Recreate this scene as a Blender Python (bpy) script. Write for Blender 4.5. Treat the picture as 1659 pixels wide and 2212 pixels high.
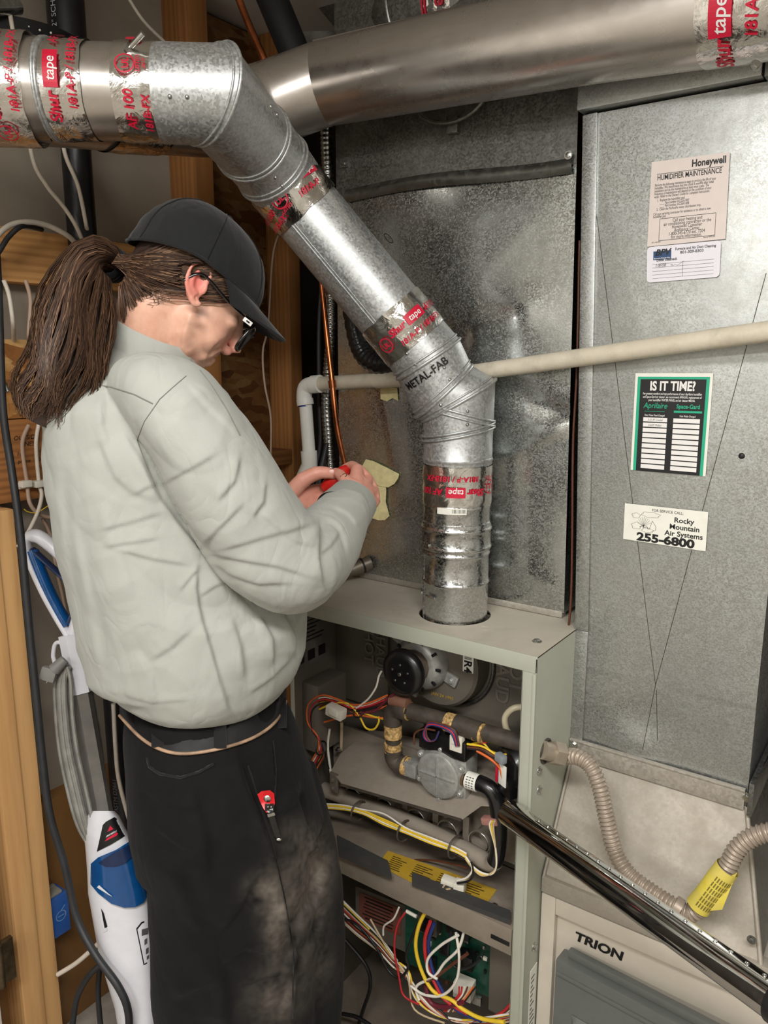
import bpy, bmesh, math, random
from math import sin, cos, tan, pi, radians, sqrt, atan2, exp
from mathutils import Vector, Matrix, noise
from mathutils.bvhtree import BVHTree
import numpy as np
random.seed(7)
for o in list(bpy.data.objects): bpy.data.objects.remove(o)
scene = bpy.context.scene
COL = scene.collection
V = Vector

# ---------------------------------------------------------------- camera
IW, IH, FPX = 1659.0, 2212.0, 1661.0
YAW, PITCH = radians(35.5), radians(11.3)
CAM = V((0.0, 0.0, 1.6))
FW = V((-sin(YAW) * cos(PITCH), cos(YAW) * cos(PITCH), -sin(PITCH)))
RT = V((cos(YAW), sin(YAW), 0.0))
UP = RT.cross(FW)
cd = bpy.data.cameras.new('camera'); cam = bpy.data.objects.new('camera', cd); COL.objects.link(cam)
cd.sensor_fit = 'HORIZONTAL'; cd.sensor_width = 36.0; cd.lens = 36.0 * FPX / IW
cd.clip_start = 0.02; cd.clip_end = 50
cam.matrix_world = Matrix.Translation(CAM) @ Matrix((RT, UP, -FW)).transposed().to_4x4()
scene.camera = cam

# ---------------------------------------------------------------- world, lights, exposure
wd = bpy.data.worlds.new('world'); scene.world = wd; wd.use_nodes = True
wd.node_tree.nodes['Background'].inputs[0].default_value = (0.9, 0.93, 1.0, 1)
wd.node_tree.nodes['Background'].inputs[1].default_value = 0.05
def area_light(name, loc, target, sx, sy, power, color):
    l = bpy.data.lights.new(name, 'AREA'); l.shape = 'RECTANGLE'; l.size = sx; l.size_y = sy
    l.energy = power; l.color = color
    o = bpy.data.objects.new(name, l); COL.objects.link(o); o.location = loc
    o.rotation_euler = (V(target) - V(loc)).to_track_quat('-Z', 'Y').to_euler()
    return o
# the room's ceiling tube lamp, overhead and a little behind the photographer; the one further back is added fill to brighten the walls that the metal mirrors
area_light('ceiling_lamp_light', (0.05, -0.20, 2.34), (-0.05, 0.05, 0.0), 1.2, 0.25, 34, (1.0, 0.98, 0.945))
area_light('added_rear_fill', (-0.3, -1.9, 2.34), (-0.3, -1.8, 0.0), 1.2, 0.3, 34, (1.0, 0.98, 0.945))
vs = scene.view_settings
vs.view_transform = 'Standard'; vs.look = 'None'; vs.gamma = 1.0; vs.use_curve_mapping = False
vs.exposure = 0.35

# ---------------------------------------------------------------- pixel -> world helpers
def ray(px, py): return FW + RT * ((px - IW / 2) / FPX) + UP * ((IH / 2 - py) / FPX)
def W(px, py, d): return CAM + ray(px, py) * d
def WX(px, py, x): r = ray(px, py); return CAM + r * ((x - CAM.x) / r.x)
def WY(px, py, y): r = ray(px, py); return CAM + r * ((y - CAM.y) / r.y)
def WZ(px, py, z): r = ray(px, py); return CAM + r * ((z - CAM.z) / r.z)
def dep(p): return (V(p) - CAM).dot(FW)
def pix(p):
    q = V(p) - CAM; d = q.dot(FW)
    return IW / 2 + FPX * q.dot(RT) / d, IH / 2 - FPX * q.dot(UP) / d
def mpp(d): return d / FPX

# ---------------------------------------------------------------- mesh builder
def catmull(pts, n=6, closed=False):
    P = [V(p) for p in pts]
    if len(P) < 3: return P
    out = []; m = len(P)
    for i in range(m if closed else m - 1):
        if closed: a, b, c, d = P[(i - 1) % m], P[i], P[(i + 1) % m], P[(i + 2) % m]
        else: a, b, c, d = P[max(i - 1, 0)], P[i], P[i + 1], P[min(i + 2, m - 1)]
        for k in range(n):
            t = k / n
            out.append(0.5 * ((2 * b) + (c - a) * t + (2 * a - 5 * b + 4 * c - d) * t * t + (3 * b - a - 3 * c + d) * t ** 3))
    if not closed: out.append(P[-1])
    return out
def lerp_list(vals, n):
    m = len(vals); out = []
    for i in range(n):
        t = i / (n - 1) * (m - 1); k = min(int(t), m - 2); f = t - k
        out.append(vals[k] * (1 - f) + vals[k + 1] * f)
    return out
class B:
    def __init__(s): s.v = []; s.f = []; s.m = []; s.mi = 0
    def add(s, vs, fs):
        n = len(s.v); s.v += [tuple(p) for p in vs]; s.f += [tuple(i + n for i in f) for f in fs]; s.m += [s.mi] * len(fs); return s
    def quad(s, a, b, c, d): return s.add([a, b, c, d], [(0, 1, 2, 3)])
    def box(s, lo, hi, bev=0.0, M=None):
        bm = bmesh.new(); bmesh.ops.create_cube(bm, size=1)
        c = [(lo[i] + hi[i]) / 2 for i in range(3)]; d = [abs(hi[i] - lo[i]) for i in range(3)]
        for v in bm.verts: v.co = V((c[0] + v.co.x * d[0], c[1] + v.co.y * d[1], c[2] + v.co.z * d[2]))
        if bev > 0: bmesh.ops.bevel(bm, geom=list(bm.edges), offset=min(bev, min(d) * .45), segments=2, affect='EDGES', profile=.6)
        return s.from_bm(bm, M)
    def from_bm(s, bm, M=None):
        bm.verts.index_update()
        vs = [(M @ v.co if M else v.co.copy()) for v in bm.verts]; fs = [[v.index for v in f.verts] for f in bm.faces]
        bm.free(); return s.add(vs, fs)
    def obox(s, c, ax, ay, az, size, bev=0.0):
        M = Matrix((V(ax).normalized(), V(ay).normalized(), V(az).normalized())).transposed().to_4x4(); M.translation = V(c)
        h = [x / 2 for x in size]
        return s.box((-h[0], -h[1], -h[2]), tuple(h), bev, M)
    def bar(s, a, b, w, h, side=(0, 0, 1), bev=0.0):
        a, b = V(a), V(b); z = (b - a).normalized(); x = V(side).cross(z)
        if x.length < 1e-4: x = V((1, 0, 0)).cross(z)
        x.normalize(); y = z.cross(x)
        return s.obox((a + b) / 2, x, y, z, (w, h, (b - a).length), bev)
    def tube(s, pts, r, seg=12, cap=True, closed=False, ref=None, ry=None, phase=0.0):
        P = [V(p) for p in pts]; n = len(P)
        rr = r if isinstance(r, (list, tuple)) else [r] * n
        r2 = rr if ry is None else (ry if isinstance(ry, (list, tuple)) else [ry] * n)
        T = []
        for i in range(n):
            if closed: t = P[(i + 1) % n] - P[i - 1]
            else: t = P[min(i + 1, n - 1)] - P[max(i - 1, 0)]
            T.append(t.normalized() if t.length > 1e-9 else V((0, 0, 1)))
        if ref is not None:
            N = []
            for t in T:
                b = V(ref) - t * t.dot(V(ref)); b.normalize(); N.append(t.cross(b).normalized())
        else:
            a = V((0, 0, 1)) if abs(T[0].z) < .9 else V((1, 0, 0))
            nrm = (a - T[0] * a.dot(T[0])).normalized(); N = [nrm]
            for i in range(1, n):
                q = N[-1] - T[i] * N[-1].dot(T[i]); N.append(q.normalized() if q.length > 1e-6 else N[-1])
        vs = []; fs = []
        for i in range(n):
            bn = T[i].cross(N[i])
            for k in range(seg):
                a = 2 * pi * k / seg + phase; vs.append(P[i] + N[i] * (cos(a) * rr[i]) + bn * (sin(a) * r2[i]))
        for i in range(n if closed else n - 1):
            j = (i + 1) % n
            for k in range(seg):
                l = (k + 1) % seg; fs.append((i * seg + k, i * seg + l, j * seg + l, j * seg + k))
        if cap and not closed:
            fs.append(tuple(reversed(range(seg)))); fs.append(tuple(range((n - 1) * seg, n * seg)))
        return s.add(vs, fs)
    def cyl(s, a, b, r, r2=None, seg=20, cap=True): return s.tube([a, b], [r, r if r2 is None else r2], seg, cap)
    def ellipsoid(s, c, rx, ax=None, nu=24, nv=14):
        A = ax or (V((1, 0, 0)), V((0, 1, 0)), V((0, 0, 1))); c = V(c); vs = []; fs = []
        for i in range(1, nv):
            th = pi * i / nv
            for k in range(nu):
                ph = 2 * pi * k / nu
                vs.append(c + A[0] * (rx[0] * sin(th) * cos(ph)) + A[1] * (rx[1] * sin(th) * sin(ph)) + A[2] * (rx[2] * cos(th)))
        t = len(vs); vs.append(c + A[2] * rx[2]); vs.append(c - A[2] * rx[2])
        for i in range(nv - 2):
            for k in range(nu):
                l = (k + 1) % nu; fs.append((i * nu + k, i * nu + nu + k, i * nu + nu + l, i * nu + l))
        for k in range(nu):
            l = (k + 1) % nu; fs.append((t, k, l)); fs.append((t + 1, (nv - 2) * nu + l, (nv - 2) * nu + k))
        return s.add(vs, fs)
    def prism(s, poly, ext):
        n = len(poly); P = [V(p) for p in poly]; e = V(ext)
        s.add(P + [p + e for p in P], [tuple(reversed(range(n)))] + [tuple(range(n, 2 * n))] + [(i, (i + 1) % n, n + (i + 1) % n, n + i) for i in range(n)])
        return s
    def lathe(s, o, ax, prof, seg=28):
        # prof: (t along axis, radius)
        o = V(o); ax = V(ax).normalized()
        return s.tube_rings([(o + ax * t, r) for t, r in prof], ax, seg)
    def tube_rings(s, rings, ax, seg=28, cap=True):
        ax = V(ax).normalized(); a = V((0, 0, 1)) if abs(ax.z) < .9 else V((1, 0, 0))
        x = (a - ax * a.dot(ax)).normalized(); y = ax.cross(x); vs = []; fs = []; n = len(rings)
        for c, r in rings:
            for k in range(seg):
                q = 2 * pi * k / seg; vs.append(V(c) + x * (r * cos(q)) + y * (r * sin(q)))
        for i in range(n - 1):
            for k in range(seg):
                l = (k + 1) % seg; fs.append((i * seg + k, i * seg + l, i * seg + seg + l, i * seg + seg + k))
        if cap: fs.append(tuple(reversed(range(seg)))); fs.append(tuple(range((n - 1) * seg, n * seg)))
        return s.add(vs, fs)
    def grid(s, nu, nv, fn):
        vs = [fn(i / nu, j / nv) for j in range(nv + 1) for i in range(nu + 1)]
        fs = [(j * (nu + 1) + i, j * (nu + 1) + i + 1, (j + 1) * (nu + 1) + i + 1, (j + 1) * (nu + 1) + i) for j in range(nv) for i in range(nu)]
        return s.add(vs, fs)
    def hexbolt(s, c, n, r=.006, h=.004, washer=True):
        c = V(c); n = V(n).normalized()
        if washer: s.tube_rings([(c, r * 1.5), (c + n * h * .3, r * 1.5)], n, 14)
        s.tube_rings([(c, r), (c + n * h, r), (c + n * h * 1.2, r * .8)], n, 6); return s
def link(o): COL.objects.link(o); return o
def tag(o, label=None, cat=None, group=None, kind=None):
    if label: o['label'] = label
    if cat: o['category'] = cat
    if group: o['group'] = group
    if kind: o['kind'] = kind
    return o
def thing(name, loc, label, cat, group=None):
    o = link(bpy.data.objects.new(name, None)); o.location = V(loc); o.empty_display_size = .05
    return tag(o, label, cat, group)
def setpar(o, p):
    if p is None: return
    o.parent = p
    o.matrix_parent_inverse = Matrix.Translation(-p.location) if p.type == 'EMPTY' else Matrix.Identity(4)
def finish(me, mats, sm):
    for m in (mats if isinstance(mats, (list, tuple)) else [mats]): me.materials.append(m)
    if sm is not None:
        me.shade_smooth(); me.set_sharp_from_angle(angle=radians(sm))
def obj(name, b, mat, parent=None, sm=35, label=None, cat=None, group=None, kind=None):
    me = bpy.data.meshes.new(name)
    if isinstance(b, B):
        me.from_pydata(b.v, [], b.f)
        me.polygons.foreach_set('material_index', b.m)
        bm = bmesh.new(); bm.from_mesh(me); bmesh.ops.recalc_face_normals(bm, faces=bm.faces); bm.to_mesh(me); bm.free()
    else: me = b
    finish(me, mat, sm)
    o = link(bpy.data.objects.new(name, me)); setpar(o, parent)
    return tag(o, label, cat, group, kind)
def struct(name, b, mat, parent=None, sm=35, label=None):
    return obj(name, b, mat, parent, sm, label, None, None, None if parent else 'structure')
def remesh(b, voxel, smooth=0, fac=.5):
    me = bpy.data.meshes.new('tmp'); me.from_pydata(b.v, [], b.f)
    bm = bmesh.new(); bm.from_mesh(me); bmesh.ops.recalc_face_normals(bm, faces=bm.faces); bm.to_mesh(me); bm.free()
    o = link(bpy.data.objects.new('tmp', me))
    m = o.modifiers.new('r', 'REMESH'); m.mode = 'VOXEL'; m.voxel_size = voxel
    if smooth:
        m = o.modifiers.new('s', 'SMOOTH'); m.iterations = smooth; m.factor = fac
    dg = bpy.context.evaluated_depsgraph_get()
    res = bpy.data.meshes.new_from_object(o.evaluated_get(dg))
    bpy.data.objects.remove(o); bpy.data.meshes.remove(me)
    res.materials.clear()
    return res
def mesh_np(me):
    n = len(me.vertices); a = np.empty(n * 3); me.vertices.foreach_get('co', a); b_ = np.empty(n * 3); me.vertices.foreach_get('normal', b_)
    return a.reshape(-1, 3), b_.reshape(-1, 3)
def set_np(me, a): me.vertices.foreach_set('co', a.reshape(-1)); me.update()
def np_pix(a):
    q = a - np.array(CAM); d = q @ np.array(FW)
    return IW / 2 + FPX * (q @ np.array(RT)) / d, IH / 2 - FPX * (q @ np.array(UP)) / d, d

# ---------------------------------------------------------------- text
_tc = {}
def text2d(s, size=1.0, bold=0.0, shear=0.0, align='CENTER', sub=0.0, space=1.0, sx=1.0):
    key = (s, round(size, 5), bold, shear, align, sub, space, sx)
    if key in _tc: return _tc[key]
    c = bpy.data.curves.new('t', 'FONT'); c.body = s; c.size = 1.0; c.offset = bold; c.shear = shear
    c.align_x = align; c.space_character = space; c.resolution_u = 3
    o = link(bpy.data.objects.new('t', c)); dg = bpy.context.evaluated_depsgraph_get()
    me = bpy.data.meshes.new_from_object(o.evaluated_get(dg)); bpy.data.objects.remove(o)
    bm = bmesh.new(); bm.from_mesh(me); bpy.data.meshes.remove(me)
    for v in bm.verts: v.co = V((v.co.x * size * sx, v.co.y * size, 0))
    bmesh.ops.triangulate(bm, faces=bm.faces)
    if sub:
        for _ in range(4):
            e = [x for x in bm.edges if x.calc_length() > sub]
            if not e: break
            bmesh.ops.subdivide_edges(bm, edges=e, cuts=1); bmesh.ops.triangulate(bm, faces=[f for f in bm.faces if len(f.verts) > 3])
    bm.verts.index_update()
    r = ([(v.co.x, v.co.y) for v in bm.verts], [tuple(v.index for v in f.verts) for f in bm.faces]); bm.free()
    _tc[key] = r; return r
def put_text(b, s, fn, x, y, size, **k):
    vs, fs = text2d(s, size, **k)
    b.add([fn(x + u, y + v) for u, v in vs], fs)
def rect2(b, fn, x0, y0, x1, y1, nx=1, ny=1):
    b.grid(nx, ny, lambda u, v: fn(x0 + (x1 - x0) * u, y0 + (y1 - y0) * v))
def frame2(b, fn, x0, y0, x1, y1, w):
    rect2(b, fn, x0, y0, x1, y0 + w); rect2(b, fn, x0, y1 - w, x1, y1); rect2(b, fn, x0, y0, x0 + w, y1); rect2(b, fn, x1 - w, y0, x1, y1)
def stroke2(b, fn, pts, w):
    for (x0, y0), (x1, y1) in zip(pts[:-1], pts[1:]):
        l = sqrt((x1 - x0) ** 2 + (y1 - y0) ** 2)
        if l < 1e-9: continue
        nx, ny = -(y1 - y0) / l * w / 2, (x1 - x0) / l * w / 2
        b.quad(fn(x0 + nx, y0 + ny), fn(x1 + nx, y1 + ny), fn(x1 - nx, y1 - ny), fn(x0 - nx, y0 - ny))

# ---------------------------------------------------------------- materials
def srgb(r, g, b_):
    f = lambda c: (c / 255 / 12.92) if c / 255 <= .04045 else ((c / 255 + .055) / 1.055) ** 2.4
    return (f(r), f(g), f(b_), 1)
class NT:
    def __init__(s, name):
        s.mat = bpy.data.materials.new(name); s.mat.use_nodes = True; s.t = s.mat.node_tree
        s.b = s.t.nodes['Principled BSDF']; s.L = s.t.links
        s.tc = s.n('ShaderNodeTexCoord')
    def n(s, ty, **k):
        x = s.t.nodes.new(ty)
        for a, v in k.items():
            if a.startswith('i_'): x.inputs[a[2:].replace('_', ' ')].default_value = v
            else: setattr(x, a, v)
        return x
    def ln(s, a, b_): s.L.new(a, b_)
    def mapping(s, scale=(1, 1, 1), rot=(0, 0, 0), loc=(0, 0, 0)):
        m = s.n('ShaderNodeMapping'); m.inputs['Scale'].default_value = scale; m.inputs['Rotation'].default_value = rot; m.inputs['Location'].default_value = loc
        s.ln(s.tc.outputs['Object'], m.inputs['Vector']); return m.outputs['Vector']
    def noise(s, scale, detail=3, rough=.55, vec=None, dist=0.0):
        x = s.n('ShaderNodeTexNoise'); x.inputs['Scale'].default_value = scale; x.inputs['Detail'].default_value = detail; x.inputs['Roughness'].default_value = rough; x.inputs['Distortion'].default_value = dist
        s.ln(vec if vec is not None else s.tc.outputs['Object'], x.inputs['Vector']); return x.outputs['Fac']
    def ramp(s, fac, stops, interp='LINEAR'):
        x = s.n('ShaderNodeValToRGB'); x.color_ramp.interpolation = interp; e = x.color_ramp.elements
        while len(e) < len(stops): e.new(.5)
        for i, (p, c) in enumerate(stops):
            e[i].position = p; e[i].color = c if len(c) == 4 else (*c, 1)
        s.ln(fac, x.inputs['Fac']); return x.outputs['Color']
    def mix(s, fac, a, b_, ty='MIX'):
        x = s.n('ShaderNodeMix', data_type='RGBA', blend_type=ty)
        for i, q in ((0, fac), (6, a), (7, b_)):
            if hasattr(q, 'is_output'): s.ln(q, x.inputs[i])
            else: x.inputs[i].default_value = q
        return x.outputs[2]
    def mr(s, v, a, b_, c, d):
        x = s.n('ShaderNodeMapRange'); s.ln(v, x.inputs[0])
        for i, q in enumerate((a, b_, c, d)): x.inputs[i + 1].default_value = q
        return x.outputs[0]
    def bump(s, h, strength=.3, dist=.002):
        x = s.n('ShaderNodeBump'); x.inputs['Strength'].default_value = strength; x.inputs['Distance'].default_value = dist
        s.ln(h, x.inputs['Height']); s.ln(x.outputs['Normal'], s.b.inputs['Normal']); return x
    def set(s, **k):
        for a, v in k.items():
            i = s.b.inputs[a.replace('_', ' ')]
            if hasattr(v, 'is_output'): s.ln(v, i)
            else: i.default_value = v
        return s
g = lambda v: (v, v, v, 1)
def plain(name, rgb, rough=.5, metal=0.0, var=.06, nscale=40, bump=0.0, spec=.5, coat=0.0):
    t = NT(name); c = srgb(*rgb)
    n = t.noise(nscale, 4)
    lo = tuple(x * (1 - var * 2) for x in c[:3]) + (1,); hi = tuple(min(1, x * (1 + var * 2)) for x in c[:3]) + (1,)
    t.set(Base_Color=t.ramp(n, [(.3, lo), (.7, hi)]), Metallic=metal, Roughness=t.mr(n, .3, .7, max(0, rough - .05), min(1, rough + .07)))
    t.b.inputs['Specular IOR Level'].default_value = spec
    if coat: t.set(Coat_Weight=coat, Coat_Roughness=.1)
    if bump: t.bump(n, bump, .002)
    return t.mat
def galv(name, rgb=(176, 180, 180), rough=.32, sc=170, dirt=0.0, dirtcol=(95, 90, 82), wave=.25, cell=.16, stretch=(1, 1, 1), metal=.9):
    t = NT(name); c = srgb(*rgb)
    vec = t.mapping(stretch)
    vo = t.n('ShaderNodeTexVoronoi'); vo.inputs['Scale'].default_value = sc; t.ln(vec, vo.inputs['Vector'])
    sep = t.n('ShaderNodeSeparateColor'); t.ln(vo.outputs['Color'], sep.inputs[0]); cellv = sep.outputs[0]
    n1 = t.noise(sc * .55, 4, .6, vec); n2 = t.noise(7, 4, .6); n3 = t.noise(30, 5, .65)
    add = t.n('ShaderNodeMath', operation='ADD'); t.ln(cellv, add.inputs[0]); t.ln(n1, add.inputs[1])
    v = t.mr(add.outputs[0], .5, 1.5, 1 - cell * 2, 1 + cell * 1.2)
    col = t.mix(1.0, c, v, 'MULTIPLY')
    col = t.mix(t.mr(n2, .3, .75, 0, .45), col, tuple(x * .72 for x in c[:3]) + (1,))
    if dirt: col = t.mix(t.mr(n3, .42, .72, 0, dirt), col, srgb(*dirtcol))
    t.set(Base_Color=col, Metallic=t.mr(n3, .5, .8, metal, metal - dirt * .5) if dirt else metal)
    a2 = t.n('ShaderNodeMath', operation='ADD'); t.ln(cellv if cell > .055 else n3, a2.inputs[0]); t.ln(n2, a2.inputs[1])
    t.set(Roughness=t.mr(a2.outputs[0], .4, 1.5, max(.05, rough - .1), rough + .14))
    h = t.n('ShaderNodeMath', operation='MULTIPLY_ADD'); t.ln(n2, h.inputs[0]); h.inputs[1].default_value = 6.0
    if cell > .055: t.ln(cellv, h.inputs[2])
    else: h.inputs[2].default_value = 0.0
    t.bump(h.outputs[0], wave, .0006)
    return t.mat
def wood(name, rgb, dark, axis='Z', scale=1.0, rough=.65, knots=True):
    t = NT(name)
    st = {'X': (.9, 16, 16), 'Y': (16, .9, 16), 'Z': (16, 16, .9)}[axis]
    vec = t.mapping(tuple(q * scale for q in st), loc=(3.3, 1.7, .4))
    n = t.noise(1.6, 3, .6, vec, .8)
    w = t.n('ShaderNodeTexWave'); w.wave_type = 'BANDS'; w.bands_direction = {'X': 'Y', 'Y': 'Z', 'Z': 'X'}[axis]
    w.inputs['Scale'].default_value = 1.3; w.inputs['Distortion'].default_value = 7; w.inputs['Detail'].default_value = 3; w.inputs['Detail Scale'].default_value = 1.2
    t.ln(vec, w.inputs['Vector'])
    fine = t.noise(9, 4, .7, vec)
    a, d = srgb(*rgb), srgb(*dark)
    col = t.mix(t.mr(w.outputs['Fac'], .2, .9, 0, .55), a, d)
    col = t.mix(t.mr(n, .35, .7, 0, .5), col, tuple(x * 1.15 for x in a[:3]) + (1,))
    col = t.mix(t.mr(fine, .5, .8, 0, .25), col, d)
    if knots:
        k = t.n('ShaderNodeTexVoronoi'); k.inputs['Scale'].default_value = 1.0; t.ln(t.mapping(tuple((2.2 if q < 2 else 6) for q in st), loc=(.3, .8, .2)), k.inputs['Vector'])
        col = t.mix(t.mr(k.outputs['Distance'], .05, .12, .85, 0), col, srgb(88, 52, 30))
    t.set(Base_Color=col, Roughness=rough); t.bump(fine, .25, .001); return t.mat
def painted(name, rgb, rough=.5, dust=0.0, dustcol=(150, 140, 125), var=.05, sc=18, grime=0.0, bump=.1, metal=0.0, dsc=24):
    t = NT(name); c = srgb(*rgb); n = t.noise(sc, 5, .65); n2 = t.noise(dsc, 6, .7); n3 = t.noise(160, 3)
    col = t.mix(t.mr(n, .3, .7, 0, 1), tuple(x * (1 - var * 2) for x in c[:3]) + (1,), tuple(min(1, x * (1 + var)) for x in c[:3]) + (1,))
    if dust: col = t.mix(t.mr(n2, .3, .7, 0, dust), col, srgb(*dustcol))
    if grime: col = t.mix(t.mr(n, .5, .78, 0, grime), col, srgb(70, 62, 54))
    t.set(Base_Color=col, Metallic=metal, Roughness=t.mr(n2, .3, .7, max(.05, rough - .08), min(1, rough + .15)))
    if bump: t.bump(n3, bump, .001)
    return t.mat
# ================================================================= material set
M_galv = galv('galvanized_new', (200, 203, 203), .42, 300, wave=.2, cell=.11, metal=.8)
M_bvent = galv('galvanized_spangle_bright', (212, 215, 215), .22, 330, wave=.2, cell=.11, metal=1.0)
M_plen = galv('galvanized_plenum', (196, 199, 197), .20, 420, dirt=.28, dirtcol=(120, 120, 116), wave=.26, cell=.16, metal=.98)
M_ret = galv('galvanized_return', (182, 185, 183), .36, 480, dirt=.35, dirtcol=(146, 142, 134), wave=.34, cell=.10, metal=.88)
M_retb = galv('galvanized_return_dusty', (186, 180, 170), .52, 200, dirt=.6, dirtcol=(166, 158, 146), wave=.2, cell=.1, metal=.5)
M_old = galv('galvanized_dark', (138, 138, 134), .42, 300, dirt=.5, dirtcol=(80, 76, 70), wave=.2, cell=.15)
M_strip = galv('galvanized_cleat', (120, 120, 114), .4, 90, dirt=.4, dirtcol=(70, 66, 60), wave=.2, cell=.08)
M_boot = galv('boot_sheet', (176, 169, 157), .58, 200, dirt=.7, dirtcol=(162, 153, 139), wave=.15, cell=.04, metal=.35)
M_alu = galv('shiny_vent_metal', (212, 206, 200), .27, 60, wave=.03, cell=.02, stretch=(.25, 2, 2), metal=.95)
def foil_mat():
    t = NT('foil_tape'); n = t.noise(30, 3, .5, None, 1.2); n2 = t.noise(110, 3, .55, None, .6)
    m = t.n('ShaderNodeMath', operation='MULTIPLY_ADD'); t.ln(n2, m.inputs[0]); m.inputs[1].default_value = .25; t.ln(n, m.inputs[2])
    t.set(Base_Color=srgb(222, 220, 216), Metallic=1.0, Roughness=t.mr(n, .3, .7, .1, .24)); t.bump(m.outputs[0], .55, .004); return t.mat
M_foil = foil_mat()
M_red = plain('red_print', (205, 22, 58), .4, var=.04)
M_black = plain('black_print', (16, 16, 18), .5, var=.03)
M_grey = plain('grey_print', (92, 90, 92), .6, var=.05)
M_white = plain('white_print', (236, 234, 232), .5, var=.02)
M_paper = plain('sticker_paper_warm', (226, 214, 208), .5, var=.02)
M_card = plain('sticker_card_white', (232, 230, 238), .45, var=.02)
M_paper2 = plain('sticker_paper_cream', (236, 236, 226), .45, var=.02)
M_teal = plain('teal_print', (34, 172, 134), .45, var=.02)
M_navy = plain('navy_print', (36, 72, 118), .5, var=.04)
M_steel = plain('zinc_screw', (190, 190, 186), .28, 1.0, var=.08)
M_pvc = painted('white_pvc', (238, 238, 232), .35, var=.02, bump=0)
M_pvcold = painted('aged_pvc', (222, 214, 196), .42, dust=.55, dustcol=(190, 178, 154), var=.05, grime=.35, sc=26, bump=0)
M_copper = plain('copper_pipe', (176, 104, 66), .3, 1.0, var=.22, nscale=22)
M_cond = plain('metal_conduit', (176, 178, 176), .26, 1.0, var=.14, nscale=60)
M_flex = painted('corrugated_coated_hose', (172, 158, 144), .4, dust=.4, dustcol=(150, 138, 122), metal=.35, bump=0)
M_abs = plain('black_abs_pipe', (24, 25, 28), .38, var=.12)
M_blackrub = plain('black_insulation', (22, 22, 23), .62, var=.2)
M_blackplast = plain('black_plastic', (18, 18, 19), .32, var=.12, coat=.2)
M_cablew = painted('white_cable', (226, 216, 202), .5, dust=.3, var=.03, bump=0)
M_cabletan = painted('tan_cable', (186, 158, 138), .55, dust=.3, var=.05, bump=0)
M_cableb = plain('black_cable', (40, 41, 43), .5, var=.1)
M_chrome = plain('chrome_tube', (214, 212, 208), .06, 1.0, var=.03)
M_mask = plain('masking_tape', (226, 214, 160), .6, var=.06, nscale=90)
M_pineH = wood('pine_board_y', (216, 162, 100), (164, 108, 56), 'Y')
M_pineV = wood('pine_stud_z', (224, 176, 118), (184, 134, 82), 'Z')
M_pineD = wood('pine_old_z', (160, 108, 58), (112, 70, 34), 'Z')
M_pineDY = wood('pine_old_y', (170, 114, 64), (112, 68, 34), 'Y')
def osb(k=1.0):
    t = NT('strand_board'); cols = []
    v = t.n('ShaderNodeTexVoronoi'); v.inputs['Scale'].default_value = 1.0; t.ln(t.mapping((60, 22, 60), (0.5, .3, .2)), v.inputs['Vector'])
    s = t.n('ShaderNodeSeparateColor'); t.ln(v.outputs['Color'], s.inputs[0]); n = t.noise(30, 5, .7)
    c = t.ramp(s.outputs[0], [(0, srgb(142, 88, 40)), (.35, srgb(190, 132, 70)), (.7, srgb(206, 152, 88)), (1, srgb(222, 178, 116))])
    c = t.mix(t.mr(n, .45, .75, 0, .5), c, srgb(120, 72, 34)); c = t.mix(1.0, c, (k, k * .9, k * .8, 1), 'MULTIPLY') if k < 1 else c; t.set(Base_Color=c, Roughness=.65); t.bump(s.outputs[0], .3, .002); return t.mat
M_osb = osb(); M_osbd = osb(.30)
M_wallup = painted('upper_wall_paint', (158, 148, 134), .75, dust=.4, dustcol=(134, 124, 110), var=.06, sc=6, bump=.2)
M_found = painted('brown_foundation', (136, 96, 52), .36, dust=.35, dustcol=(112, 82, 48), var=.12, sc=5, grime=.25, bump=.12)
M_wallw = painted('white_wall_paint', (226, 222, 214), .7, var=.03, sc=4, bump=.1)
M_conc = painted('concrete_floor', (150, 142, 132), .8, dust=.7, dustcol=(176, 168, 156), var=.12, sc=14, grime=.4, bump=.5)
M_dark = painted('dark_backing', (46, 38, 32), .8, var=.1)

# ================================================================= room shell
XL = -1.60          # upper wall plane behind the studs
XF = -1.563         # foundation face
b = B(); b.box((-1.9, -3.0, -.12), (2.0, 2.5, 0)); struct('floor', b, M_conc)
b = B(); b.box((-1.75, .60, .6), (XL, 1.36, 2.5)); wall_left = struct('wall_left', b, M_wallup)
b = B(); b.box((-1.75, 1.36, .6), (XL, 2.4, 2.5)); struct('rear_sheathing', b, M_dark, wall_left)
b = B(); b.box((-1.75, .60, 0), (XF, 2.4, .6), .004); struct('foundation_ledge', b, M_found, wall_left)
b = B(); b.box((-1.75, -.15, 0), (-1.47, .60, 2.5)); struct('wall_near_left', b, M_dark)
b = B(); b.box((-1.75, -3.0, 0), (-1.47, -.15, 2.5)); struct('wall_front_left', b, M_wallw)
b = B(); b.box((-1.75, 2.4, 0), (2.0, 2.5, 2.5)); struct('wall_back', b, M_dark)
b = B(); b.box((2.0, -3.0, 0), (2.1, 2.5, 2.5)); struct('wall_right', b, M_wallw)
b = B(); b.box((-1.75, -3.1, 0), (2.1, -3.0, 2.5)); struct('wall_front', b, M_wallw)
b = B(); b.box((-1.9, -3.1, 2.45), (2.1, 2.5, 2.55)); ceil = struct('ceiling', b, M_wallw)

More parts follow.
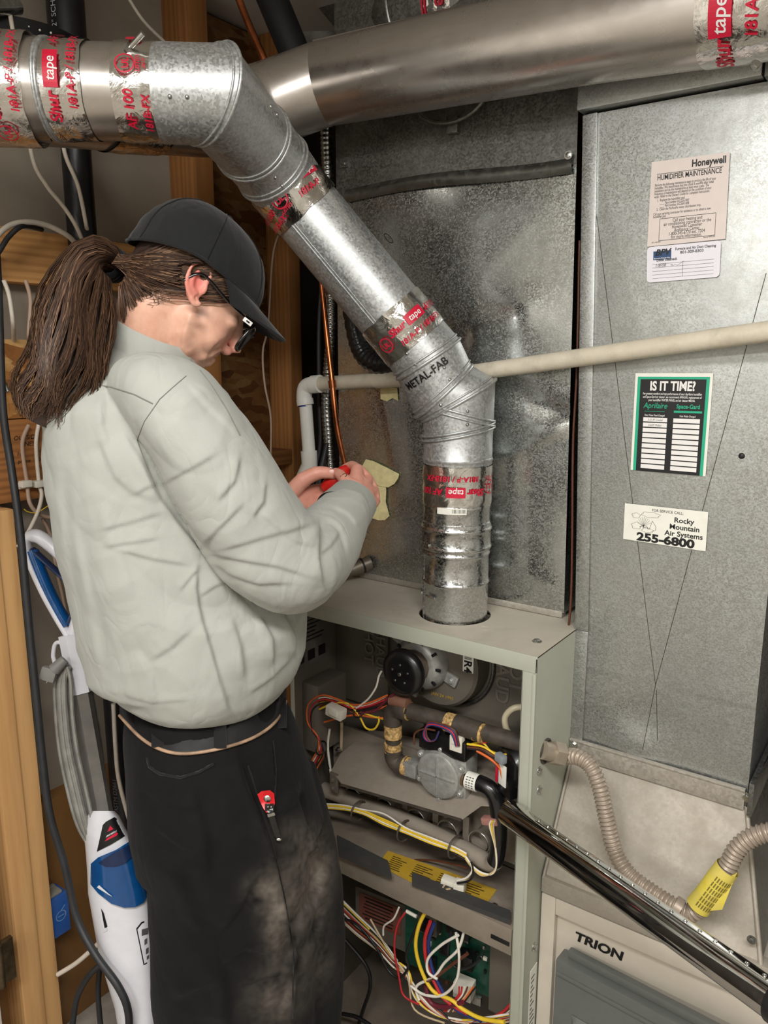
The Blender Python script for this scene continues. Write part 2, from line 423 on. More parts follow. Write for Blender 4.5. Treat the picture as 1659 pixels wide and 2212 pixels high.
def wallpart(name, lo, hi, mat, label=None, bev=.003):
    b = B(); b.box(lo, hi, bev); return struct(name, b, mat, wall_left, 35, label)
wallpart('stud', (XL, .772, 0), (-1.505, .812, 1.30), M_pineV, 'pine stud beside the stick vacuum')
wallpart('stud', (XL, .722, 0), (-1.497, .770, 1.30), M_pineV)
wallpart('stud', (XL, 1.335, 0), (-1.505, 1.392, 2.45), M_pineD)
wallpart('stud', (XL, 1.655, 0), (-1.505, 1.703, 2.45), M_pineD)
wallpart('ledger_board', (XL, .70, 1.752), (-1.553, 1.30, 1.858), M_pineH, 'knotty pine board behind the cap and ponytail')
wallpart('strand_board_panel', (XL, .70, 1.478), (-1.548, 1.20, 1.638), M_osb, 'tan strand board behind the ponytail', .001)
wb = wallpart('lower_board', (XL, .70, 1.306), (-1.542, 1.20, 1.476), M_pineDY, 'brown pine board with handwriting on it')
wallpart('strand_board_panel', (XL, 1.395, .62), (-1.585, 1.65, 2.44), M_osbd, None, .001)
wallpart('blocking', (XL, 1.395, 1.30), (-1.507, 1.653, 1.342), M_pineDY)
# handwriting on the board
b = B()
o = V((-1.5415, 0, 0)); hand = lambda u, v: V((-1.5412, .860 + u, 1.40 + v))
put_text(b, 'OUTSIDE', hand, 0.012, .034, .013, shear=.2); put_text(b, 'LINES', hand, 0.014, .020, .013, shear=.2)
put_text(b, '1st', hand, -.004, .002, .012, shear=.2); put_text(b, '2nd', hand, .036, .004, .012, shear=.2)
put_text(b, 'phone', hand, 0.004, -.014, .011, shear=.2); put_text(b, '2nd', hand, .042, -.013, .011, shear=.2)
obj('handwriting', b, M_black, wb, None)
# white door jamb with hinge by the stud
b = B(); b.box((-1.60, .600, 0), (-1.475, .664, 2.1), .003); dj = struct('door_1', b, M_wallw)
b = B(); b.box((-1.476, .655, .30), (-1.465, .70, .40), .002); b.cyl((-1.465, .668, .30), (-1.465, .668, .40), .008); struct('hinge', b, plain('aged_brass_hinge', (110, 96, 74), .45, .9, var=.2), dj)

# ================================================================= vent run along the ceiling (main vent)
def pipe_frame(pts):
    return None
def tape_band(parent, a, bb, r, wob=.0016, sd=0, name='foil_tape'):
    # a foil band between axis points a and bb, slightly crumpled
    a, bb = V(a), V(bb); ax = (bb - a).normalized(); L = (bb - a).length
    x = (V((0, 0, 1)) - ax * ax.z) if abs(ax.z) < .9 else (V((0, -1, 0)) - ax * -ax.y); x.normalize(); y = ax.cross(x)
    def fn(u, v):
        an = 2 * pi * u; edge = 1 - abs(2 * v - 1) ** 6
        w = noise.noise(V((cos(an) * 3 + sd, sin(an) * 3, v * 5 + sd * 2))) * wob + abs(noise.noise(V((an * 5 + sd, v * 9, 3)))) * wob * .8
        vv = v + .04 * noise.noise(V((an * 2.3, sd, 5))) * (1 if v in (0, 1) else 0)
        return a + ax * (L * vv) + (x * cos(an) + y * sin(an)) * (r + .0012 + w * edge)
    b = B(); b.grid(72, 14, fn)
    return obj(name, b, M_foil, parent, 80)
def curved_fn(o, ax, up, r, flip=1):
    # maps (u along circumference, v along axis) onto a cylinder around o/ax; u=0 faces 'up'
    o, ax = V(o), V(ax).normalized(); up = V(up); x = (up - ax * ax.dot(up)).normalized(); y = ax.cross(x)
    return lambda u, v: o + ax * v * flip + (x * cos(u / r) + y * sin(u / r) * flip) * (r)
def tape_print(parent, o, ax, up, r, spec, sub=.006):
    fn = curved_fn(o, ax, up, r + .0042); fnw = curved_fn(o, ax, up, r + .0050)
    for s in spec:
        k = s[0]; b = B(); nm = 'red_lettering'; mt = M_red
        if k == 't': put_text(b, s[1], fn, s[2], s[3], s[4], sub=sub, bold=s[5] if len(s) > 5 else .02, shear=.15)
        elif k == 'r': rect2(b, fn, s[1], s[2], s[3], s[4], 8, 2); nm = 'red_block'
        elif k == 'w': put_text(b, s[1], fnw, s[2], s[3], s[4], sub=sub, bold=.01, shear=.15); nm = 'white_lettering'; mt = M_white
        elif k == 'o':
            cx, cy, R_ = s[1:4]; pts = [(cx + R_ * cos(q * pi / 12), cy + R_ * sin(q * pi / 12)) for q in range(25)]
            stroke2(b, fn, pts, R_ * .16); put_text(b, 'UL', fn, cx, cy - R_ * .38, R_ * 1.0, sub=sub, bold=.03); nm = 'certification_mark'
        obj(nm, b, mt, parent, None)
def std_print(s=1.0):
    # one repeat of the tape's red lettering; u runs round the pipe, v along it
    return [('t', 'Shur', -.030 * s, .004 * s, .020 * s, .03), ('r', -.006 * s, .000 * s, .034 * s, .021 * s), ('w', 'tape', .013 * s, .004 * s, .018 * s),
            ('t', 'AF 100', .068 * s, .004 * s, .018 * s), ('t', '181A-P / 181B-FX', .022 * s, -.022 * s, .016 * s), ('o', -.070 * s, .002 * s, .014 * s), ('t', 'LISTED', -.070 * s, -.020 * s, .008 * s)]

RV = .0735
vent = thing('main_vent_pipe', (-.7, 1.25, 2.0), 'long shiny round vent duct running high in front of the plenum', 'duct')
yv = 1.25
vpts = [WY(1790, -22, yv), WY(1659, 0, yv), WY(1300, 62, yv), WY(960, 130, yv), WY(700, 182, yv)]
b = B(); b.tube(vpts, RV, 48); obj('pipe_section', b, M_alu, vent, 60)
p_end = vpts[-1]
left = [p_end, W(560, 232, 1.48), W(480, 246, 1.42), W(300, 228, 1.29), W(120, 206, 1.19), W(-90, 190, 1.11)]
b = B(); b.tube(catmull(left, 6), RV, 40); obj('pipe_section', b, M_alu, vent, 60)
# rolled seam on the long section
b = B(); u0 = []
for i in range(40):
    p = V(vpts[0]).lerp(V(vpts[-1]), i / 39); ax = (V(vpts[-1]) - V(vpts[0])).normalized(); x = (UP * .55 - FW * .55); x -= ax * ax.dot(x); x.normalize(); u0.append(p + x * (RV + .0004))
b.tube(u0, .0016, 6); obj('rolled_seam', b, M_alu, vent, 60)
ax = (V(vpts[1]) - V(vpts[2])).normalized()
ta = WY(1532, 22, yv); tb_ = WY(1720, -12, yv)
tp = tape_band(vent, ta, tb_, RV, sd=3)
mid = (V(ta) + V(tb_)) / 2
tape_print(tp, WY(1606, 8, yv), -ax, -FW, RV, [('t', 'Shur', -.118, 0, .03, .03), ('r', -.086, -.004, -.034, .026), ('w', 'tape', -.060, .003, .026), ('t', 'AF 100', .022, 0, .027), ('t', '181A-P / 181B-FX', -.012, -.036, .022)])
b = B()
for q in (W(1632, 142, 1.02),): b.hexbolt(q, -FW, .005, .004)
obj('screw', b, M_steel, vent)
tp = tape_band(vent, W(330, 233, 1.31), W(215, 219, 1.235), RV, sd=9)

# ================================================================= furnace flue (double elbow run)
RF = .0645
flue = thing('flue_pipe', (-.737, 1.277, 1.10), 'galvanized furnace flue rising from the furnace top through two elbows', 'flue pipe')
fx, fy = -.737, 1.277
def fsec(z0, z1, r, name='pipe_section', mat=None, beads=()):
    prof = [(0, r)]
    for (zz, h) in beads:
        for k in range(7): prof.append((zz - z0 + (k - 3) * .0016, r + h * cos((k - 3) / 3 * pi / 2)))
    prof.append((z1 - z0, r))
    prof.sort(key=lambda q: q[0])
    b = B(); b.lathe((fx, fy, z0), (0, 0, 1), prof, 56); return obj(name, b, mat or M_bvent, flue, 45)
zof = lambda py: WY(980, py, fy - RF * .8).z
z_tap0, z_tap1 = zof(1090), zof(1012)
fsec(1.085, zof(1180), RF, beads=[(zof(1268), .0022), (zof(1205), .0018)])
fsec(zof(1196), zof(1136), RF + .0024, beads=[(zof(1190), .0022), (zof(1150), .0022)])
fsec(zof(1150), zof(1000), RF, beads=[(zof(1100), .001)])
fsec(zof(1008), zof(935), RF + .0012, name='elbow_collar', mat=M_galv, beads=[(zof(998), .0016)])
# little lance slots and seam on the base sections
for zz, dx in ((zof(1295), -.30), (zof(1295), .35), (zof(1183), .1)):
    b = B(); an = -pi / 2 - .62 + dx; d = V((cos(an), sin(an), 0)); t_ = V((-d.y, d.x, 0))
    b.obox(V((fx, fy, zz)) + d * (RF + .0028), t_, d, (0, 0, 1), (.026, .003, .005), .001); obj('lance_tab', b, M_bvent, flue)
b = B(); an = -pi / 2 - .75; d = V((cos(an), sin(an), 0)); b.cyl(V((fx, fy, 1.09)) + d * (RF + .0004), V((fx, fy, zof(1205))) + d * (RF + .0004), .0014, seg=6); obj('lap_seam', b, M_bvent, flue, 60)
tp = tape_band(flue, (fx, fy, zof(1095)), (fx, fy, zof(1010)), RF + .001, sd=1)
tape_print(tp, (fx, fy, (zof(1095) + zof(1010)) / 2 + .001), (0, 0, -1), -FW + RT * .05, RF + .001, std_print(.92))
b = B(); fnb = curved_fn((fx, fy, zof(1103)), (0, 0, -1), -FW, RF + .0044)
rect2(b, fnb, -.012, -.006, .045, .006, 10, 1); bl = obj('barcode_label', b, M_paper2, flue, None)
b = B(); fnb = curved_fn((fx, fy, zof(1103)), (0, 0, -1), -FW, RF + .0048)
for k in range(16): rect2(b, fnb, -.009 + k * .0016, -.004, -.009 + k * .0016 + random.choice((.0004, .0009)), .003)
obj('barcode_print', b, M_black, bl, None)
# elbow builder: rings of ellipses in mitre planes, each gore its own part with a raised bead at the joint
def elbow(path, radii, twist_ref, mat=M_galv, names='elbow_gore'):
    P = [V(p) for p in path]; n = len(P); seg = 48
    T = [(P[i + 1] - P[i]).normalized() for i in range(n - 1)]
    planes = [T[0]] + [(T[i - 1] + T[i]).normalized() for i in range(1, n - 1)] + [T[-1]]
    rings = []
    for i in range(n):
        t = T[min(i, n - 2)] if i < n - 1 else T[-1]
        x = (V(twist_ref) - t * t.dot(V(twist_ref))).normalized(); y = t.cross(x); R_ = []
        for k in range(seg):
            a = 2 * pi * k / seg; off = x * cos(a) * radii[i] + y * sin(a) * radii[i]
            s_ = -off.dot(planes[i]) / t.dot(planes[i]); R_.append(P[i] + off + t * s_)
        rings.append(R_)
    for i in range(n - 1):
        b = B(); vs = rings[i] + rings[i + 1]
        b.add(vs, [(k, (k + 1) % seg, seg + (k + 1) % seg, seg + k) for k in range(seg)])
        if 0 < i:
            rr = [p + (p - P[i]).normalized() * .0012 for p in rings[i]]
            b.tube(rr, .0030, 8, closed=True)
            off = T[i] * .010
            rr2 = [p + off + ((p - P[i]).normalized() * .0004) for p in rings[i]]
            b.tube(rr2, .0020, 8, closed=True)
        o = obj(names, b, mat, flue, 50)
        m = (P[i] + P[i + 1]) / 2; rb = B(); vd = -FW - T[i] * T[i].dot(-FW); vd.normalize(); sd = T[i].cross(vd)
        for dd in (-.012, .012):
            q = (vd * .85 + sd * .5 * (-1 if i % 2 else .25)).normalized(); rb = B()
            rb.ellipsoid(m + T[i] * dd + q * (radii[i] + radii[i + 1]) / 2, (.0034, .0034, .0034), nu=10, nv=6)
            obj('rivet', rb, M_steel, o)
zt = zof(935)
for zz, kk in ((zof(904), .26), (zof(893), .26), (zof(932), -.20), (zof(942), -.20)):
    b = B(); b.tube([V((fx, fy, zz)) + V((cos(a * pi / 28), sin(a * pi / 28), 0)) * (RF + .0038) - V((0, 0, 1)) * (kk * (RF + .003) * V((cos(a * pi / 28), sin(a * pi / 28), 0)).dot(RT)) for a in range(56)], .0024, 8, closed=True); obj('elbow_bead', b, M_galv, flue, 60)
lowc = V((fx, fy, zt))
S1 = W(846, 672, 1.42); S2 = W(640, 428, 1.385)
sdir = (S2 - S1).normalized()
elbow([lowc, V((fx, fy, zof(868))) , W(958, 845, 1.452), W(925, 775, 1.437), W(893, 735, 1.43), S1 + sdir * -.02 ][:5], [RF + .002, RF + .003, RF + .003, RF + .003, RF + .0005], RT)
# slanted straight length
b = B(); b.cyl(W(893, 735, 1.43), S2, RF, seg=56, cap=False); sl = obj('pipe_section', b, M_galv, flue, 60)
x = (RT * -.62 - FW * .55); x -= sdir * sdir.dot(x); x.normalize()
b = B(); b.cyl(W(893, 735, 1.43) + x * RF, S2 + x * RF, .0016, seg=6); b.cyl(W(893, 735, 1.43) + (x + sdir.cross(x) * .09).normalized() * RF, S2 + (x + sdir.cross(x) * .09).normalized() * RF, .0009, seg=6); obj('lock_seam', b, M_galv, sl, 60)
# UL mark and pen dash
b = B(); fnu = curved_fn(W(800, 560, 1.41), sdir, -FW + RT * .75 + UP * .25, RF + .001)
pts = [(.006 * cos(q * pi / 10), .010 * sin(q * pi / 10)) for q in range(21)]; stroke2(b, fnu, pts, .002); put_text(b, 'UL', fnu, 0, -.003, .008, sub=.004); obj('stamped_mark', b, M_black, sl, None)
b = B()
fnd = curved_fn(W(745, 545, 1.41), sdir, -FW, RF + .0009)
for k in range(5): stroke2(b, fnd, [(-.006 + k * .010, .001 * k), (.001 + k * .010, .001 * k + .0008)], .0011)
obj('pen_dashes', b, M_black, sl, None)
# slanted tapes
t0, t1 = W(895, 735, 1.43), W(846, 677, 1.42)
tp = tape_band(flue, W(899, 742, 1.431), W(842, 672, 1.42), RF + .0014, sd=4)
tape_print(tp, W(868, 706, 1.425), sdir, -FW + RT * .15, RF + .002, [('t', 'Shur', -.030, -.006, .019, .03), ('r', -.008, -.010, .032, .010), ('w', 'tape', .012, -.005, .016), ('t', 'AF 100', .062, -.008, .017), ('t', '181A-P / 181B-FX', .01, -.030, .014), ('o', -.066, -.008, .013)])
b = B(); fnm = curved_fn(W(932, 790, 1.44), (W(893, 735, 1.43) - W(932, 790, 1.44)).normalized(), -FW - RT * .35, RF + .0046); put_text(b, 'METAL-FAB', fnm, -.012, -.010, .020, sub=.005, bold=.02); obj('stamped_name', b, M_black, flue, None)
ua, ub = W(654, 447, 1.387), W(608, 389, 1.36)
tp = tape_band(flue, W(662, 455, 1.388), W(604, 384, 1.363), RF + .0016, sd=6)
tape_print(tp, W(636, 424, 1.378), sdir, -FW, RF + .002, [('t', 'Shur', .000, .000, .020, .03), ('r', .018, -.004, .058, .016), ('w', 'tape', .038, .001, .016), ('o', -.036, -.002, .015), ('t', 'LISTED', -.036, -.024, .008), ('t', '181A-P', .018, -.026, .016), ('t', 'AF 100', -.085, -.012, .016), ('t', '181B-FX', -.075, -.032, .015)])
# upper elbow and the horizontal run
RE = .0665
H0 = W(345, 203, 1.135); hd = (W(95, 196, 1.125) - H0).normalized()
elbow([W(622, 404, 1.372), W(590, 362, 1.342), W(545, 305, 1.275), H0 - hd * .078, H0], [RE, RE + .001, RE + .001, RE + .001, RE + .0005], RT)
b = B(); b.cyl(H0 - hd * .02, W(95, 196, 1.125), RE - .002, seg=56, cap=False); hz = obj('pipe_section', b, M_alu, flue, 60)
hd = (W(95, 196, 1.125) - H0).normalized()
b = B()
for px in (112, 118): b.tube([W(px, 196, 1.126) + (UP * cos(q * pi / 24) - FW * sin(q * pi / 24)) * (RE + .0005) for q in range(48)], .003, 8, closed=True)
obj('lap_collar', b, M_galv, flue, 60)
tp = tape_band(flue, W(352, 203, 1.136), W(262, 200, 1.131), RE - .001, sd=12)
tape_print(tp, W(300, 201, 1.133), hd, -FW, RE, [('o', 0.004, .002, .013), ('t', 'LISTED', .004, -.018, .008), ('t', '2817F', .004, -.026, .006), ('t', 'AF 100', -.058, -.006, .019), ('t', '181B-FX', -.064, -.028, .015), ('r', .052, -.014, .080, .006)])
tp = tape_band(flue, W(205, 198, 1.129), W(118, 197, 1.127), RE - .001, sd=15)
tape_print(tp, W(160, 198, 1.128), hd, -FW, RE, [('t', 'AF 100', .062, .004, .018), ('r', -.030, .000, .022, .020), ('w', 'tape', -.006, .004, .019), ('t', 'Shur', -.056, .004, .022, .03), ('t', '181A-P / 181B-FX', .0, -.022, .016)])
# hanger bolt on the tape
hb = thing('hanger_bolt', W(268, 122, 1.08), 'zinc threaded bolt with nut standing on the taped vent pipe', 'bolt')
b = B(); b.cyl(W(262, 124, 1.08), W(309, 72, 1.06), .0042, seg=14); obj('threaded_rod', b, M_steel, hb)
b = B(); q0, q1 = W(262, 124, 1.08), W(309, 72, 1.06); dq = (q1 - q0).normalized()
b.tube_rings([(q0 + dq * .014, .0085), (q0 + dq * .021, .0085)], dq, 6); obj('nut', b, M_steel, hb)
b = B(); b.ellipsoid(q0, (.009, .009, .006), nu=14, nv=8); b.bar(q0, q0 + RT * -.03 - UP * .01, .012, .003); obj('bracket', b, M_steel, hb)
# wye where the flue joins the main vent
wy = B(); wy.tube([W(95, 197, 1.126), W(60, 196, 1.12), W(20, 194, 1.115), W(-90, 190, 1.11)], [RE + .001, .0715, .076, .0775], 48, cap=False)
obj('wye_fitting', wy, M_alu, vent, 60)
tp = tape_band(vent, W(80, 197, 1.12), W(-30, 192, 1.112), .0745, sd=21)
tape_print(tp, W(40, 195, 1.117), hd, -FW, .077, [('r', -.030, .002, .030, .022), ('w', 'tape', -.004, .006, .019), ('r', .05, .006, .075, .014), ('t', 'Shur', -.058, .004, .022, .03), ('t', '181A-P / 181B-FX', -.01, -.024, .016), ('o', -.10, .004, .013)])
# ================================================================= supply plenum
FX0, FX1, FY0, FZT = -1.075, -.505, 1.16, 1.10
PY = 1.372
plen = thing('supply_plenum', (-.82, 1.62, 1.10), 'mottled galvanized supply plenum standing on the furnace behind the flue', 'plenum')
px0, px1 = -1.105, -.5465
dA = WY(1235, 905, PY); dB = WY(1062, 826, PY); dC = WY(1100, 985, PY)
def seg_d(p, a, b_):
    ax, az, bx, bz = a.x, a.z, b_.x, b_.z; t = max(0, min(1, ((p[0] - ax) * (bx - ax) + (p[1] - az) * (bz - az)) / ((bx - ax) ** 2 + (bz - az) ** 2)))
    return sqrt((p[0] - ax - t * (bx - ax)) ** 2 + (p[1] - az - t * (bz - az)) ** 2), t
def plen_face(z0, z1, nu, nv, dents):
    def fn(u, v):
        z = z0 + (z1 - z0) * v; x = px0 + (px1 - .02 * (z - 1.1) - px0) * u; y = PY
        e = min(u, 1 - u, v, 1 - v)
        cb = min(min(u, 1 - u) * (px1 - px0), min(v, 1 - v) * (z1 - z0)); y -= .006 * min(1, cb / .2) if dents else 0
        if dents:
            d, t = seg_d((x, z), dA, dB); y += .007 * exp(-(d / .018) ** 2) * (1 - t * .6)
            d, t = seg_d((x, z), dA, dC); y -= .007 * exp(-(d / .014) ** 2) * (1 - t * .8)
            q = sqrt((x - WY(1135, 670, PY).x) ** 2 + (z - WY(1135, 670, PY).z) ** 2); y -= .006 * exp(-(q / .05) ** 2)
            q = sqrt((x - WY(1000, 735, PY).x) ** 2 + (z - WY(1000, 735, PY).z) ** 2); y += .006 * exp(-(q / .025) ** 2)
            y += noise.noise(V((x * 5, z * 5, 2))) * .003 * min(1, e * 8)
        return V((x, y, z))
    b = B(); b.grid(nu, nv, fn); return b
zc = 1.935
b = plen_face(1.112, zc, 56, 80, True)
b.quad((px1, PY, 1.112), (px1, 1.87, 1.112), (px1, 1.87, zc), (px1, PY, zc)); b.quad((px0, PY, 1.112), (px0, PY, zc), (px0, 1.87, zc), (px0, 1.87, 1.112)); b.quad((px0, 1.87, 1.112), (px0, 1.87, zc), (px1, 1.87, zc), (px1, 1.87, 1.112))
obj('front_sheet', b, M_plen, plen, 60)
b = plen_face(zc, 2.44, 10, 10, False)
b.quad((px1, PY, zc), (px1, 1.87, zc), (px1, 1.87, 2.44), (px1, PY, 2.44)); b.quad((px0, PY, zc), (px0, PY, 2.44), (px0, 1.87, 2.44), (px0, 1.87, zc))
obj('upper_sheet', b, M_old, plen, 60)  # darker metal puts the vent's shade above the cleat into the colour
b = B(); b.box((px0, PY - .001, 1.101), (px1 - .004, PY + .02, 1.114), .001); obj('base_flange', b, M_retb, plen)
# drive cleat across the joint
b = B()
def cl(u, v):
    x = px0 + .03 + (-.568 - px0 - .03) * u; z = 1.925 + .006 * sin(u * 5) + .026 * v
    return V((x, PY - .006 - .006 * sin(pi * v) + .002 * sin(u * 9), z))
b.grid(30, 6, cl); cleat = obj('drive_cleat', b, M_strip, plen, 50)
b = B(); b.hexbolt(WY(1228, 335, PY - .010), (0, -1, 0), .005, .003); obj('screw', b, M_steel, cleat)
b = B(); b.box((WY(744, 352, PY).x - .012, PY - .004, WY(744, 352, PY).z - .010), (WY(744, 352, PY).x + .012, PY + .001, WY(744, 352, PY).z + .010), .001); b.hexbolt(WY(744, 354, PY - .004), (0, -1, 0), .004, .003); obj('clip_bracket', b, M_old, plen)
# damper collar with tab under the main vent
b = B(); c = WY(985, 215, PY); b.tube([c + V((.075 * cos(a * pi / 20), -.02, .045 * sin(a * pi / 20))) for a in range(41)], .004, 8); b.box((c.x - .014, PY - .012, c.z - .062), (c.x + .010, PY, c.z - .03), .002); obj('takeoff_collar', b, M_old, plen, 60)
b = B()
hole = WY(700, 1215, PY)
# pieces of masking tape on the plenum and over the pipe joint
def tapepiece(name, quadpx, label, y=PY - .0085, curl=.0):
    b = B(); P = [WY(*q, y) for q in quadpx]
    n = len(P); c = sum(P, V()) / n
    b.prism([p for p in P], V((0, .0007, 0)))
    return obj(name, b, M_mask, None, None, label, 'tape', 'masking tape on the plenum')
T1 = [(790, 992), (806, 996), (835, 1010), (862, 1024), (860, 1033), (852, 1045), (838, 1053), (820, 1050), (800, 1040), (782, 1030), (776, 1018), (784, 1004)]
T2 = [(788, 1005), (812, 1018), (832, 1030), (834, 1060), (833, 1085), (841, 1115), (832, 1123), (818, 1124), (800, 1118), (798, 1090), (792, 1050)]
tapepiece('masking_tape', T1, 'masking tape strip stuck slantwise on the plenum beside the hands', PY - .0105)
tapepiece('masking_tape', T2, 'upright masking tape strip on the plenum, under the slanted strip', PY - .0085)
tapepiece('masking_tape', [(822, 835), (858, 838), (860, 866), (848, 860), (836, 867), (822, 862)], 'small torn masking tape piece hanging under the white pipe')

# ================================================================= return duct, boot, air cleaner
RY = 1.335
ret = thing('return_duct', (-.36, 1.6, .85), 'wide grey return duct covered in stickers at the right of the furnace', 'duct')
rx0, rx1 = -.5035, -.188
def ret_fn(u, v):
    z = .845 + (2.0 - .845) * v; xl = rx0 - .036 * max(0, z - 1.1); x = xl + (rx1 - xl) * u
    # cross-break ridges
    d1 = abs(u - v * 1.0 + .02); d2 = abs(1 - u - v)
    y = RY - .004 * min(1, min(u, 1 - u, v, 1 - v) * 3) + noise.noise(V((x * 4, z * 3, 9))) * .003
    a = WY(1272, 330, RY); a2 = WY(1416, 1480, RY); a3 = WY(1659, 560, RY)
    dd, t = seg_d((x, z), a, a2); pass
    if (a2.x - a.x) * (z - a.z) - (a2.z - a.z) * (x - a.x) > 0 and z > a2.z: y -= .008 * min(dd, .10)
    dd, t = seg_d((x, z), a3, a2)
    if (a2.x - a3.x) * (z - a3.z) - (a2.z - a3.z) * (x - a3.x) < 0 and z > a2.z: y -= .008 * min(dd, .10)
    q = sqrt((x - WY(1375, 1590, RY).x) ** 2 + (z - WY(1375, 1590, RY).z) ** 2); y += .010 * (z - WY(1375, 1590, RY).z - .02) / .05 * exp(-(q / .05) ** 2)
    return V((x, y, z))
b = B(); b.grid(130, 260, ret_fn)
b.quad((rx1, RY, .845), (rx1, 1.87, .845), (rx1, 1.87, 2.05), (rx1, RY, 2.05)); b.quad((rx0, RY, .845), (rx0, RY, 1.1), (rx0, 1.87, 1.1), (rx0, 1.87, .845)); b.quad((rx0, RY, 1.1), (rx0 - .034, RY, 2.05), (rx0 - .034, 1.87, 2.05), (rx0, 1.87, 1.1)); b.quad((rx0, 1.87, .845), (rx0, 1.87, 2.05), (rx1, 1.87, 2.05), (rx1, 1.87, .845))
rsh = obj('front_sheet', b, M_ret, ret, 60)
bvR = BVHTree.FromPolygons([V(p) for p in b.v], b.f)
for pa, pb in (((1272, 330), (1416, 1480)), ((1655, 590), (1416, 1480)), ((1416, 1480), (1388, 1620)), ((1418, 1490), (1420, 1600))):
    P_ = [bvR.ray_cast(CAM, ray(pa[0] + (pb[0] - pa[0]) * k / 30, pa[1] + (pb[1] - pa[1]) * k / 30).normalized())[0] for k in range(31)]; P_ = [p for p in P_ if p is not None]
    b = B(); b.tube(P_, .0006, 5); obj('scored_crease', b, M_strip, rsh, 60)
b = B(); b.bar((rx0 + .010, RY - .002, .845), (rx0 + .010, RY - .002, 1.1), .026, .010, (0, 1, 0), .002); b.bar((rx0 + .010, RY - .002, 1.1), (rx0 + .010 - .036 * .9, RY - .002, 2.0), .026, .010, (0, 1, 0), .002); obj('side_flange', b, M_ret, ret)
b = B(); b.box((-.543, RY - .022, 2.004), (-.262, RY + .3, 2.052), .002); obj('top_collar', b, M_ret, ret)
b = B(); b.box((-.258, RY - .026, 2.000), (.02, RY + .3, 2.062), .002); obj('top_collar', b, M_old, ret)
b = B(); b.box((-.543, RY - .02, 2.052), (.02, RY + .3, 2.44), .002); obj('upper_trunk', b, M_old, ret)
p0, p1 = WY(1232, 1594, RY - .008), WY(1610, 1712, RY - .008)
b = B(); b.box((p0.x, RY - .010, .842), (p1.x, RY - .006, .880), .001); b.box((p0.x, RY - .013, .877), (p1.x, RY - .004, .881), .001); cl2 = obj('s_cleat', b, M_retb, ret)
for q in ((1239, 1608, RY - .010), (1612, 1722, RY - .006)):
    b = B(); b.hexbolt(WY(*q), (0, -1, 0), .006, .004); obj('screw', b, M_steel, cl2)
b = B(); b.ellipsoid(WY(1602, 985, RY - .004), (.005, .002, .005), nu=12, nv=6); obj('screw_hole', b, M_black, ret)
b = B(); b.quad((rx1 + .002, RY - .012, .885), (rx1 + .05, RY + .05, .96), (rx1 + .05, RY + .25, .96), (rx1 + .002, RY + .2, .845)); b.box((rx1 + .004, RY - .02, .84), (rx1 + .012, RY + .2, .90), .001); obj('side_lip', b, M_old, ret)

BY, BZ = 1.220, .645
boot = thing('return_boot', (-.32, 1.5, .64), 'dusty metal transition boot sloping out between return duct and air cleaner', 'duct boot')
b = B()
def boot_fn(u, v):
    x0 = -.503; x1 = rx1 + (-.128 - rx1) * v
    p = V((x0 + (x1 - x0) * u, RY + (BY - RY) * v, .845 + (BZ - .845) * v))
    return p + V((0, -.8, .6)) * (noise.noise(V((p.x * 6, p.z * 6, 4))) * .006 * min(1, 6 * min(u, 1 - u, v, 1 - v)))
b.grid(30, 20, boot_fn); obj('front_sheet', b, M_boot, boot, 60)
b = B(); b.add([(rx1, RY, .845), (-.128, BY, BZ), (-.128, 1.9, BZ), (rx1, 1.9, .845)], [(0, 1, 2, 3)]); obj('side_sheet', b, M_old, boot, None)
b = B(); b.tube([(rx1 + .001, RY - .002, .845), (-.127, BY - .002, BZ)], .004, 8); obj('corner_seam', b, M_boot, boot, 60)
b = B(); b.tube([(-.500, RY - .004, .845), (-.500, BY - .004, BZ)], .003, 8); obj('corner_seam', b, M_boot, boot, 60)
b = B(); b.box((-.503, BY - .006, BZ - .030), (-.105, BY + .02, BZ + .004), .003); obj('bottom_flange', b, M_boot, boot)
b = B(); b.hexbolt(WY(1624, 2030, BY - .004), (0, -1, 0), .005, .003); obj('screw', b, M_old, boot)

M_trion = painted('cream_enamel', (206, 198, 184), .4, dust=.3, dustcol=(186, 174, 156), var=.04, grime=.15, sc=9, bump=0)
M_door = painted('slate_grey_enamel', (98, 102, 100), .42, dust=.2, dustcol=(124, 122, 114), var=.04, bump=.06)
ac = thing('air_cleaner', (-.2, 1.5, 0), 'cream metal air cleaner cabinet with grey louvered door beneath the boot', 'air cleaner')
b = B(); b.box((-.502, BY + .010, 0), (.30, 1.9, .612), .003); cab = obj('cabinet', b, M_trion, ac)
b = B(); b.box((-.502, BY - .004, .0), (-.474, BY + .010, .612), .002); obj('stile', b, M_trion, ac)
b = B(); b.box((-.474, BY - .004, .578), (.30, BY + .010, .612), .002); obj('top_rail', b, M_trion, ac)
b = B(); fnT = lambda u, v: V((u, BY + .0085, v)); q0, q1 = WY(1247, 2045, BY + .009), WY(1335, 2062, BY + .009)
put_text(b, 'TRION', fnT, (q0.x + q1.x) / 2 + .001, WY(1257, 2036, BY + .009).z, .0255, bold=.04, shear=.15, sx=1.16); obj('name_lettering', b, M_black, cab, None)
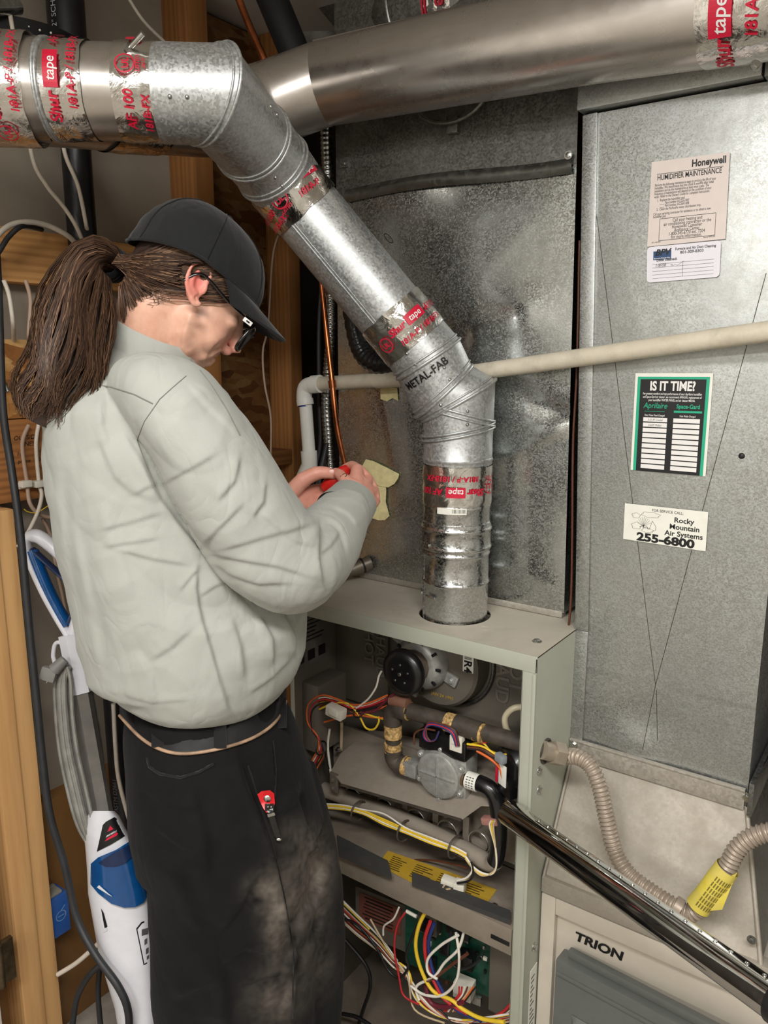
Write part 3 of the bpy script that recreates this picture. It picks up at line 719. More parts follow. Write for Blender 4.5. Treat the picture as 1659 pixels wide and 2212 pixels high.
# slightly proud grey door, skewed a little outwards
dl = WY(1200, 2071, BY - .03); 
D0 = V((dl.x, BY - .03, dl.z)); du = V((cos(radians(-4)), sin(radians(-4)), 0)); dn = V((du.y, -du.x, 0))
def dbox(u0, u1, z0, z1, t0, t1, bev=.002):
    bb_ = B(); c = D0 + du * ((u0 + u1) / 2) + dn * ((t0 + t1) / 2); c.z = D0.z + (z0 + z1) / 2
    bb_.obox(c, du, dn, V((0, 0, 1)), (u1 - u0, t1 - t0, z1 - z0), bev); return bb_
dr = obj('door', dbox(0, .55, -.47, 0, -.036, .0, .004), M_door, ac)
obj('door_top_lip', dbox(.016, .55, .0, .016, -.03, -.016, .003), M_door, dr)
obj('door_ridge', dbox(.004, .55, -.030, -.022, -.002, .004, .002), M_door, dr)
for cx in (.040, .118, .196):
    for k in range(6):
        z = -.105 - k * .027 - 0.0 * cx
        c = D0 + du * (cx + .028); c.z = D0.z + z
        bb_ = B(); hw, hh, t = .030, .008, .008
        def lv(u, v, c=c, hw=hw, hh=hh, t=t):
            return c + du * (hw * (2 * u - 1)) + V((0, 0, 1)) * (hh * (2 * v - 1)) + dn * (.0015 + t * max(0, (1 - v)) * min(1, 10 * min(u, 1 - u) + .0))
        bb_.grid(10, 4, lv); lo = lv(0, 0); bb_.quad(c - du * hw - V((0, 0, hh)) + dn * .0006, c + du * hw - V((0, 0, hh)) + dn * .0006, c + du * hw - V((0, 0, hh - .004)) + dn * .0006, c - du * hw - V((0, 0, hh - .004)) + dn * .0006)
        obj('louver', bb_, M_door, dr, 40)
        bb_ = B(); bb_.obox(c - V((0, 0, hh + .001)) + dn * .0005, du, dn, V((0, 0, 1)), (hw * 2, .001, .004)); obj('louver_slot', bb_, M_black, dr)

# ================================================================= stickers
def qmap(tl, tr, br, bl, y, off=0.0):
    A, B_, C_, D_ = (WY(*p, y) for p in (tl, tr, br, bl))
    return lambda u, v: (D_.lerp(C_, u)).lerp(A.lerp(B_, u), v) + V((0, -off, 0))
def sticker(name, quad, mat, label, y, rad=.0):
    f0 = qmap(*quad, y); b = B()
    if rad:
        w = (f0(1, 1) - f0(0, 1)).length; h = (f0(0, 1) - f0(0, 0)).length; rx_, ry_ = rad / w, rad / h; pts = []
        for cx, cy, a0 in ((1 - rx_, 1 - ry_, 0), (rx_, 1 - ry_, 90), (rx_, ry_, 180), (1 - rx_, ry_, 270)):
            for k in range(6):
                a = radians(a0 + k * 18); pts.append(f0(cx + rx_ * cos(a), cy + ry_ * sin(a)))
    else: pts = [f0(0, 0), f0(1, 0), f0(1, 1), f0(0, 1)]
    b.prism(pts, V((0, .0004, 0)))
    o = obj(name, b, mat, None, None, label, 'sticker')
    return o, qmap(*quad, y, .0004), qmap(*quad, y, .0008)
SY = RY - .0085
# humidifier notice, aspect w:h ~ .62
o, f1, f2 = sticker('notice_sticker', [(1408, 350), (1577, 328), (1567, 516), (1398, 533)], M_paper, 'cream humidifier maintenance notice stuck high on the return duct', SY)
b = B(); asp = 1.09
fa = lambda u, v: f1(u, v)
def T(s, x, y, size, **k): put_text(b, s, lambda u, v: fa(x + u, y + v * asp), 0, 0, size, **k)
T('Honeywell', .745, .885, .105, bold=.03, sx=.95); rect2(b, fa, .08, .845, .93, .850)
T('HUMIDIFIER MAINTENANCE', .5, .775, .082, bold=.012, sx=.80)
for i, s in enumerate(('Perform the following maintenance steps to prolong the life of your', 'humidifier. We recommend that you check it monthly after initial', 'installation and do the maintenance at least once a year. The', 'frequency of maintenance will depend on the condition of your', 'water. Refer to the Owner\'s Guide for complete instructions.')):
    T(s, .06, .705 - i * .034, .041, align='LEFT', sx=.70)
T('1.  Replace the humidifier pad.', .10, .525, .040, align='LEFT', sx=.75); T('____ Part number HC22A1007', .14, .490, .040, align='LEFT', sx=.75); T('____ Part number HC26A1008', .14, .456, .040, align='LEFT', sx=.75); T('2.  Clean the PerfectFlo water distribution tray.', .10, .418, .040, align='LEFT', sx=.75)
T('Call your servicing contractor for assistance or to obtain a new', .06, .365, .041, align='LEFT', sx=.70); T('humidifier pad.', .06, .333, .041, align='LEFT', sx=.70)
frame2(b, fa, .15, .055, .87, .320, .005)
for i, s in enumerate(('Call your heating and', 'air conditioning contractor or the', 'Honeywell Customer', 'Assistance Center', '1-800-345-6770 ext. 7204', 'for more information.')): T(s, .51, .268 - i * .040, .052, sx=.85)
T('69-1146 8/97', .06, .035, .022, align='LEFT'); T('Part # 9999-032', .80, .035, .022)
obj('printed_text', b, M_black, o, None)
# duct cleaning card
o, f1, f2 = sticker('service_card_sticker', [(1398, 534), (1558, 519), (1554, 598), (1397, 611)], M_card, 'white duct cleaning card below the humidifier notice', SY, .006)
b = B(); asp = 2.0; fa = lambda u, v: f1(u, v)
T('Furnace and Air Duct Cleaning', .665, .84, .054, bold=.015, sx=.80); T('801-309-8303', .62, .735, .056, bold=.015)
T('Date cleaned:', .28, .575, .052, bold=.02)
for k in range(5): rect2(b, fa, .08, .50 - k * .1, .92, .506 - k * .1)
rect2(b, fa, .50, .10, .504, .50); obj('printed_text', b, M_black, o, None)
b = B(); rect2(b, fa, .09, .62, .34, .86); lg = obj('logo_patch', b, M_navy, o, None)
b = B(); fb = f2
put_text(b, "BPV", lambda u, v: fb(.215 + u, .74 + v * 2), 0, 0, .12, bold=.03, shear=.3); obj('logo_letters', b, M_black, lg, None)
b = B(); put_text(b, "Brown's Power-Vac", lambda u, v: fb(.215 + u, .64 + v * 2), 0, 0, .028, bold=.02); obj('logo_caption', b, M_white, lg, None)
b = B(); put_text(b, '1/8/08', lambda u, v: f1(.19 + u, .42 + v * 2), 0, 0, .06, shear=.3)
stroke2(b, f1, [(.33, .45), (.36, .47), (.35, .42), (.38, .43), (.40, .45), (.43, .42), (.52, .53)], .005); obj('handwriting', b, M_grey, o, None)
# IS IT TIME? sticker
o, f1, f2 = sticker('filter_reminder_sticker', [(1373, 806), (1541, 806), (1524, 1029), (1362, 1015)], M_paper2, 'black and teal filter reminder sticker on the return duct under the white pipe', SY)
asp = .77
b = B(); rect2(b, f1, .035, 0, .965, .965); fr = obj('teal_border', b, M_teal, o, None)
b = B(); rect2(b, lambda u, v: qmap((1373, 806), (1541, 806), (1524, 1029), (1362, 1015), SY, .0007)(u, v), .075, 0, .925, .94); bk = obj('black_field', b, M_black, o, None)
fq = qmap((1373, 806), (1541, 806), (1524, 1029), (1362, 1015), SY, .0011); fa = fq
b = B(); T('IS IT TIME?', .5, .83, .165, bold=.035, sx=.78)
obj('title_print', b, M_white, o, None); b = B()
for i, s in enumerate(('For greatest comfort and top performance of your Aprilaire humidifier', 'and Space-Gard air cleaner, we recommend ANNUAL replacement of', 'your humidifier WATER PANEL and air cleaner MEDIA.')): T(s, .5, .785 - i * .032, .043, bold=.01, sx=.62)
obj('paragraph_print', b, M_white, o, None); b = B()
T('Date Water Panel Changed', .29, .570, .034, bold=.01, sx=.7); obj('heading_print', b, M_white, o, None); b = B(); T('Date Media Changed', .72, .570, .034, bold=.01, sx=.7)
for k in range(10):
    y1 = .555 - k * .0535
    for xa, xb in ((.14, .46), (.54, .88)):
        b_ = B(); rect2(b_, fq, xa, max(.0, y1 - .042), xb, y1); obj('date_box', b_, M_white, bk, None)
obj('heading_print', b, M_white, o, None)
b = B(); T('Aprilaire', .29, .650, .105, bold=.005, shear=.25, sx=.85); T('Space-Gard', .72, .655, .075, bold=.02, sx=.85); rect2(b, fq, .15, .615, .42, .619); rect2(b, fq, .54, .612, .90, .632); obj('teal_print', b, M_teal, o, None)
b = B(); fa = qmap((1373, 806), (1541, 806), (1524, 1029), (1362, 1015), SY, .0014); T('3-31-97 Coulad', .30, .522, .042, sx=.75, shear=.2); T('5-4-99 Meban', .30, .468, .042, sx=.75, shear=.2); obj('handwriting', b, M_grey, o, None)
# service call sticker
o, f1, f2 = sticker('service_call_sticker', [(1350, 1087), (1530, 1106), (1524, 1191), (1346, 1164)], M_paper2, 'white service call sticker with black phone number on the return duct', SY)
b = B(); asp = 2.2; fa = f1
T('FOR SERVICE CALL:', .53, .86, .044, sx=1.0, bold=.005)
T('Rocky', .73, .64, .085, bold=.02, sx=1.1); T('Mountain', .74, .46, .085, bold=.02, sx=1.1); T('Air Systems', .735, .28, .085, bold=.02, sx=1.1)
T('255-6800', .52, .035, .135, bold=.045, sx=1.35)
def cloudline(pts, w=.004): stroke2(b, f1, pts, w)
def puff(cx, cy, n, rx_, ry_):
    cloudline([(cx + rx_ * cos(2 * pi * k / 24) * (1 + .12 * sin(n * 2 * pi * k / 24)), cy + ry_ * sin(2 * pi * k / 24) * (1 + .12 * sin(n * 2 * pi * k / 24))) for k in range(25)])
puff(.15, .70, 5, .05, .07); puff(.33, .76, 6, .11, .075); puff(.16, .42, 5, .06, .09); puff(.30, .33, 6, .07, .06)
for k in range(9):
    a = radians(30 + k * 15); cloudline([(.25, .42), (.25 + .10 * cos(a), .42 + .26 * sin(a))], .003)
cloudline([(.20, .40), (.24, .44), (.25, .38), (.29, .43), (.31, .36)], .008); cloudline([(.32, .36), (.355, .60), (.40, .46), (.40, .36), (.34, .30)], .004)
obj('printed_text', b, M_black, o, None)
# ================================================================= furnace
M_sage = painted('sage_enamel', (172, 176, 162), .38, dust=.25, dustcol=(164, 158, 144), var=.03, grime=.12, sc=10, bump=.05)
M_sagedusty = painted('sage_enamel_dusty', (186, 180, 166), .55, dust=.7, dustcol=(192, 182, 166), var=.06, grime=.35, sc=14, bump=.15)
M_inner = painted('dusty_inner_steel', (112, 106, 96), .5, dust=.5, dustcol=(92, 84, 74), var=.1, sc=12, bump=.15, metal=.2)
M_shield = painted('dusty_shield', (150, 142, 130), .6, dust=.6, dustcol=(128, 116, 102), var=.08, sc=20, grime=.3, bump=.2)
M_deck = painted('dusty_deck', (128, 118, 106), .6, dust=.6, dustcol=(150, 138, 122), var=.1, sc=10, grime=.4, bump=.25)
M_iron = painted('black_iron_dusty', (50, 46, 42), .55, dust=.75, dustcol=(92, 82, 70), var=.15, sc=30, bump=.3)
M_ironblk = plain('black_enamel_pipe', (20, 20, 21), .28, var=.15, coat=.3)
M_dope = plain('gold_pipe_dope', (186, 152, 98), .6, var=.35, nscale=150, bump=.5)
M_cast = plain('cast_aluminium', (170, 170, 166), .38, .45, var=.08, nscale=90, bump=.2)
M_white_pl = plain('white_nylon', (226, 222, 208), .45, var=.03)
M_yellowl = painted('yellow_label', (200, 162, 44), .55, dust=.45, dustcol=(150, 122, 60), var=.06, bump=0)
M_green = plain('green_circuit_board', (22, 74, 58), .4, var=.15, nscale=60)
M_foam = painted('black_foam_strip', (52, 52, 52), .9, dust=.4, dustcol=(84, 80, 74), var=.1, bump=.3)
WC = {k: plain('wire_' + k, c, .45, var=.06) for k, c in dict(red=(190, 44, 48), white=(232, 226, 214), yellow=(232, 196, 52), black=(26, 26, 28), brown=(92, 52, 36), orange=(222, 104, 44), blue=(36, 52, 110), maroon=(104, 36, 48), tan=(198, 178, 146)).items()}
fur = thing('furnace', (-.785, 1.5, 0), 'open sage green gas furnace with burners and wiring exposed', 'furnace')
# top panel with a round hole
b = B(); HR = .0715; hc = V((fx, fy, 0)); N_ = 48
def outer(a):
    dx, dy = cos(a), sin(a); ts = []
    for lim, o_, d_ in ((FX0, fx, dx), (FX1, fx, dx)):
        if abs(d_) > 1e-6 and (lim - o_) / d_ > 0: ts.append((lim - o_) / d_)
    for lim, o_, d_ in ((FY0, fy, dy), (1.42, fy, dy)):
        if abs(d_) > 1e-6 and (lim - o_) / d_ > 0: ts.append((lim - o_) / d_)
    t = min(ts); return V((fx + dx * t, fy + dy * t, 0))
angs = sorted([2 * pi * k / N_ for k in range(N_)] + [atan2(y - fy, x - fx) % (2 * pi) for x in (FX0, FX1) for y in (FY0, 1.42)]); m = len(angs)
ro = [outer(a) for a in angs]; ri = [V((fx + HR * cos(a), fy + HR * sin(a), 0)) for a in angs]
for z in (FZT, FZT - .003):
    b.add([p + V((0, 0, z)) for p in ro] + [p + V((0, 0, z)) for p in ri], [(k, (k + 1) % m, m + (k + 1) % m, m + k) for k in range(m)])
b.add([p + V((0, 0, FZT)) for p in ri] + [p + V((0, 0, FZT - .003)) for p in ri], [(k, (k + 1) % m, m + (k + 1) % m, m + k) for k in range(m)])
top = obj('top_panel', b, M_sagedusty, fur, 40)
b = B(); b.box((FX0, FY0 - .002, FZT - .030), (FX1, FY0 + .001, FZT + .0006), .0008); obj('front_lip', b, M_sage, fur)
b = B(); b.hexbolt(WZ(1160, 1386, FZT), (0, 0, 1), .006, .004); obj('screw', b, M_steel, top)
b = B(); q = WZ(1046, 1357, FZT); b.tube_rings([(q + V((0, 0, -.001)), .011), (q + V((0, 0, .0006)), .011), (q + V((0, 0, .0006)), .009), (q + V((0, 0, .0001)), .009)], (0, 0, 1), 20); obj('knockout', b, M_sagedusty, top)
# cabinet sides
b = B(); b.box((FX0, FY0, 0), (FX0 + .003, 1.9, FZT - .003)); lsd = obj('side_panel', b, M_inner, fur)
b = B(); b.box((FX1 - .003, FY0 - .002, 0), (FX1, 1.9, FZT - .003), .0008); rsd = obj('side_panel', b, M_sage, fur)
b = B(); b.box((FX1 - .026, FY0 - .004, 0), (FX1, FY0 - .001, FZT - .030), .0008); b.box((FX1 - .026, FY0 - .004, 0), (FX1 - .024, FY0 + .016, FZT - .03), .0005); b.box((FX1 - .006, FY0 - .007, 0), (FX1 + .001, FY0 - .002, FZT - .030), .002); obj('corner_post', b, M_sage, fur)
b = B(); b.box((FX0, FY0 - .004, 0), (FX0 + .010, FY0 - .001, FZT - .030), .0008); obj('corner_post', b, M_sage, fur)
b = B(); b.box((FX0, 1.88, 0), (FX1, 1.9, FZT)); obj('back_panel', b, M_inner, fur)
b = B(); b.box((FX0, 1.42, FZT - .003), (FX1, 1.9, FZT)); obj('rear_top', b, M_sage, fur)
for py_ in (1665, 1706, 2045):
    b = B(); b.hexbolt(WX(1164 if py_ < 2000 else 1153, py_, FX1), (1, 0, 0), .0055, .005); obj('bolt', b, M_steel, rsd)
b = B(); b.box((FX1, 1.185, .30), (FX1 + .0008, 1.215, .46)); dl_ = obj('data_label', b, M_paper2, rsd)
b = B()
for k in range(14): b.box((FX1 + .0008, 1.189, .31 + k * .010), (FX1 + .0011, 1.196 + .016 * random.random(), .313 + k * .010))
obj('label_print', b, M_grey, dl_, None)
# gas entry hole rim on the right side
gc = WX(1178, 1622, FX1)
b = B(); b.tube([gc + V((.001, .021 * cos(a * pi / 14), .021 * sin(a * pi / 14))) for a in range(28)], .003, 6, closed=True); b.box((gc.x, gc.y - .012, gc.z - .015), (gc.x + .002, gc.y + .012, gc.z + .015), .001); obj('pipe_grommet', b, M_iron, rsd)
# vestibule panel behind the burners
VY = 1.318; DZ = .556
b = B(); b.box((FX0 + .003, VY, DZ + .001), (FX1 - .003, VY + .003, FZT - .004)); ves = obj('vestibule_panel', b, M_inner, fur)
for (cx, cy, wd_, hg) in ((808, 1462, .16, .17),):
    c = WY(cx, cy, VY); b = B(); b.obox(c + V((-.03, -.004, .04)), (1, 0, 0), (0, 1, 0), (0, 0, 1), (.15, .012, .22), .006); obj('access_plate', b, M_inner, ves)
for (t_, px_, py_, s_) in (('HOT', 1117, 1448, .044), ('CHAUD', 1088, 1448, .040), ('HOT', 806, 1395, .036), ('CHAUD', 832, 1405, .034)):
    c = WY(px_, py_, VY); b = B(); fn = lambda u, v, c=c: V((c.x + v, VY - .0135 if px_ < 900 else VY - .0025, c.z - u))
    put_text(b, t_, fn, 0, -.014, s_, bold=.02); vs0 = list(b.v); fs0 = list(b.f)
    obj('embossed_word', b, plain('embossed_steel', (130, 124, 114), .45, .3), ves, None)
# junction box and rating plate on the left wall
b = B(); b.box((FX0 + .003, 1.19, .74), (FX0 + .05, 1.288, .90), .003); jb = obj('junction_box', b, M_inner, fur)
b = B(); b.box((FX0 + .0032, 1.165, .93), (FX0 + .004, 1.295, 1.075)); rp = obj('rating_plate', b, painted('grey_plate', (84, 84, 82), .5, dust=.3, bump=0), fur)
b = B()
for k in range(9): b.box((FX0 + .004, 1.172, 1.060 - k * .009), (FX0 + .0044, 1.172 + .06 + .05 * random.random(), 1.063 - k * .009))
for k in range(3): b.box((FX0 + .004, 1.175 + k * .036, .942), (FX0 + .0044, 1.199 + k * .036, .966))
obj('plate_print', b, M_black, rp, None)
# ---- draft inducer
ic = WY(866, 1455, 1.176); IX, IZ = ic.x, ic.z
inducer_c = V((IX + .012, 0, IZ - .004))
b = B(); b.lathe((IX + .030, VY, IZ - .002), (0, -1, 0), [(0, .100), (.006, .100), (.006, .094), (.05, .092), (.056, .086)], 48); hs = obj('inducer_housing', b, M_inner, fur, 40)
b = B(); b.tube([(IX + .030 + .103 * cos(a * pi / 24), VY - .008, IZ - .002 + .103 * sin(a * pi / 24)) for a in range(48)], .0035, 8, closed=True); obj('housing_rim', b, M_old, hs, 60)
rl = B(); c = WY(1011, 1420, VY - .058); rl.box((c.x - .012, VY - .0572, c.z - .032), (c.x + .012, VY - .0566, c.z + .034), .0003); rl_ = obj('rating_sticker', rl, M_paper2, hs)
b = B(); put_text(b, 'R4', lambda u, v: V((c.x + v, VY - .0576, c.z - u)), .020, -.008, .024, bold=.03)
for k in range(14): b.box((c.x - .008, VY - .0576, c.z + .028 - k * .0025), (c.x + .008, VY - .0574, c.z + .0292 - k * .0025))
obj('sticker_print', b, M_black, rl_, None)
b = B(); put_text(b, 'JAN 24 1995', lambda u, v: V((IX + .045 + u, VY - .0575, IZ - .070 + v)), 0, 0, .010); obj('stamped_date', b, M_yellowl, hs, None)
b = B(); b.lathe((IX, VY - .052, IZ), (0, -1, 0), [(0, .058), (.012, .060), (.03, .054), (.04, .042)], 36); mc = obj('motor_bell', b, M_cast, fur, 40)
for k in range(10):
    a = 2 * pi * k / 10; b = B(); d = V((cos(a), 0, sin(a))); t_ = V((-d.z, 0, d.x))
    b.obox(V((IX, VY - .0865, IZ)) + d * .048, d, V((0, -1, 0)), t_, (.018, .004, .006), .001); obj('vent_slot', b, M_black, mc)
for a in (-.35, 1.6, 2.6, 4.4):
    b = B(); d = V((cos(a), 0, sin(a))); t_ = V((-d.z, 0, d.x)); b.obox(V((IX, VY - .06, IZ)) + d * .068, d, V((0, -1, 0)), t_, (.036, .008, .024), .003); b.hexbolt(V((IX, VY - .0645, IZ)) + d * .074, (0, -1, 0), .005, .005); obj('mounting_ear', b, M_cast, mc)
b = B(); b.lathe((IX, VY - .088, IZ), (0, -1, 0), [(0, .034), (.03, .034), (.034, .030)], 12); obj('motor_core', b, painted('brown_laminations', (84, 66, 52), .5, dust=.4, bump=.1), fur, 40)
b = B(); b.lathe((IX, VY - .118, IZ), (0, -1, 0), [(0, .030), (.002, .043), (.010, .0475), (.020, .0465), (.026, .041), (.028, .030), (.027, .006), (.030, .005)], 40); fan_ = obj('cooling_fan', b, M_blackplast, fur, 50)
b = B()
for k in range(5):
    a = 2 * pi * k / 5 + .3; b.ellipsoid((IX + .019 * cos(a), VY - .1462, IZ + .019 * sin(a)), (.0025, .0015, .0025), nu=8, nv=5)
b.ellipsoid((IX, VY - .148, IZ), (.004, .002, .004), nu=8, nv=5); obj('fan_rivet', b, M_steel, fan_)
# ---- gas piping
def ip(px, py, y=1.195): return WY(px, py, y)
def pipe(name, pts, r, mat, parent=fur, n=6, seg=18, sm=60):
    b = B(); b.tube(catmull(pts, n) if len(pts) > 2 else pts, r, seg); return obj(name, b, mat, parent, sm)
GY = 1.200
pipe('gas_pipe', [ip(886, 1536, GY), ip(1150, 1612, GY + .01)], .0165, M_iron)
pipe('pipe_coupling', [ip(985, 1564, GY), ip(1040, 1582, GY)], .0195, M_iron)
for a_, c_ in (((965, 1559), (985, 1565)), ((1020, 1577), (1045, 1585)), ((868, 1532), (884, 1536)), ((849, 1565), (849, 1592)), ((849, 1604), (849, 1622))):
    b = B(); p0, p1 = ip(*a_, GY), ip(*c_, GY); dd = (p1 - p0)
    b.tube([p0 + dd * (k / 6) for k in range(7)], [.0178 + .0016 * random.random() for k in range(7)], 16); obj('pipe_dope', b, M_dope, fur, 60)
pipe('elbow_fitting', [ip(884, 1538, GY), ip(862, 1532, GY), ip(850, 1538, GY), ip(848, 1562, GY)], .0195, M_iron)
pipe('pipe_nipple', [ip(848, 1555, GY), ip(850, 1630, GY)], .0150, M_iron)
pipe('elbow_fitting', [ip(850, 1618, GY), ip(851, 1636, GY), ip(862, 1650, GY), ip(882, 1655, GY)], .0190, M_iron)
pipe('pipe_dope', [ip(874, 1653, GY), ip(884, 1657, GY)], .0195, M_dope)
b = B(); p = ip(893, 1658, GY); b.obox(p, (1, 0, 0), (0, 1, 0), (0, 0, 1), (.032, .034, .030), .004); obj('valve_inlet', b, M_cast, fur)
pipe('cap_plate', [ip(845, 1512, GY - .004), ip(882, 1520, GY - .004)], .012, painted('rust_plate', (120, 66, 44), .6, dust=.4, bump=0))
# ---- gas valve
vc = WY(946, 1675, 1.178)
valve = B(); valve.lathe((vc.x, vc.y + .05, vc.z), (0, -1, 0), [(0, .050), (.040, .052), (.046, .048), (.052, .046), (.054, .042)], 36)
valve.obox((vc.x + .01, vc.y + .035, vc.z), (1, 0, 0), (0, 1, 0), (0, 0, 1), (.094, .05, .092), .010)
gv = obj('gas_valve', valve, M_cast, fur, 40)
b = B(); b.box((vc.x - .040, vc.y - .0065, vc.z - .002), (vc.x + .040, vc.y - .003, vc.z + .002), .001); b.box((vc.x - .002, vc.y - .0065, vc.z - .040), (vc.x + .002, vc.y - .003, vc.z + .040), .001); obj('cap_ribs', b, M_cast, gv)
for k in range(6):
    a = 2 * pi * k / 6 + .5; b = B(); q = V((vc.x + .053 * cos(a), vc.y + .010, vc.z + .053 * sin(a))); b.lathe(q + V((0, .02, 0)), (0, -1, 0), [(0, .008), (.022, .008), (.024, .007)], 14); b.hexbolt(q + V((0, -.003, 0)), (0, -1, 0), .0045, .004, False); obj('cap_screw', b, M_cast, gv)
kb = WY(943, 1632, 1.19)
b = B(); b.obox((vc.x + .004, vc.y + .035, vc.z + .062), (1, 0, 0), (0, 1, 0), (0, 0, 1), (.106, .060, .040), .004); b.obox((vc.x - .02, vc.y + .03, vc.z + .086), (1, 0, 0), (0, 1, 0), (0, 0, 1), (.05, .03, .010), .003); obj('solenoid_block', b, M_blackplast, gv)
b = B(); b.obox((vc.x + .036, vc.y + .010, vc.z + .076), (1, 0, 0), (0, 1, 0), (0, 0, 1), (.027, .014, .032), .002); b.obox((vc.x + .036, vc.y + .003, vc.z + .082), (1, 0, 0), (0, 1, 0), (0, 0, 1), (.016, .006, .012), .001); obj('plug_connector', b, M_white_pl, gv)
# outlet: threaded nipple, black bend down to the manifold
OY = 1.195
pipe('threaded_nipple', [ip(982, 1675, OY), ip(1015, 1686, OY)], .0150, plain('brass_stub', (150, 128, 104), .45, .7, var=.2, bump=.4))
ot = [ip(1008, 1684, OY), ip(1036, 1692, OY), ip(1060, 1706, OY), ip(1074, 1735, OY), ip(1078, 1780, OY), ip(1076, 1830, OY), ip(1068, 1860, OY), ip(1052, 1862, 1.20), ip(1010, 1838, 1.205), ip(860, 1765, 1.215), ip(700, 1705, 1.225)]
pp = catmull(ot, 8); k_ = int(len(pp) * .60)
b = B(); b.tube(pp[:k_ + 1], .0160, 18); obj('outlet_pipe', b, M_ironblk, fur, 60)
b = B(); b.tube(pp[k_:], .0168, 18); obj('manifold_pipe', b, M_shield, fur, 60)
b = B(); p0, p1 = ip(1010, 1684, OY), ip(1034, 1692, OY); b.tube([p0, p1], .0168, 20); vt = obj('paper_tag', b, M_paper2, fur, 60)
b = B(); fnp = curved_fn((p0 + p1) / 2, (p1 - p0), -FW, .0172)
for k in range(5):
    for j in range(3): rect2(b, fnp, -.012 + k * .005, -.008 + j * .006, -.010 + k * .005, -.004 + j * .006)
obj('tag_print', b, M_grey, vt, None)
# ---- burner shield and burners
s0, s1, s2, s3 = WY(737, 1622, 1.285), WY(1135, 1688, 1.30), WY(1062, 1742, 1.19), WY(735, 1690, 1.185)
shp = [(800, 1575, 1.30), (1140, 1640, 1.31), (1140, 1688, 1.25), (1066, 1740, 1.19), (1040, 1738, 1.188), (998, 1768, 1.172), (738, 1692, 1.172), (716, 1664, 1.20), (735, 1628, 1.25)]
b = B(); b.prism([WY(*q) for q in shp], V((0, 0, -.003))); sh = obj('burner_shield', b, M_shield, fur, 30)
b = B(); b.bar(WY(998, 1770, 1.172), WY(738, 1694, 1.172), .010, .003, (0, 0, 1)); obj('shield_edge', b, M_iron, sh)
b = B(); b.hexbolt(WY(731, 1624, 1.25) + V((0, 0, .004)), (0, 0, 1), .005, .005); obj('shield_screw', b, M_steel, sh)
for i in range(5):
    px_ = 762 + i * 68; py_ = 1722 + i * 24.5
    c = WY(px_, py_, 1.225); b = B()
    b.lathe(c + V((0, .06, .0)), (0, -1, 0), [(0, .019), (.04, .019), (.055, .024), (.060, .024), (.058, .021), (.03, .016)], 24); bn = obj('burner', b, M_shield, fur, 40)
    b = B(); b.tube([c + V((.021 * cos(a * pi / 12), .002, .021 * sin(a * pi / 12))) for a in range(24)], .0022, 8, closed=True); obj('burner_ring', b, M_steel, bn, 60)
    b = B(); b.obox(c + V((-.040, .02, .004)), (1, 0, 0), (0, 1, 0), (0, 0, 1), (.014, .004, .058), .001); b.obox(c + V((.0, .03, -.028)), (1, 0, 0), (0, 1, 0), (0, 0, 1), (.044, .05, .003), .001); obj('burner_bracket', b, M_shield, bn)
b = B(); b.box((FX0 + .02, 1.275, .600), (FX1 - .02, 1.283, .775), .001); obj('burner_box_panel', b, M_shield, fur)
b = B(); p = WY(722, 1690, 1.19); b.obox(p, (1, 0, 0), (0, 1, 0), (0, 0, 1), (.022, .004, .045), .001); b.hexbolt(p + V((0, -.003, .008)), (0, -1, 0), .005, .004); b.hexbolt(p + V((0, -.003, -.012)), (0, -1, 0), .005, .004); obj('bracket', b, M_inner, fur)
# ---- pressure switch on the right
sc_ = WY(1104, 1652, 1.215)
b = B(); b.lathe(sc_ + V((.012, .01, 0)), V((-.5, -1, 0)), [(0, .044), (.018, .046), (.022, .040), (.03, .036)], 32); b.obox(sc_ + V((.004, -.018, -.034)), (1, -.5, 0), (.5, 1, 0), (0, 0, 1), (.04, .02, .034), .003); ps = obj('pressure_switch', b, M_blackplast, fur, 40)
b = B(); b.obox(sc_ + V((-.004, -.027, -.010)), (1, -.5, 0), (.5, 1, 0), (0, 0, 1), (.022, .002, .042), .0005); lb = obj('white_label', b, M_paper2, ps)
b = B(); b.obox(sc_ + V((-.019, -.0205, -.010)), (1, -.5, 0), (.5, 1, 0), (0, 0, 1), (.006, .002, .042), .0005); obj('red_stripe', b, M_red, ps)
b = B(); b.obox(sc_ + V((-.006, -.032, .026)), (1, -.5, 0), (.5, 1, 0), (0, 0, 1), (.022, .014, .016), .003); obj('spade_boot', b, plain('grey_spade', (140, 146, 152), .4), ps)
b = B(); b.obox(sc_ + V((-.024, -.006, -.058)), (1, -.3, 0), (.3, 1, 0), (0, 0, 1), (.018, .010, .022), .002); obj('spade_boot', b, WC['orange'], ps)
pipe('rubber_tube', [WY(1140, 1527, 1.25), WY(1110, 1530, 1.235), WY(1092, 1548, 1.23), WY(1093, 1572, 1.23), WY(1104, 1590, 1.24)], .0062, plain('amber_rubber', (186, 176, 150), .4))
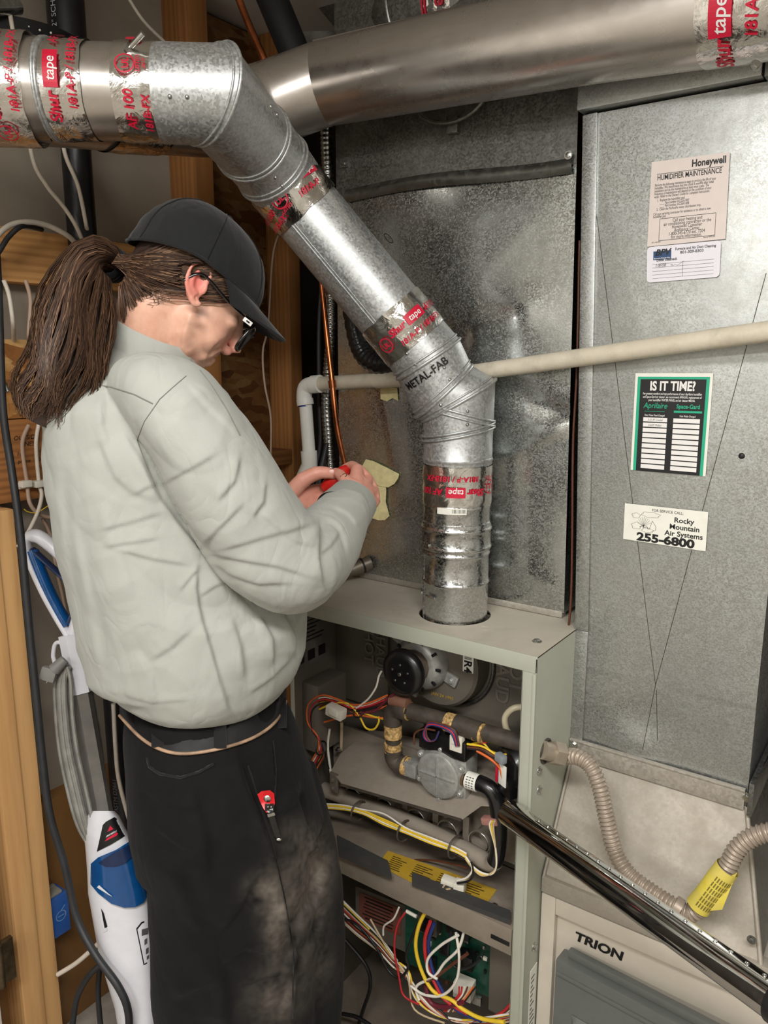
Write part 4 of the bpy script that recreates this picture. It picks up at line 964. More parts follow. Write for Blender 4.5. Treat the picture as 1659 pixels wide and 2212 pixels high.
# ---- blower deck
DZ = .556
b = B(); b.box((FX0 + .003, FY0, DZ - .003), (FX1 - .003, 1.316, DZ), .0005); dk = obj('blower_deck', b, M_deck, fur)
b = B(); b.box((FX0 + .012, FY0 - .003, DZ - .056), (FX1 - .028, FY0 + .001, DZ), .0015); dlip = obj('deck_lip', b, M_deck, fur)
b = B(); b.box((WY(1062, 2035, FY0).x, FY0 - .0050, DZ - .036), (WY(1102, 2045, FY0).x, FY0 - .0028, DZ - .028), .0005); obj('latch_slot', b, M_black, dlip)
b = B(); b.prism([WZ(*q, DZ + .0006) for q in ((838, 1838), (955, 1878), (1073, 1922), (1045, 1962), (900, 1912), (815, 1868))], V((0, 0, .0005))); yl = obj('warning_label', b, M_yellowl, dk)
b = B(); A_, B2, C2, D2 = (WZ(*q, DZ + .0016) for q in ((846, 1846), (1060, 1922), (1040, 1954), (828, 1872)))
for k in range(7):
    for j in range(4):
        u0, u1 = j * .25 + .02, j * .25 + .10 + .12 * random.random(); v0 = (k + .3) / 7; v1 = v0 + .06
        f = lambda u, v: A_.lerp(B2, u).lerp(D2.lerp(C2, u), v); b.quad(f(u0, v0), f(u1, v0), f(u1, v1), f(u0, v1))
obj('label_print', b, plain('dark_ink', (86, 66, 22), .6), yl, None)
for q in (((728, 1812), (838, 1868), (846, 1900), (732, 1850)), ((890, 1893), (1102, 1976), (1102, 1998), (890, 1914))):
    b = B(); P_ = [WZ(*p, DZ + .002) for p in q]; b.prism(P_, V((0, 0, .010))); obj('foam_gasket', b, M_foam, dk, 30)
b = B(); b.hexbolt(WZ(1068, 1957, DZ), (0, 0, 1), .005, .004); b.cyl(WZ(1058, 1956, DZ) + V((0, 0, .004)), WZ(1075, 1962, DZ) + V((0, 0, .004)), .0025, seg=8); obj('loose_screw', b, M_steel, dk)
# ---- lower compartment
b = B(); b.box((FX0 + .003, 1.16, .015), (FX1 - .003, 1.88, .03)); obj('base_pan', b, M_deck, fur)
b = B(); b.box((FX0 + .003, 1.62, .03), (FX1 - .003, 1.63, DZ - .01)); obj('blower_bulkhead', b, M_dark, fur)
CY = 1.235
c0, c1 = WY(888, 1995, CY), WY(1052, 2160, CY)
b = B(); b.obox(((c0.x + c1.x) / 2 - .01, CY + .012, (c0.z + c1.z) / 2 + .02), (1, .12, 0), (-.12, 1, 0), (0, 0, 1), (abs(c1.x - c0.x) + .01, .003, abs(c0.z - c1.z) + .07), .0008); pcb = obj('control_board', b, M_green, fur)
b = B(); b.box((c1.x + .004, CY - .002, c1.z - .02), (c1.x + .052, CY + .06, c0.z + .07), .002); obj('board_bracket', b, M_inner, fur)
rnd = random.Random(3)
for (px_, py_, w_, h_, t_, mm, nm) in ((934, 1982, .044, .050, .03, M_inner, 'relay'), (934, 1984, .030, .034, .034, M_blackplast, 'relay_cap'), (985, 1990, .030, .036, .026, M_blackplast, 'capacitor'), (1005, 2000, .030, .045, .022, M_blackplast, 'relay_cap'), (1012, 2068, .034, .032, .026, M_blackplast, 'transformer_block'), (1008, 2128, .040, .036, .03, M_white_pl, 'plug_housing'), (960, 2050, .02, .02, .012, M_blackplast, 'chip'), (935, 2080, .016, .03, .010, M_blackplast, 'chip'), (1030, 2160, .02, .02, .01, M_steel, 'terminal'), (925, 2040, .012, .012, .012, M_white_pl, 'terminal')):
    c = WY(px_, py_, CY); b = B(); b.obox((c.x, CY - t_ / 2 + .006, c.z), (1, .12, 0), (-.12, 1, 0), (0, 0, 1), (w_, t_, h_), .002); obj(nm, b, mm, pcb)
for k in range(26):
    c = WY(rnd.uniform(900, 1045), rnd.uniform(2010, 2150), CY); b = B(); b.obox((c.x, CY + .008, c.z), (1, .12, 0), (-.12, 1, 0), (0, 0, 1), (rnd.uniform(.004, .010), .006, rnd.uniform(.004, .010)), .001); obj('board_component', b, rnd.choice((M_blackplast, M_white_pl, M_steel, WC['brown'])), pcb)
b = B(); c = WY(845, 1985, 1.27); b.obox((c.x - .02, 1.28, c.z), (1, .1, 0), (-.1, 1, 0), (0, 0, 1), (.14, .05, .12), .003); wl = obj('transformer_cover', b, M_inner, fur)
b = B(); b.obox((c.x - .02, 1.2535, c.z + .015), (1, .1, 0), (-.1, 1, 0), (0, 0, 1), (.11, .001, .07)); wlb = obj('warning_plate', b, painted('rust_red_plate', (118, 52, 36), .5, dust=.3, bump=0), wl)
b = B()
for k in range(7): b.obox((c.x - .02 - .01 * random.random(), 1.2525, c.z + .043 - k * .009), (1, .1, 0), (-.1, 1, 0), (0, 0, 1), (.07 + .02 * random.random(), .0008, .003))
obj('plate_print', b, M_black, wlb, None)
# ---- wires: every one a tube of its own
def wire(col, pts, r=.0022, y=1.19, n=6):
    P_ = [WY(p[0], p[1], p[2] if len(p) > 2 else y) for p in pts]
    return pipe('wire', P_, r, WC[col], fur, n, 7)
H = [(840, 1512), (800, 1528), (765, 1532), (735, 1520), (700, 1512), (672, 1530), (672, 1570), (690, 1600), (694, 1625), (680, 1655), (672, 1690)]
hc_ = ['orange', 'white', 'brown', 'red', 'maroon', 'yellow', 'black', 'orange', 'brown']
for i, c in enumerate(hc_):
    o_ = (i - 4) * 2.6
    wire(c, [(x + o_ * .5 + rnd.uniform(-2, 2), y + o_ * .9 + rnd.uniform(-2, 2), 1.19 + .003 * (i % 3)) for x, y in H], .0020)
wire('yellow', [(690, 1532), (720, 1520), (752, 1520), (775, 1545), (790, 1572), (808, 1575), (818, 1560), (818, 1548)]); wire('white', [(770, 1530), (795, 1510), (812, 1485), (818, 1462), (824, 1450)]); wire('maroon', [(775, 1540), (810, 1535), (835, 1512), (850, 1500)], .003)
wire('orange', [(700, 1560), (760, 1545), (810, 1550), (850, 1552)], .002); wire('yellow', [(780, 1538), (815, 1550), (850, 1556)], .002)
wire('white', [(712, 1575, 1.22), (708, 1610, 1.22), (712, 1650, 1.22), (718, 1690, 1.22)], .003); wire('black', [(705, 1570, 1.22), (702, 1610, 1.22), (712, 1660, 1.22)], .004); wire('tan', [(738, 1560, 1.25), (737, 1620, 1.26)], .004)
b = B(); p = WY(726, 1537, 1.175); b.obox(p, (1, 0, -.12), (0, 1, 0), (.12, 0, 1), (.042, .022, .024), .003); b.obox(p + V((.002, -.012, .002)), (1, 0, -.12), (0, 1, 0), (.12, 0, 1), (.022, .006, .012), .001); obj('plug_connector', b, M_white_pl, fur)
for q in ((775, 1535), (694, 1616)):
    b = B(); p = WY(*q, 1.19); b.tube([p + V((.012 * cos(a * pi / 8), .010 * sin(a * pi / 8), .012 * sin(a * pi / 8))) for a in range(16)], .0018, 6, closed=True); obj('zip_tie', b, M_black, fur, 60)
for c, off in (('blue', 0), ('red', 2.5), ('blue', 5), ('brown', 7)):
    wire(c, [(985 + off, 1612), (975 + off, 1585 - off), (950, 1570 - off), (925, 1568 - off), (914 + off, 1585), (922 + off, 1600), (940, 1598), (948, 1580)], .0019, 1.178)
wire('brown', [(895, 1608), (896, 1585), (915, 1575), (940, 1578)], .0019, 1.178)
for c, off in (('brown', 0), ('black', 3), ('yellow', -6)):
    wire(c, [(985, 1600), (1000, 1612 + off), (1040, 1618 + off), (1065, 1632 + off), (1085, 1640)], .0022, 1.19)
wire('orange', [(1030, 1622), (1060, 1640), (1080, 1660), (1086, 1688)], .0026, 1.19); wire('yellow', [(1004, 1612), (1040, 1604), (1060, 1622), (1085, 1630), (1110, 1625)], .002, 1.2); wire('red', [(1020, 1615), (1040, 1606), (1052, 1603)], .002, 1.2)
for i, c in enumerate(('white', 'yellow', 'yellow', 'white', 'yellow', 'black')):
    o_ = (i - 2.5) * 2.4
    wire(c, [(690, 1742 + o_), (740, 1745 + o_), (785, 1755 + o_), (830, 1776 + o_ * 1.6 - (8 if i == 0 else 0)), (876, 1795 + o_ * 1.2), (930, 1817 + o_ * 1.3), (982, 1836 + o_), (1008, 1850 + o_)], .0018, 1.178)
for i, c in enumerate(('white', 'yellow', 'tan')):
    wire(c, [(1005, 1848 + i * 3), (1020, 1870 + i * 2), (1040, 1885 + i * 3), (1062, 1888 - i), (1072, 1870), (1070, 1830), (1058 + i * 4, 1785), (1062 + i * 4, 1772)], .0020, 1.178)
for q in ((775, 1752), (874, 1795), (984, 1830)):
    b = B(); p = WY(*q, 1.19); b.tube([p + V((.004 * cos(a * pi / 8), .022 * cos(a * pi / 8), .022 * sin(a * pi / 8))) for a in range(16)], .0022, 6, closed=True); obj('zip_tie', b, M_iron, fur, 60)
b = B(); p = WY(1060, 1772, 1.185); b.obox(p, (1, 0, .3), (0, 1, 0), (-.3, 0, 1), (.034, .016, .014), .002); obj('igniter_block', b, painted('pink_ceramic', (168, 108, 100), .7, dust=.4), fur)
b = B(); p = WZ(975, 1908, DZ + .012); b.obox(p, (1, .2, -.1), (-.2, 1, 0), (.1, 0, 1), (.040, .02, .018), .002); b.obox(p + V((.02, 0, .002)), (1, .2, 0), (-.2, 1, 0), (0, 0, 1), (.022, .022, .022), .002); obj('plug_connector', b, M_white_pl, fur)
wire('white', [(988, 1902), (1008, 1896), (1020, 1880), (1016, 1862)], .0022, 1.175); wire('black', [(988, 1908), (1014, 1902), (1022, 1885), (1018, 1862)], .0022, 1.175); wire('brown', [(800, 1857, 1.24), (860, 1858, 1.23), (930, 1858, 1.22), (985, 1868, 1.21), (1010, 1875, 1.2)], .0022); wire('tan', [(960, 1912), (956, 1922), (972, 1920)], .002, 1.17)
# lower bundle
LB = [('white', .0022), ('yellow', .0022), ('black', .0022), ('tan', .002), ('red', .0022), ('brown', .002), ('white', .0022), ('black', .0022), ('orange', .002), ('maroon', .002), ('white', .002), ('tan', .002)]
for i, (c, r) in enumerate(LB):
    j = rnd.uniform(-4, 4); e = rnd.uniform(-14, 14)
    wire(c, [(730, 1935 + i * 4.2, 1.19), (770, 1975 + i * 4, 1.19), (815, 2020 + i * 3 + j, 1.185), (850, 2065 + i * 2.2 + j, 1.18), (880 + j, 2105 + e, 1.18), (905 + e, 2150 + j, 1.175), (940 + e, 2185 + j, 1.175), (985, 2205 + e * .3, 1.18), (1050, 2198 + i * 1.4, 1.19), (1100, 2190 + i * 1.5, 1.2)], r)
wire('yellow', [(922, 1965), (905, 2000), (898, 2045), (910, 2095), (935, 2140), (975, 2160), (1000, 2180), (1040, 2200), (1090, 2208)], .0042, 1.17)
wire('red', [(930, 1990), (918, 2030), (922, 2080), (940, 2125), (962, 2160), (1010, 2190)], .0040, 1.172); wire('blue', [(938, 1995), (926, 2035), (932, 2085), (950, 2130), (985, 2180), (1040, 2205)], .0040, 1.174)
wire('white', [(1003, 2010), (990, 2050), (960, 2080), (938, 2110), (900, 2130), (905, 2160)], .0030, 1.17); wire('white', [(985, 2015), (992, 2070), (985, 2120), (955, 2150), (915, 2148), (888, 2130)], .0030, 1.168); wire('white', [(990, 2020), (955, 2040), (925, 2070), (925, 2100), (945, 2115)], .0030, 1.166)
wire('black', [(900, 2000), (878, 2060), (882, 2090), (862, 2112), (838, 2095), (815, 2050), (775, 2000), (745, 1985)], .0030, 1.172); wire('black', [(975, 2010), (968, 2060), (985, 2090), (1015, 2088), (1038, 2070)], .0030, 1.175); wire('red', [(875, 1972), (858, 2000), (852, 2050), (862, 2110), (872, 2150), (905, 2170)], .0022, 1.17); wire('white', [(862, 1960), (850, 1985), (830, 2000), (828, 2020)], .0022, 1.18)
wire('brown', [(1010, 2060), (975, 2085), (945, 2108), (920, 2120)], .0034, 1.17); wire('tan', [(800, 1985), (840, 2055), (880, 2110), (895, 2180), (960, 2210)], .0022, 1.175); wire('maroon', [(920, 2130), (930, 2165), (960, 2175), (1000, 2165)], .005, 1.172)
for i, c in enumerate(('red', 'red', 'white', 'brown', 'tan', 'orange', 'black')): wire(c, [(992 + i * 6, 2132), (990 + i * 4, 2150), (975 + i * 3, 2165 + i * 2), (958 + i * 5, 2185)], .0018, 1.178)
for i, c in enumerate(('red', 'brown', 'white', 'yellow', 'black', 'blue')): wire(c, [(1040, 2205 + i * 2, 1.19), (1080, 2190 + i * 3, 1.2), (1105, 2168 + i * 5, 1.21), (1125, 2150 + i * 6, 1.22)], .003)
wire('black', [(745, 2030, 1.22), (790, 2085, 1.22), (800, 2130, 1.22), (785, 2180, 1.22), (770, 2230, 1.22)], .0045); wire('black', [(740, 2190, 1.2), (770, 2197, 1.2), (800, 2215, 1.2)], .0045)
b = B(); p = WY(890, 1975, 1.18); b.cyl(WY(878, 1968, 1.18), WY(900, 1980, 1.18), .004, seg=8); obj('wire_splice', b, M_white_pl, fur, 60)

# ================================================================= flexible gas connector
gas = thing('gas_connector', (-.42, 1.2, .66), 'corrugated flexible gas connector with yellow tag drooping across the boot', 'gas hose')
hp = [(1224, 1633, 1.235), (1250, 1636, 1.222), (1276, 1656, 1.215), (1296, 1702, 1.21), (1311, 1770, 1.205), (1328, 1838, 1.20), (1358, 1888, 1.19), (1410, 1928, 1.185), (1455, 1957, 1.18), (1490, 1972, 1.18), (1515, 1958, 1.18), (1542, 1915, 1.185), (1572, 1872, 1.19), (1592, 1835, 1.195), (1622, 1810, 1.20), (1665, 1797, 1.205), (1760, 1790, 1.21)]
P_ = catmull([WY(*p) for p in hp], 30)
L = 0; pts = [P_[0]]; rr = []
dense = []
acc = 0.0
for a_, c_ in zip(P_[:-1], P_[1:]):
    n_ = max(1, int((c_ - a_).length / .0008)); dense += [a_.lerp(c_, k / n_) for k in range(n_)]
s_ = 0; R_ = []
for i, p in enumerate(dense):
    if i: s_ += (p - dense[i - 1]).length
    R_.append(.0122 + .0028 * max(0, cos(s_ / .0072 * 2 * pi)) ** .7 if cos(s_ / .0072 * 2 * pi) > 0 else .0122)
b = B(); b.tube(dense, R_, 14); obj('corrugated_hose', b, M_flex, gas, 70)
g0, g1 = WX(1172, 1620, FX1 + .002), WY(1228, 1634, 1.235); gd = (g1 - g0).normalized()
b = B(); b.tube_rings([(g0, .0165), (g0 + gd * .022, .0165)], gd, 20); b.tube_rings([(g0 + gd * .020, .022), (g0 + gd * .042, .022), (g0 + gd * .046, .019)], gd, 6); b.tube_rings([(g0 + gd * .044, .0165), (g0 + gd * .058, .0150)], gd, 18); obj('flare_fitting', b, painted('dusty_brass', (172, 160, 144), .45, dust=.5, metal=.5, bump=.1), gas, 30)
b = B(); q0, q1 = WY(1455, 1955, 1.18), WY(1470, 1966, 1.18); b.tube([q0, q1], .0175, 20); obj('crimp_band', b, M_flex, gas, 40)
q0, q1 = WY(1508, 1958, 1.18), WY(1572, 1874, 1.19); b = B(); b.tube([q0, q0.lerp(q1, .3), q0.lerp(q1, .7), q1], [.019, .0178, .0185, .0180], 22, cap=False); b.prism([WY(1548, 1940, 1.172), WY(1562, 1900, 1.178), WY(1592, 1885, 1.185), WY(1560, 1965, 1.172), WY(1530, 1968, 1.17)], V((0, .001, 0))); yt = obj('yellow_tag', b, painted('bright_yellow_tag', (226, 206, 60), .5, dust=.45, dustcol=(216, 206, 150), var=.08, bump=.1), gas, 40)
b = B(); fnp = curved_fn(q0.lerp(q1, .5), (q1 - q0), -FW, .0194)
for k in range(8):
    for j in range(6): rect2(b, fnp, -.016 + k * .0042, -.034 + j * .011, -.0142 + k * .0042, -.0255 + j * .011)
obj('tag_print', b, plain('olive_ink', (120, 106, 40), .6), yt, None)
# ================================================================= pipes and lines around the plenum
def solo(name, pts, r, mat, label, cat, n=8, seg=14, group=None, sm=60):
    b = B(); b.tube(catmull(pts, n) if len(pts) > 2 else pts, r, seg); return obj(name, b, mat, None, sm, label, cat, group)
VYP = 1.338
pv = thing('condensate_pipe', WY(662, 990, VYP), 'white plastic drain pipe crossing the plenum and turning down', 'pipe')
def rp(px, py, y=VYP): return WY(px, py, y)
b = B(); b.tube([rp(1720, 707, 1.269), rp(1035, 803, 1.334), rp(850, 820, 1.342)], .0155, 22); obj('long_run', b, M_pvcold, pv, 60)
b = B(); b.tube([rp(862, 818), rp(690, 829)], .0152, 22); obj('short_run', b, M_pvcold, pv, 60)
b = B(); b.tube([rp(870, 817), rp(812, 821)], .0175, 22); obj('coupling', b, M_pvcold, pv, 40)
b = B(); b.tube(catmull([rp(690, 829), rp(672, 831), rp(660, 838), rp(657, 858), rp(659, 868)], 6), .0180, 22); b.tube([rp(692, 829), rp(676, 830.5)], .0200, 22); b.tube([rp(658, 862), rp(660, 875)], .0195, 22); obj('elbow', b, M_pvc, pv, 40)
b = B(); b.tube([rp(660, 872), rp(668, 985)], .0150, 22); obj('drop_pipe', b, M_pvc, pv, 60)
b = B(); b.tube([rp(659.6, 875), rp(659.9, 878)], .0156, 22); obj('blue_solvent_ring', b, plain('blue_primer', (36, 60, 150), .4), pv, 60)
b = B(); b.tube(catmull([rp(667, 974), rp(669, 1000), rp(664, 1022), rp(645, 1046), rp(625, 1075)], 6), [.0190] * 8 + [.0185] * 17, 22) if False else b.tube([rp(667, 974), rp(669, 1004), rp(655, 1036), rp(628, 1080)], .0190, 22); obj('wye_fitting', b, M_pvc, pv, 50)
solo('copper_line', [WY(690, 560, 1.30), WY(696, 620, 1.30), WY(706, 720, 1.295), WY(718, 830, 1.285), WY(728, 920, 1.28), WY(746, 1010, 1.285), WY(756, 1070, 1.29)], .0062, M_copper, 'thin copper line running down past the white elbow to the hands', 'pipe')
b = B(); b.tube([WY(717, 822, 1.286), WY(719, 838, 1.286)], .0085, 14); obj('soldered_joint', b, M_copper, bpy.data.objects['copper_line'], 60)
solo('copper_line', [W(505, -30, 1.55), W(540, 60, 1.55), W(572, 132, 1.55), W(600, 200, 1.56)], .0075, M_copper, 'copper line dropping beside the black insulated line near the ceiling', 'pipe')
solo('insulated_line', [W(572, -40, 1.60), W(610, 50, 1.60), W(650, 150, 1.61), W(690, 260, 1.62)], .032, M_blackrub, 'thick black insulated line behind the main vent near the ceiling', 'pipe', seg=20)
def conduit(name, pts, r, label, per=.010):
    P_ = catmull(pts, 24); dense = []
    for a_, c_ in zip(P_[:-1], P_[1:]):
        n_ = max(1, int((c_ - a_).length / .0012)); dense += [a_.lerp(c_, k / n_) for k in range(n_)]
    s_ = 0; R_ = []
    for i, p in enumerate(dense):
        if i: s_ += (p - dense[i - 1]).length
        R_.append(r * (.86 + .14 * abs(sin(s_ / per * pi))))
    b = B(); b.tube(dense, R_, 12); return obj(name, b, M_cond, None, 70, label, 'conduit')
conduit('flexible_conduit', [WY(716, 240, 1.385), WY(705, 290, 1.385), WY(712, 480, 1.385), WY(716, 700, 1.385), WY(706, 860, 1.38), WY(711, 960, 1.38), WY(713, 1040, 1.37), WY(690, 1110, 1.35)], .0135, 'spiral metal conduit running down the left edge of the plenum')
conduit('flexible_conduit', [W(600, -20, 1.70), W(620, 60, 1.70), W(640, 130, 1.70), W(652, 190, 1.7)], .012, 'short bit of spiral metal conduit beside the black insulated line near the ceiling')
for i, (x0, lab) in enumerate(((690, 'first'), (672, 'second'))):
    pass
solo('black_wire', [WY(712, 420, 1.40), WY(700, 560, 1.41), WY(690, 700, 1.41), WY(690, 860, 1.41), WY(692, 960, 1.40), WY(676, 1060, 1.38), WY(690, 1200, 1.38), WY(700, 1500, 1.45), V((-1.2, 1.5, .3)), V((-1.2, 1.5, .005))], .0055, M_cableb, 'black wire hanging behind the spiral conduit and copper line', 'wire')
solo('black_wire', [WY(706, 960, 1.37), WY(690, 1030, 1.34), WY(684, 1060, 1.32), WY(660, 1100, 1.3)], .006, M_cableb, 'black wire curving down between the two hands', 'wire')
P_ = catmull([WY(752, 600, 1.325), WY(760, 660, 1.33), WY(772, 730, 1.33), WY(788, 768, 1.33), WY(818, 786, 1.33), WY(850, 782, 1.335)], 10)
b = B(); b.tube(P_, [.021 + .0012 * sin(i * 2.1) for i in range(len(P_))], 20); obj('insulated_hose', b, M_blackplast, None, 70, 'fat black taped hose bending behind the flue beside the plenum', 'hose')
vf = thing('valve_stub', WY(778, 1225, 1.36), 'dirty metal pipe stub at the bottom of the plenum behind the elbow', 'pipe fitting')
b = B(); q0, q1 = WY(800, 1215, 1.372), WY(755, 1232, 1.33); dd = (q1 - q0).normalized(); b.tube_rings([(q0, .016), (q0 + dd * .03, .016), (q0 + dd * .05, .014), (q1 + dd * .05, .013)], dd, 20); obj('stub_pipe', b, painted('grimy_nickel', (150, 142, 130), .4, dust=.5, dustcol=(90, 76, 62), metal=.7, bump=.1), vf, 40)
b = B(); b.tube_rings([(q0 + dd * .018, .0175), (q0 + dd * .022, .0175)], dd, 20); obj('black_ring', b, M_black, vf, 40)
solo('thermostat_wire', [WY(1252, 520, 1.36), WY(1246, 800, 1.355), WY(1238, 960, 1.352), WY(1236, 1180, 1.348), WY(1233, 1300, 1.345), WY(1224, 1380, 1.34), WY(1206, 1445, 1.31), WY(1198, 1475, 1.29)], .0022, WC['brown'], 'thin brown wire in the gap between plenum and return duct', 'wire')

# ducts up at the ceiling
tk = thing('takeoff_duct', W(940, 30, 1.55), 'galvanized round takeoff with tape above the main vent', 'duct')
b = B(); b.tube(catmull([W(1150, -10, 1.45), W(1010, 10, 1.50), W(930, 25, 1.54), W(880, 50, 1.58), W(850, 110, 1.66)], 8), .085, 40); obj('duct_section', b, M_old, tk, 60)
tp = tape_band(tk, W(1012, 8, 1.50), W(952, 22, 1.53), .086, sd=31); tape_print(tp, W(984, 14, 1.515), (W(1012, 8, 1.50) - W(952, 22, 1.53)), -FW - UP * .2, .088, [('t', 'tape', .0, .0, .036), ('r', -.05, -.024, .06, -.020), ('r', -.05, -.030, .06, -.027)])
b = B(); b.tube([W(893, 44, 1.57) + (UP * cos(q * pi / 20) - (FW * .6 + RT * .5).normalized() * sin(q * pi / 20)) * .087 for q in range(40)], .0035, 8, closed=True); obj('bead', b, M_galv, tk, 60)
b = B(); b.prism([W(640, -40, 1.95), W(742, 82, 1.85), W(860, 60, 1.75), W(1000, -40, 1.7)], V((.0, .25, .2))); obj('trunk_duct', b, M_old, None, 30, 'dark sheet metal trunk duct corner near the ceiling behind the takeoff', 'duct')
b = B(); c = W(645, 40, 2.05); b.tube([c + V((-.1, 0, .12)), c + V((.1, .25, -.12))], .13, 36); b.tube([c + V((-.02, .1, .025)) + (RT * cos(q * pi / 20) + UP * sin(q * pi / 20)) * .13 for q in range(40)], .004, 6, closed=True); obj('round_duct', b, M_old, None, 50, 'dark round duct end behind the black insulated line near the ceiling', 'duct')

# ================================================================= left wall: drain stack, cables, strap, boxes
ab = thing('drain_stack', WX(150, 300, -1.52), 'black plastic drain stack standing against the left wall', 'pipe')
sx, sy_ = -1.525, WX(172, 430, -1.525).y
b = B(); b.tube([(sx, sy_, .05), (sx, sy_, 2.42)], .030, 26); st = obj('stack_pipe', b, M_abs, ab, 60)
zc_ = WX(147, 40, -1.49).z; b = B(); b.tube([(sx, sy_, zc_ - .035), (sx, sy_, zc_ + .2)], .037, 26); obj('hub_fitting', b, M_abs, ab, 40)
b = B(); put_text(b, '2" SCH 40', lambda u, v: V((sx + .0378 * sin(.45 - v / .0378), sy_ - .0378 * cos(.45 - v / .0378), zc_ + .02 + u)), 0, 0, .016); obj('pipe_print', b, plain('pale_ink', (190, 196, 200), .5), ab, None)
b = B(); put_text(b, 'ABS-DWV  ASTM D2661', lambda u, v: V((sx + .0306 * sin(.5 - v / .0306), sy_ - .0306 * cos(.5 - v / .0306), .52 + u)), 0, 0, .016); obj('pipe_print', b, plain('dim_ink', (90, 92, 96), .5), ab, None)
stp = thing('strap', W(100, 75, 1.45), 'black perforated hanger strap across the top of the drain stack', 'strap')
P_ = catmull([W(-60, 38, 1.42), W(40, 52, 1.44), W(110, 70, 1.48), W(160, 92, 1.53), W(185, 110, 1.58)], 8)
b = B(); b.tube(P_, .020, 4, ry=.0012, ref=tuple(UP), phase=pi / 4); b = B()
for k in range(len(P_) - 1): b.bar(P_[k], P_[k + 1], .0016, .030, tuple(UP))
b = B(); b.grid(len(P_) - 1, 1, lambda u, v: P_[min(int(u * (len(P_) - 1) + .5), len(P_) - 1)] + UP * (.028 * (v - .5))); obj('band', b, M_blackrub, stp, 60)
for px_, py_ in ((15, 44), (38, 51), (62, 58), (86, 65), (110, 71)):
    b = B(); b.ellipsoid(W(px_, py_, 1.425 + (px_ + 60) * .00021), (.0022, .0022, .0022), nu=8, nv=6); obj('strap_hole', b, M_white, stp)
cw = 'cables on the left wall'
def cable(mat, pts, r, label, cat='cable', name='cable', n=8): return solo(name, pts, r, mat, label, cat, n, 9, None)
def X(px, py, x=-1.486): return WX(px, py, x)
cable(M_cablew, [X(20, 20), X(50, 200), X(70, 340), X(100, 400), X(140, 450), X(170, 500), X(190, 560, -1.53), X(192, 620, -1.55)], .0042, 'white cable looping from the vent down to the pine board')
cable(M_cablew, [X(125, 230), X(140, 330), X(168, 400), X(185, 480), X(190, 520, -1.53), X(192, 600, -1.555)], .0042, 'white cable passing in front of the drain stack')
cable(M_cablew, [X(-30, 540), X(10, 494), X(50, 480), X(100, 486), X(150, 512), X(176, 545, -1.52)], .0052, 'thick white cable arching over the pine board')
cable(M_cableb, [X(-20, 570), X(0, 540), X(20, 510), X(50, 488), X(90, 496, -1.54)], .0050, 'short black cable arching over the pine board')
cable(M_cablew, [X(268, -20), X(310, 45), X(365, 100), X(390, 130)], .0035, 'white cable slanting down behind the hanger bolt')
cable(M_cablew, [X(8, 605), X(20, 640), X(28, 700), X(30, 740, -1.56)], .0042, 'white cable between pine board and strand board', n=6)
cable(M_cabletan, [X(55, 605), X(66, 650), X(62, 725), X(66, 760, -1.56)], .0040, 'tan cable between pine board and strand board')
cable(M_cabletan, [X(62, 918, -1.53), X(48, 960, -1.53), X(58, 1040, -1.53), X(66, 1090, -1.52), X(95, 1115, -1.52), X(150, 1120, -1.52)], .0042, 'tan cable through the white clip, bending right')
cable(M_cablew, [X(84, 915, -1.53), X(78, 960, -1.53), X(84, 1040, -1.53), X(90, 1070, -1.52), X(80, 1110, -1.51), X(55, 1160, -1.50), X(38, 1182, -1.50)], .0042, 'white cable through the white clip, bending left')
cable(M_cabletan, [X(96, 1055, -1.53), X(120, 1095, -1.53), X(150, 1130, -1.53), X(190, 1170, -1.53)], .0038, 'tan cable slanting behind the shirt')
cable(M_cabletan, [X(92, 1120, -1.54), X(110, 1160, -1.54), X(122, 1230, -1.54), X(140, 1310, -1.54), X(150, 1400, -1.54)], .0038, 'tan cable hanging behind the vacuum handle')
cable(M_cablew, [X(20, 1100, -1.53), X(10, 1120, -1.53), X(28, 1165, -1.53), X(40, 1185, -1.52)], .0036, 'white cable end curling behind the black cable')
cable(WC['yellow'], [X(52, 1100, -1.51), X(62, 1106, -1.51), X(82, 1106, -1.51), X(115, 1085, -1.51)], .0010, 'thin yellow wire sticking out by the white clip', 'wire')
b = B(); b.obox(X(66, 1046, -1.537), (0, 1, 0), (1, 0, 0), (0, 0, 1), (.075, .006, .014), .001)
ck = thing('cable_clip', X(66, 1046, -1.542), 'white cable clip strip screwed to the lower board', 'clip'); obj('strip', b, M_white_pl, ck)
for q in (55, 84):
    b = B(); b.obox(X(q, 1045, -1.525), (0, 1, 0), (1, 0, 0), (0, 0, 1), (.022, .016, .014), .002); obj('clamp', b, M_white_pl, ck)
bk_ = [(-8, 540, 1.50), (-2, 640, 1.48), (2, 780, 1.46), (8, 900, 1.44), (26, 1020, 1.42), (44, 1150, 1.42), (60, 1320, 1.43), (78, 1500, 1.44), (92, 1640, 1.45), (108, 1760, 1.46), (140, 1870, 1.47), (165, 1980, 1.47), (205, 2060, 1.45), (255, 2130, 1.43), (277, 2185, 1.43), (279, 2260, 1.44), (281, 2400, 1.47)]
cable(M_cableb, [W(*q) for q in bk_], .0072, 'long black power cord hanging in front of the pine stud and vacuum')
cable(M_cableb, [W(222, 2080, 1.62), W(190, 2110, 1.62), W(165, 2160, 1.64), W(155, 2230, 1.66)], .0065, 'black cord loop by the floor left of the vacuum')
cable(M_cableb, [W(215, 2090, 1.66), W(212, 2150, 1.68), W(220, 2240, 1.70)], .0060, 'straight black cord by the floor beside the cord loop')
cable(M_cablew, [W(125, 2105, 1.75), W(165, 2080, 1.74), W(200, 2050, 1.73), W(216, 2035, 1.72)], .0055, 'white cable crossing the brown wall near the floor')
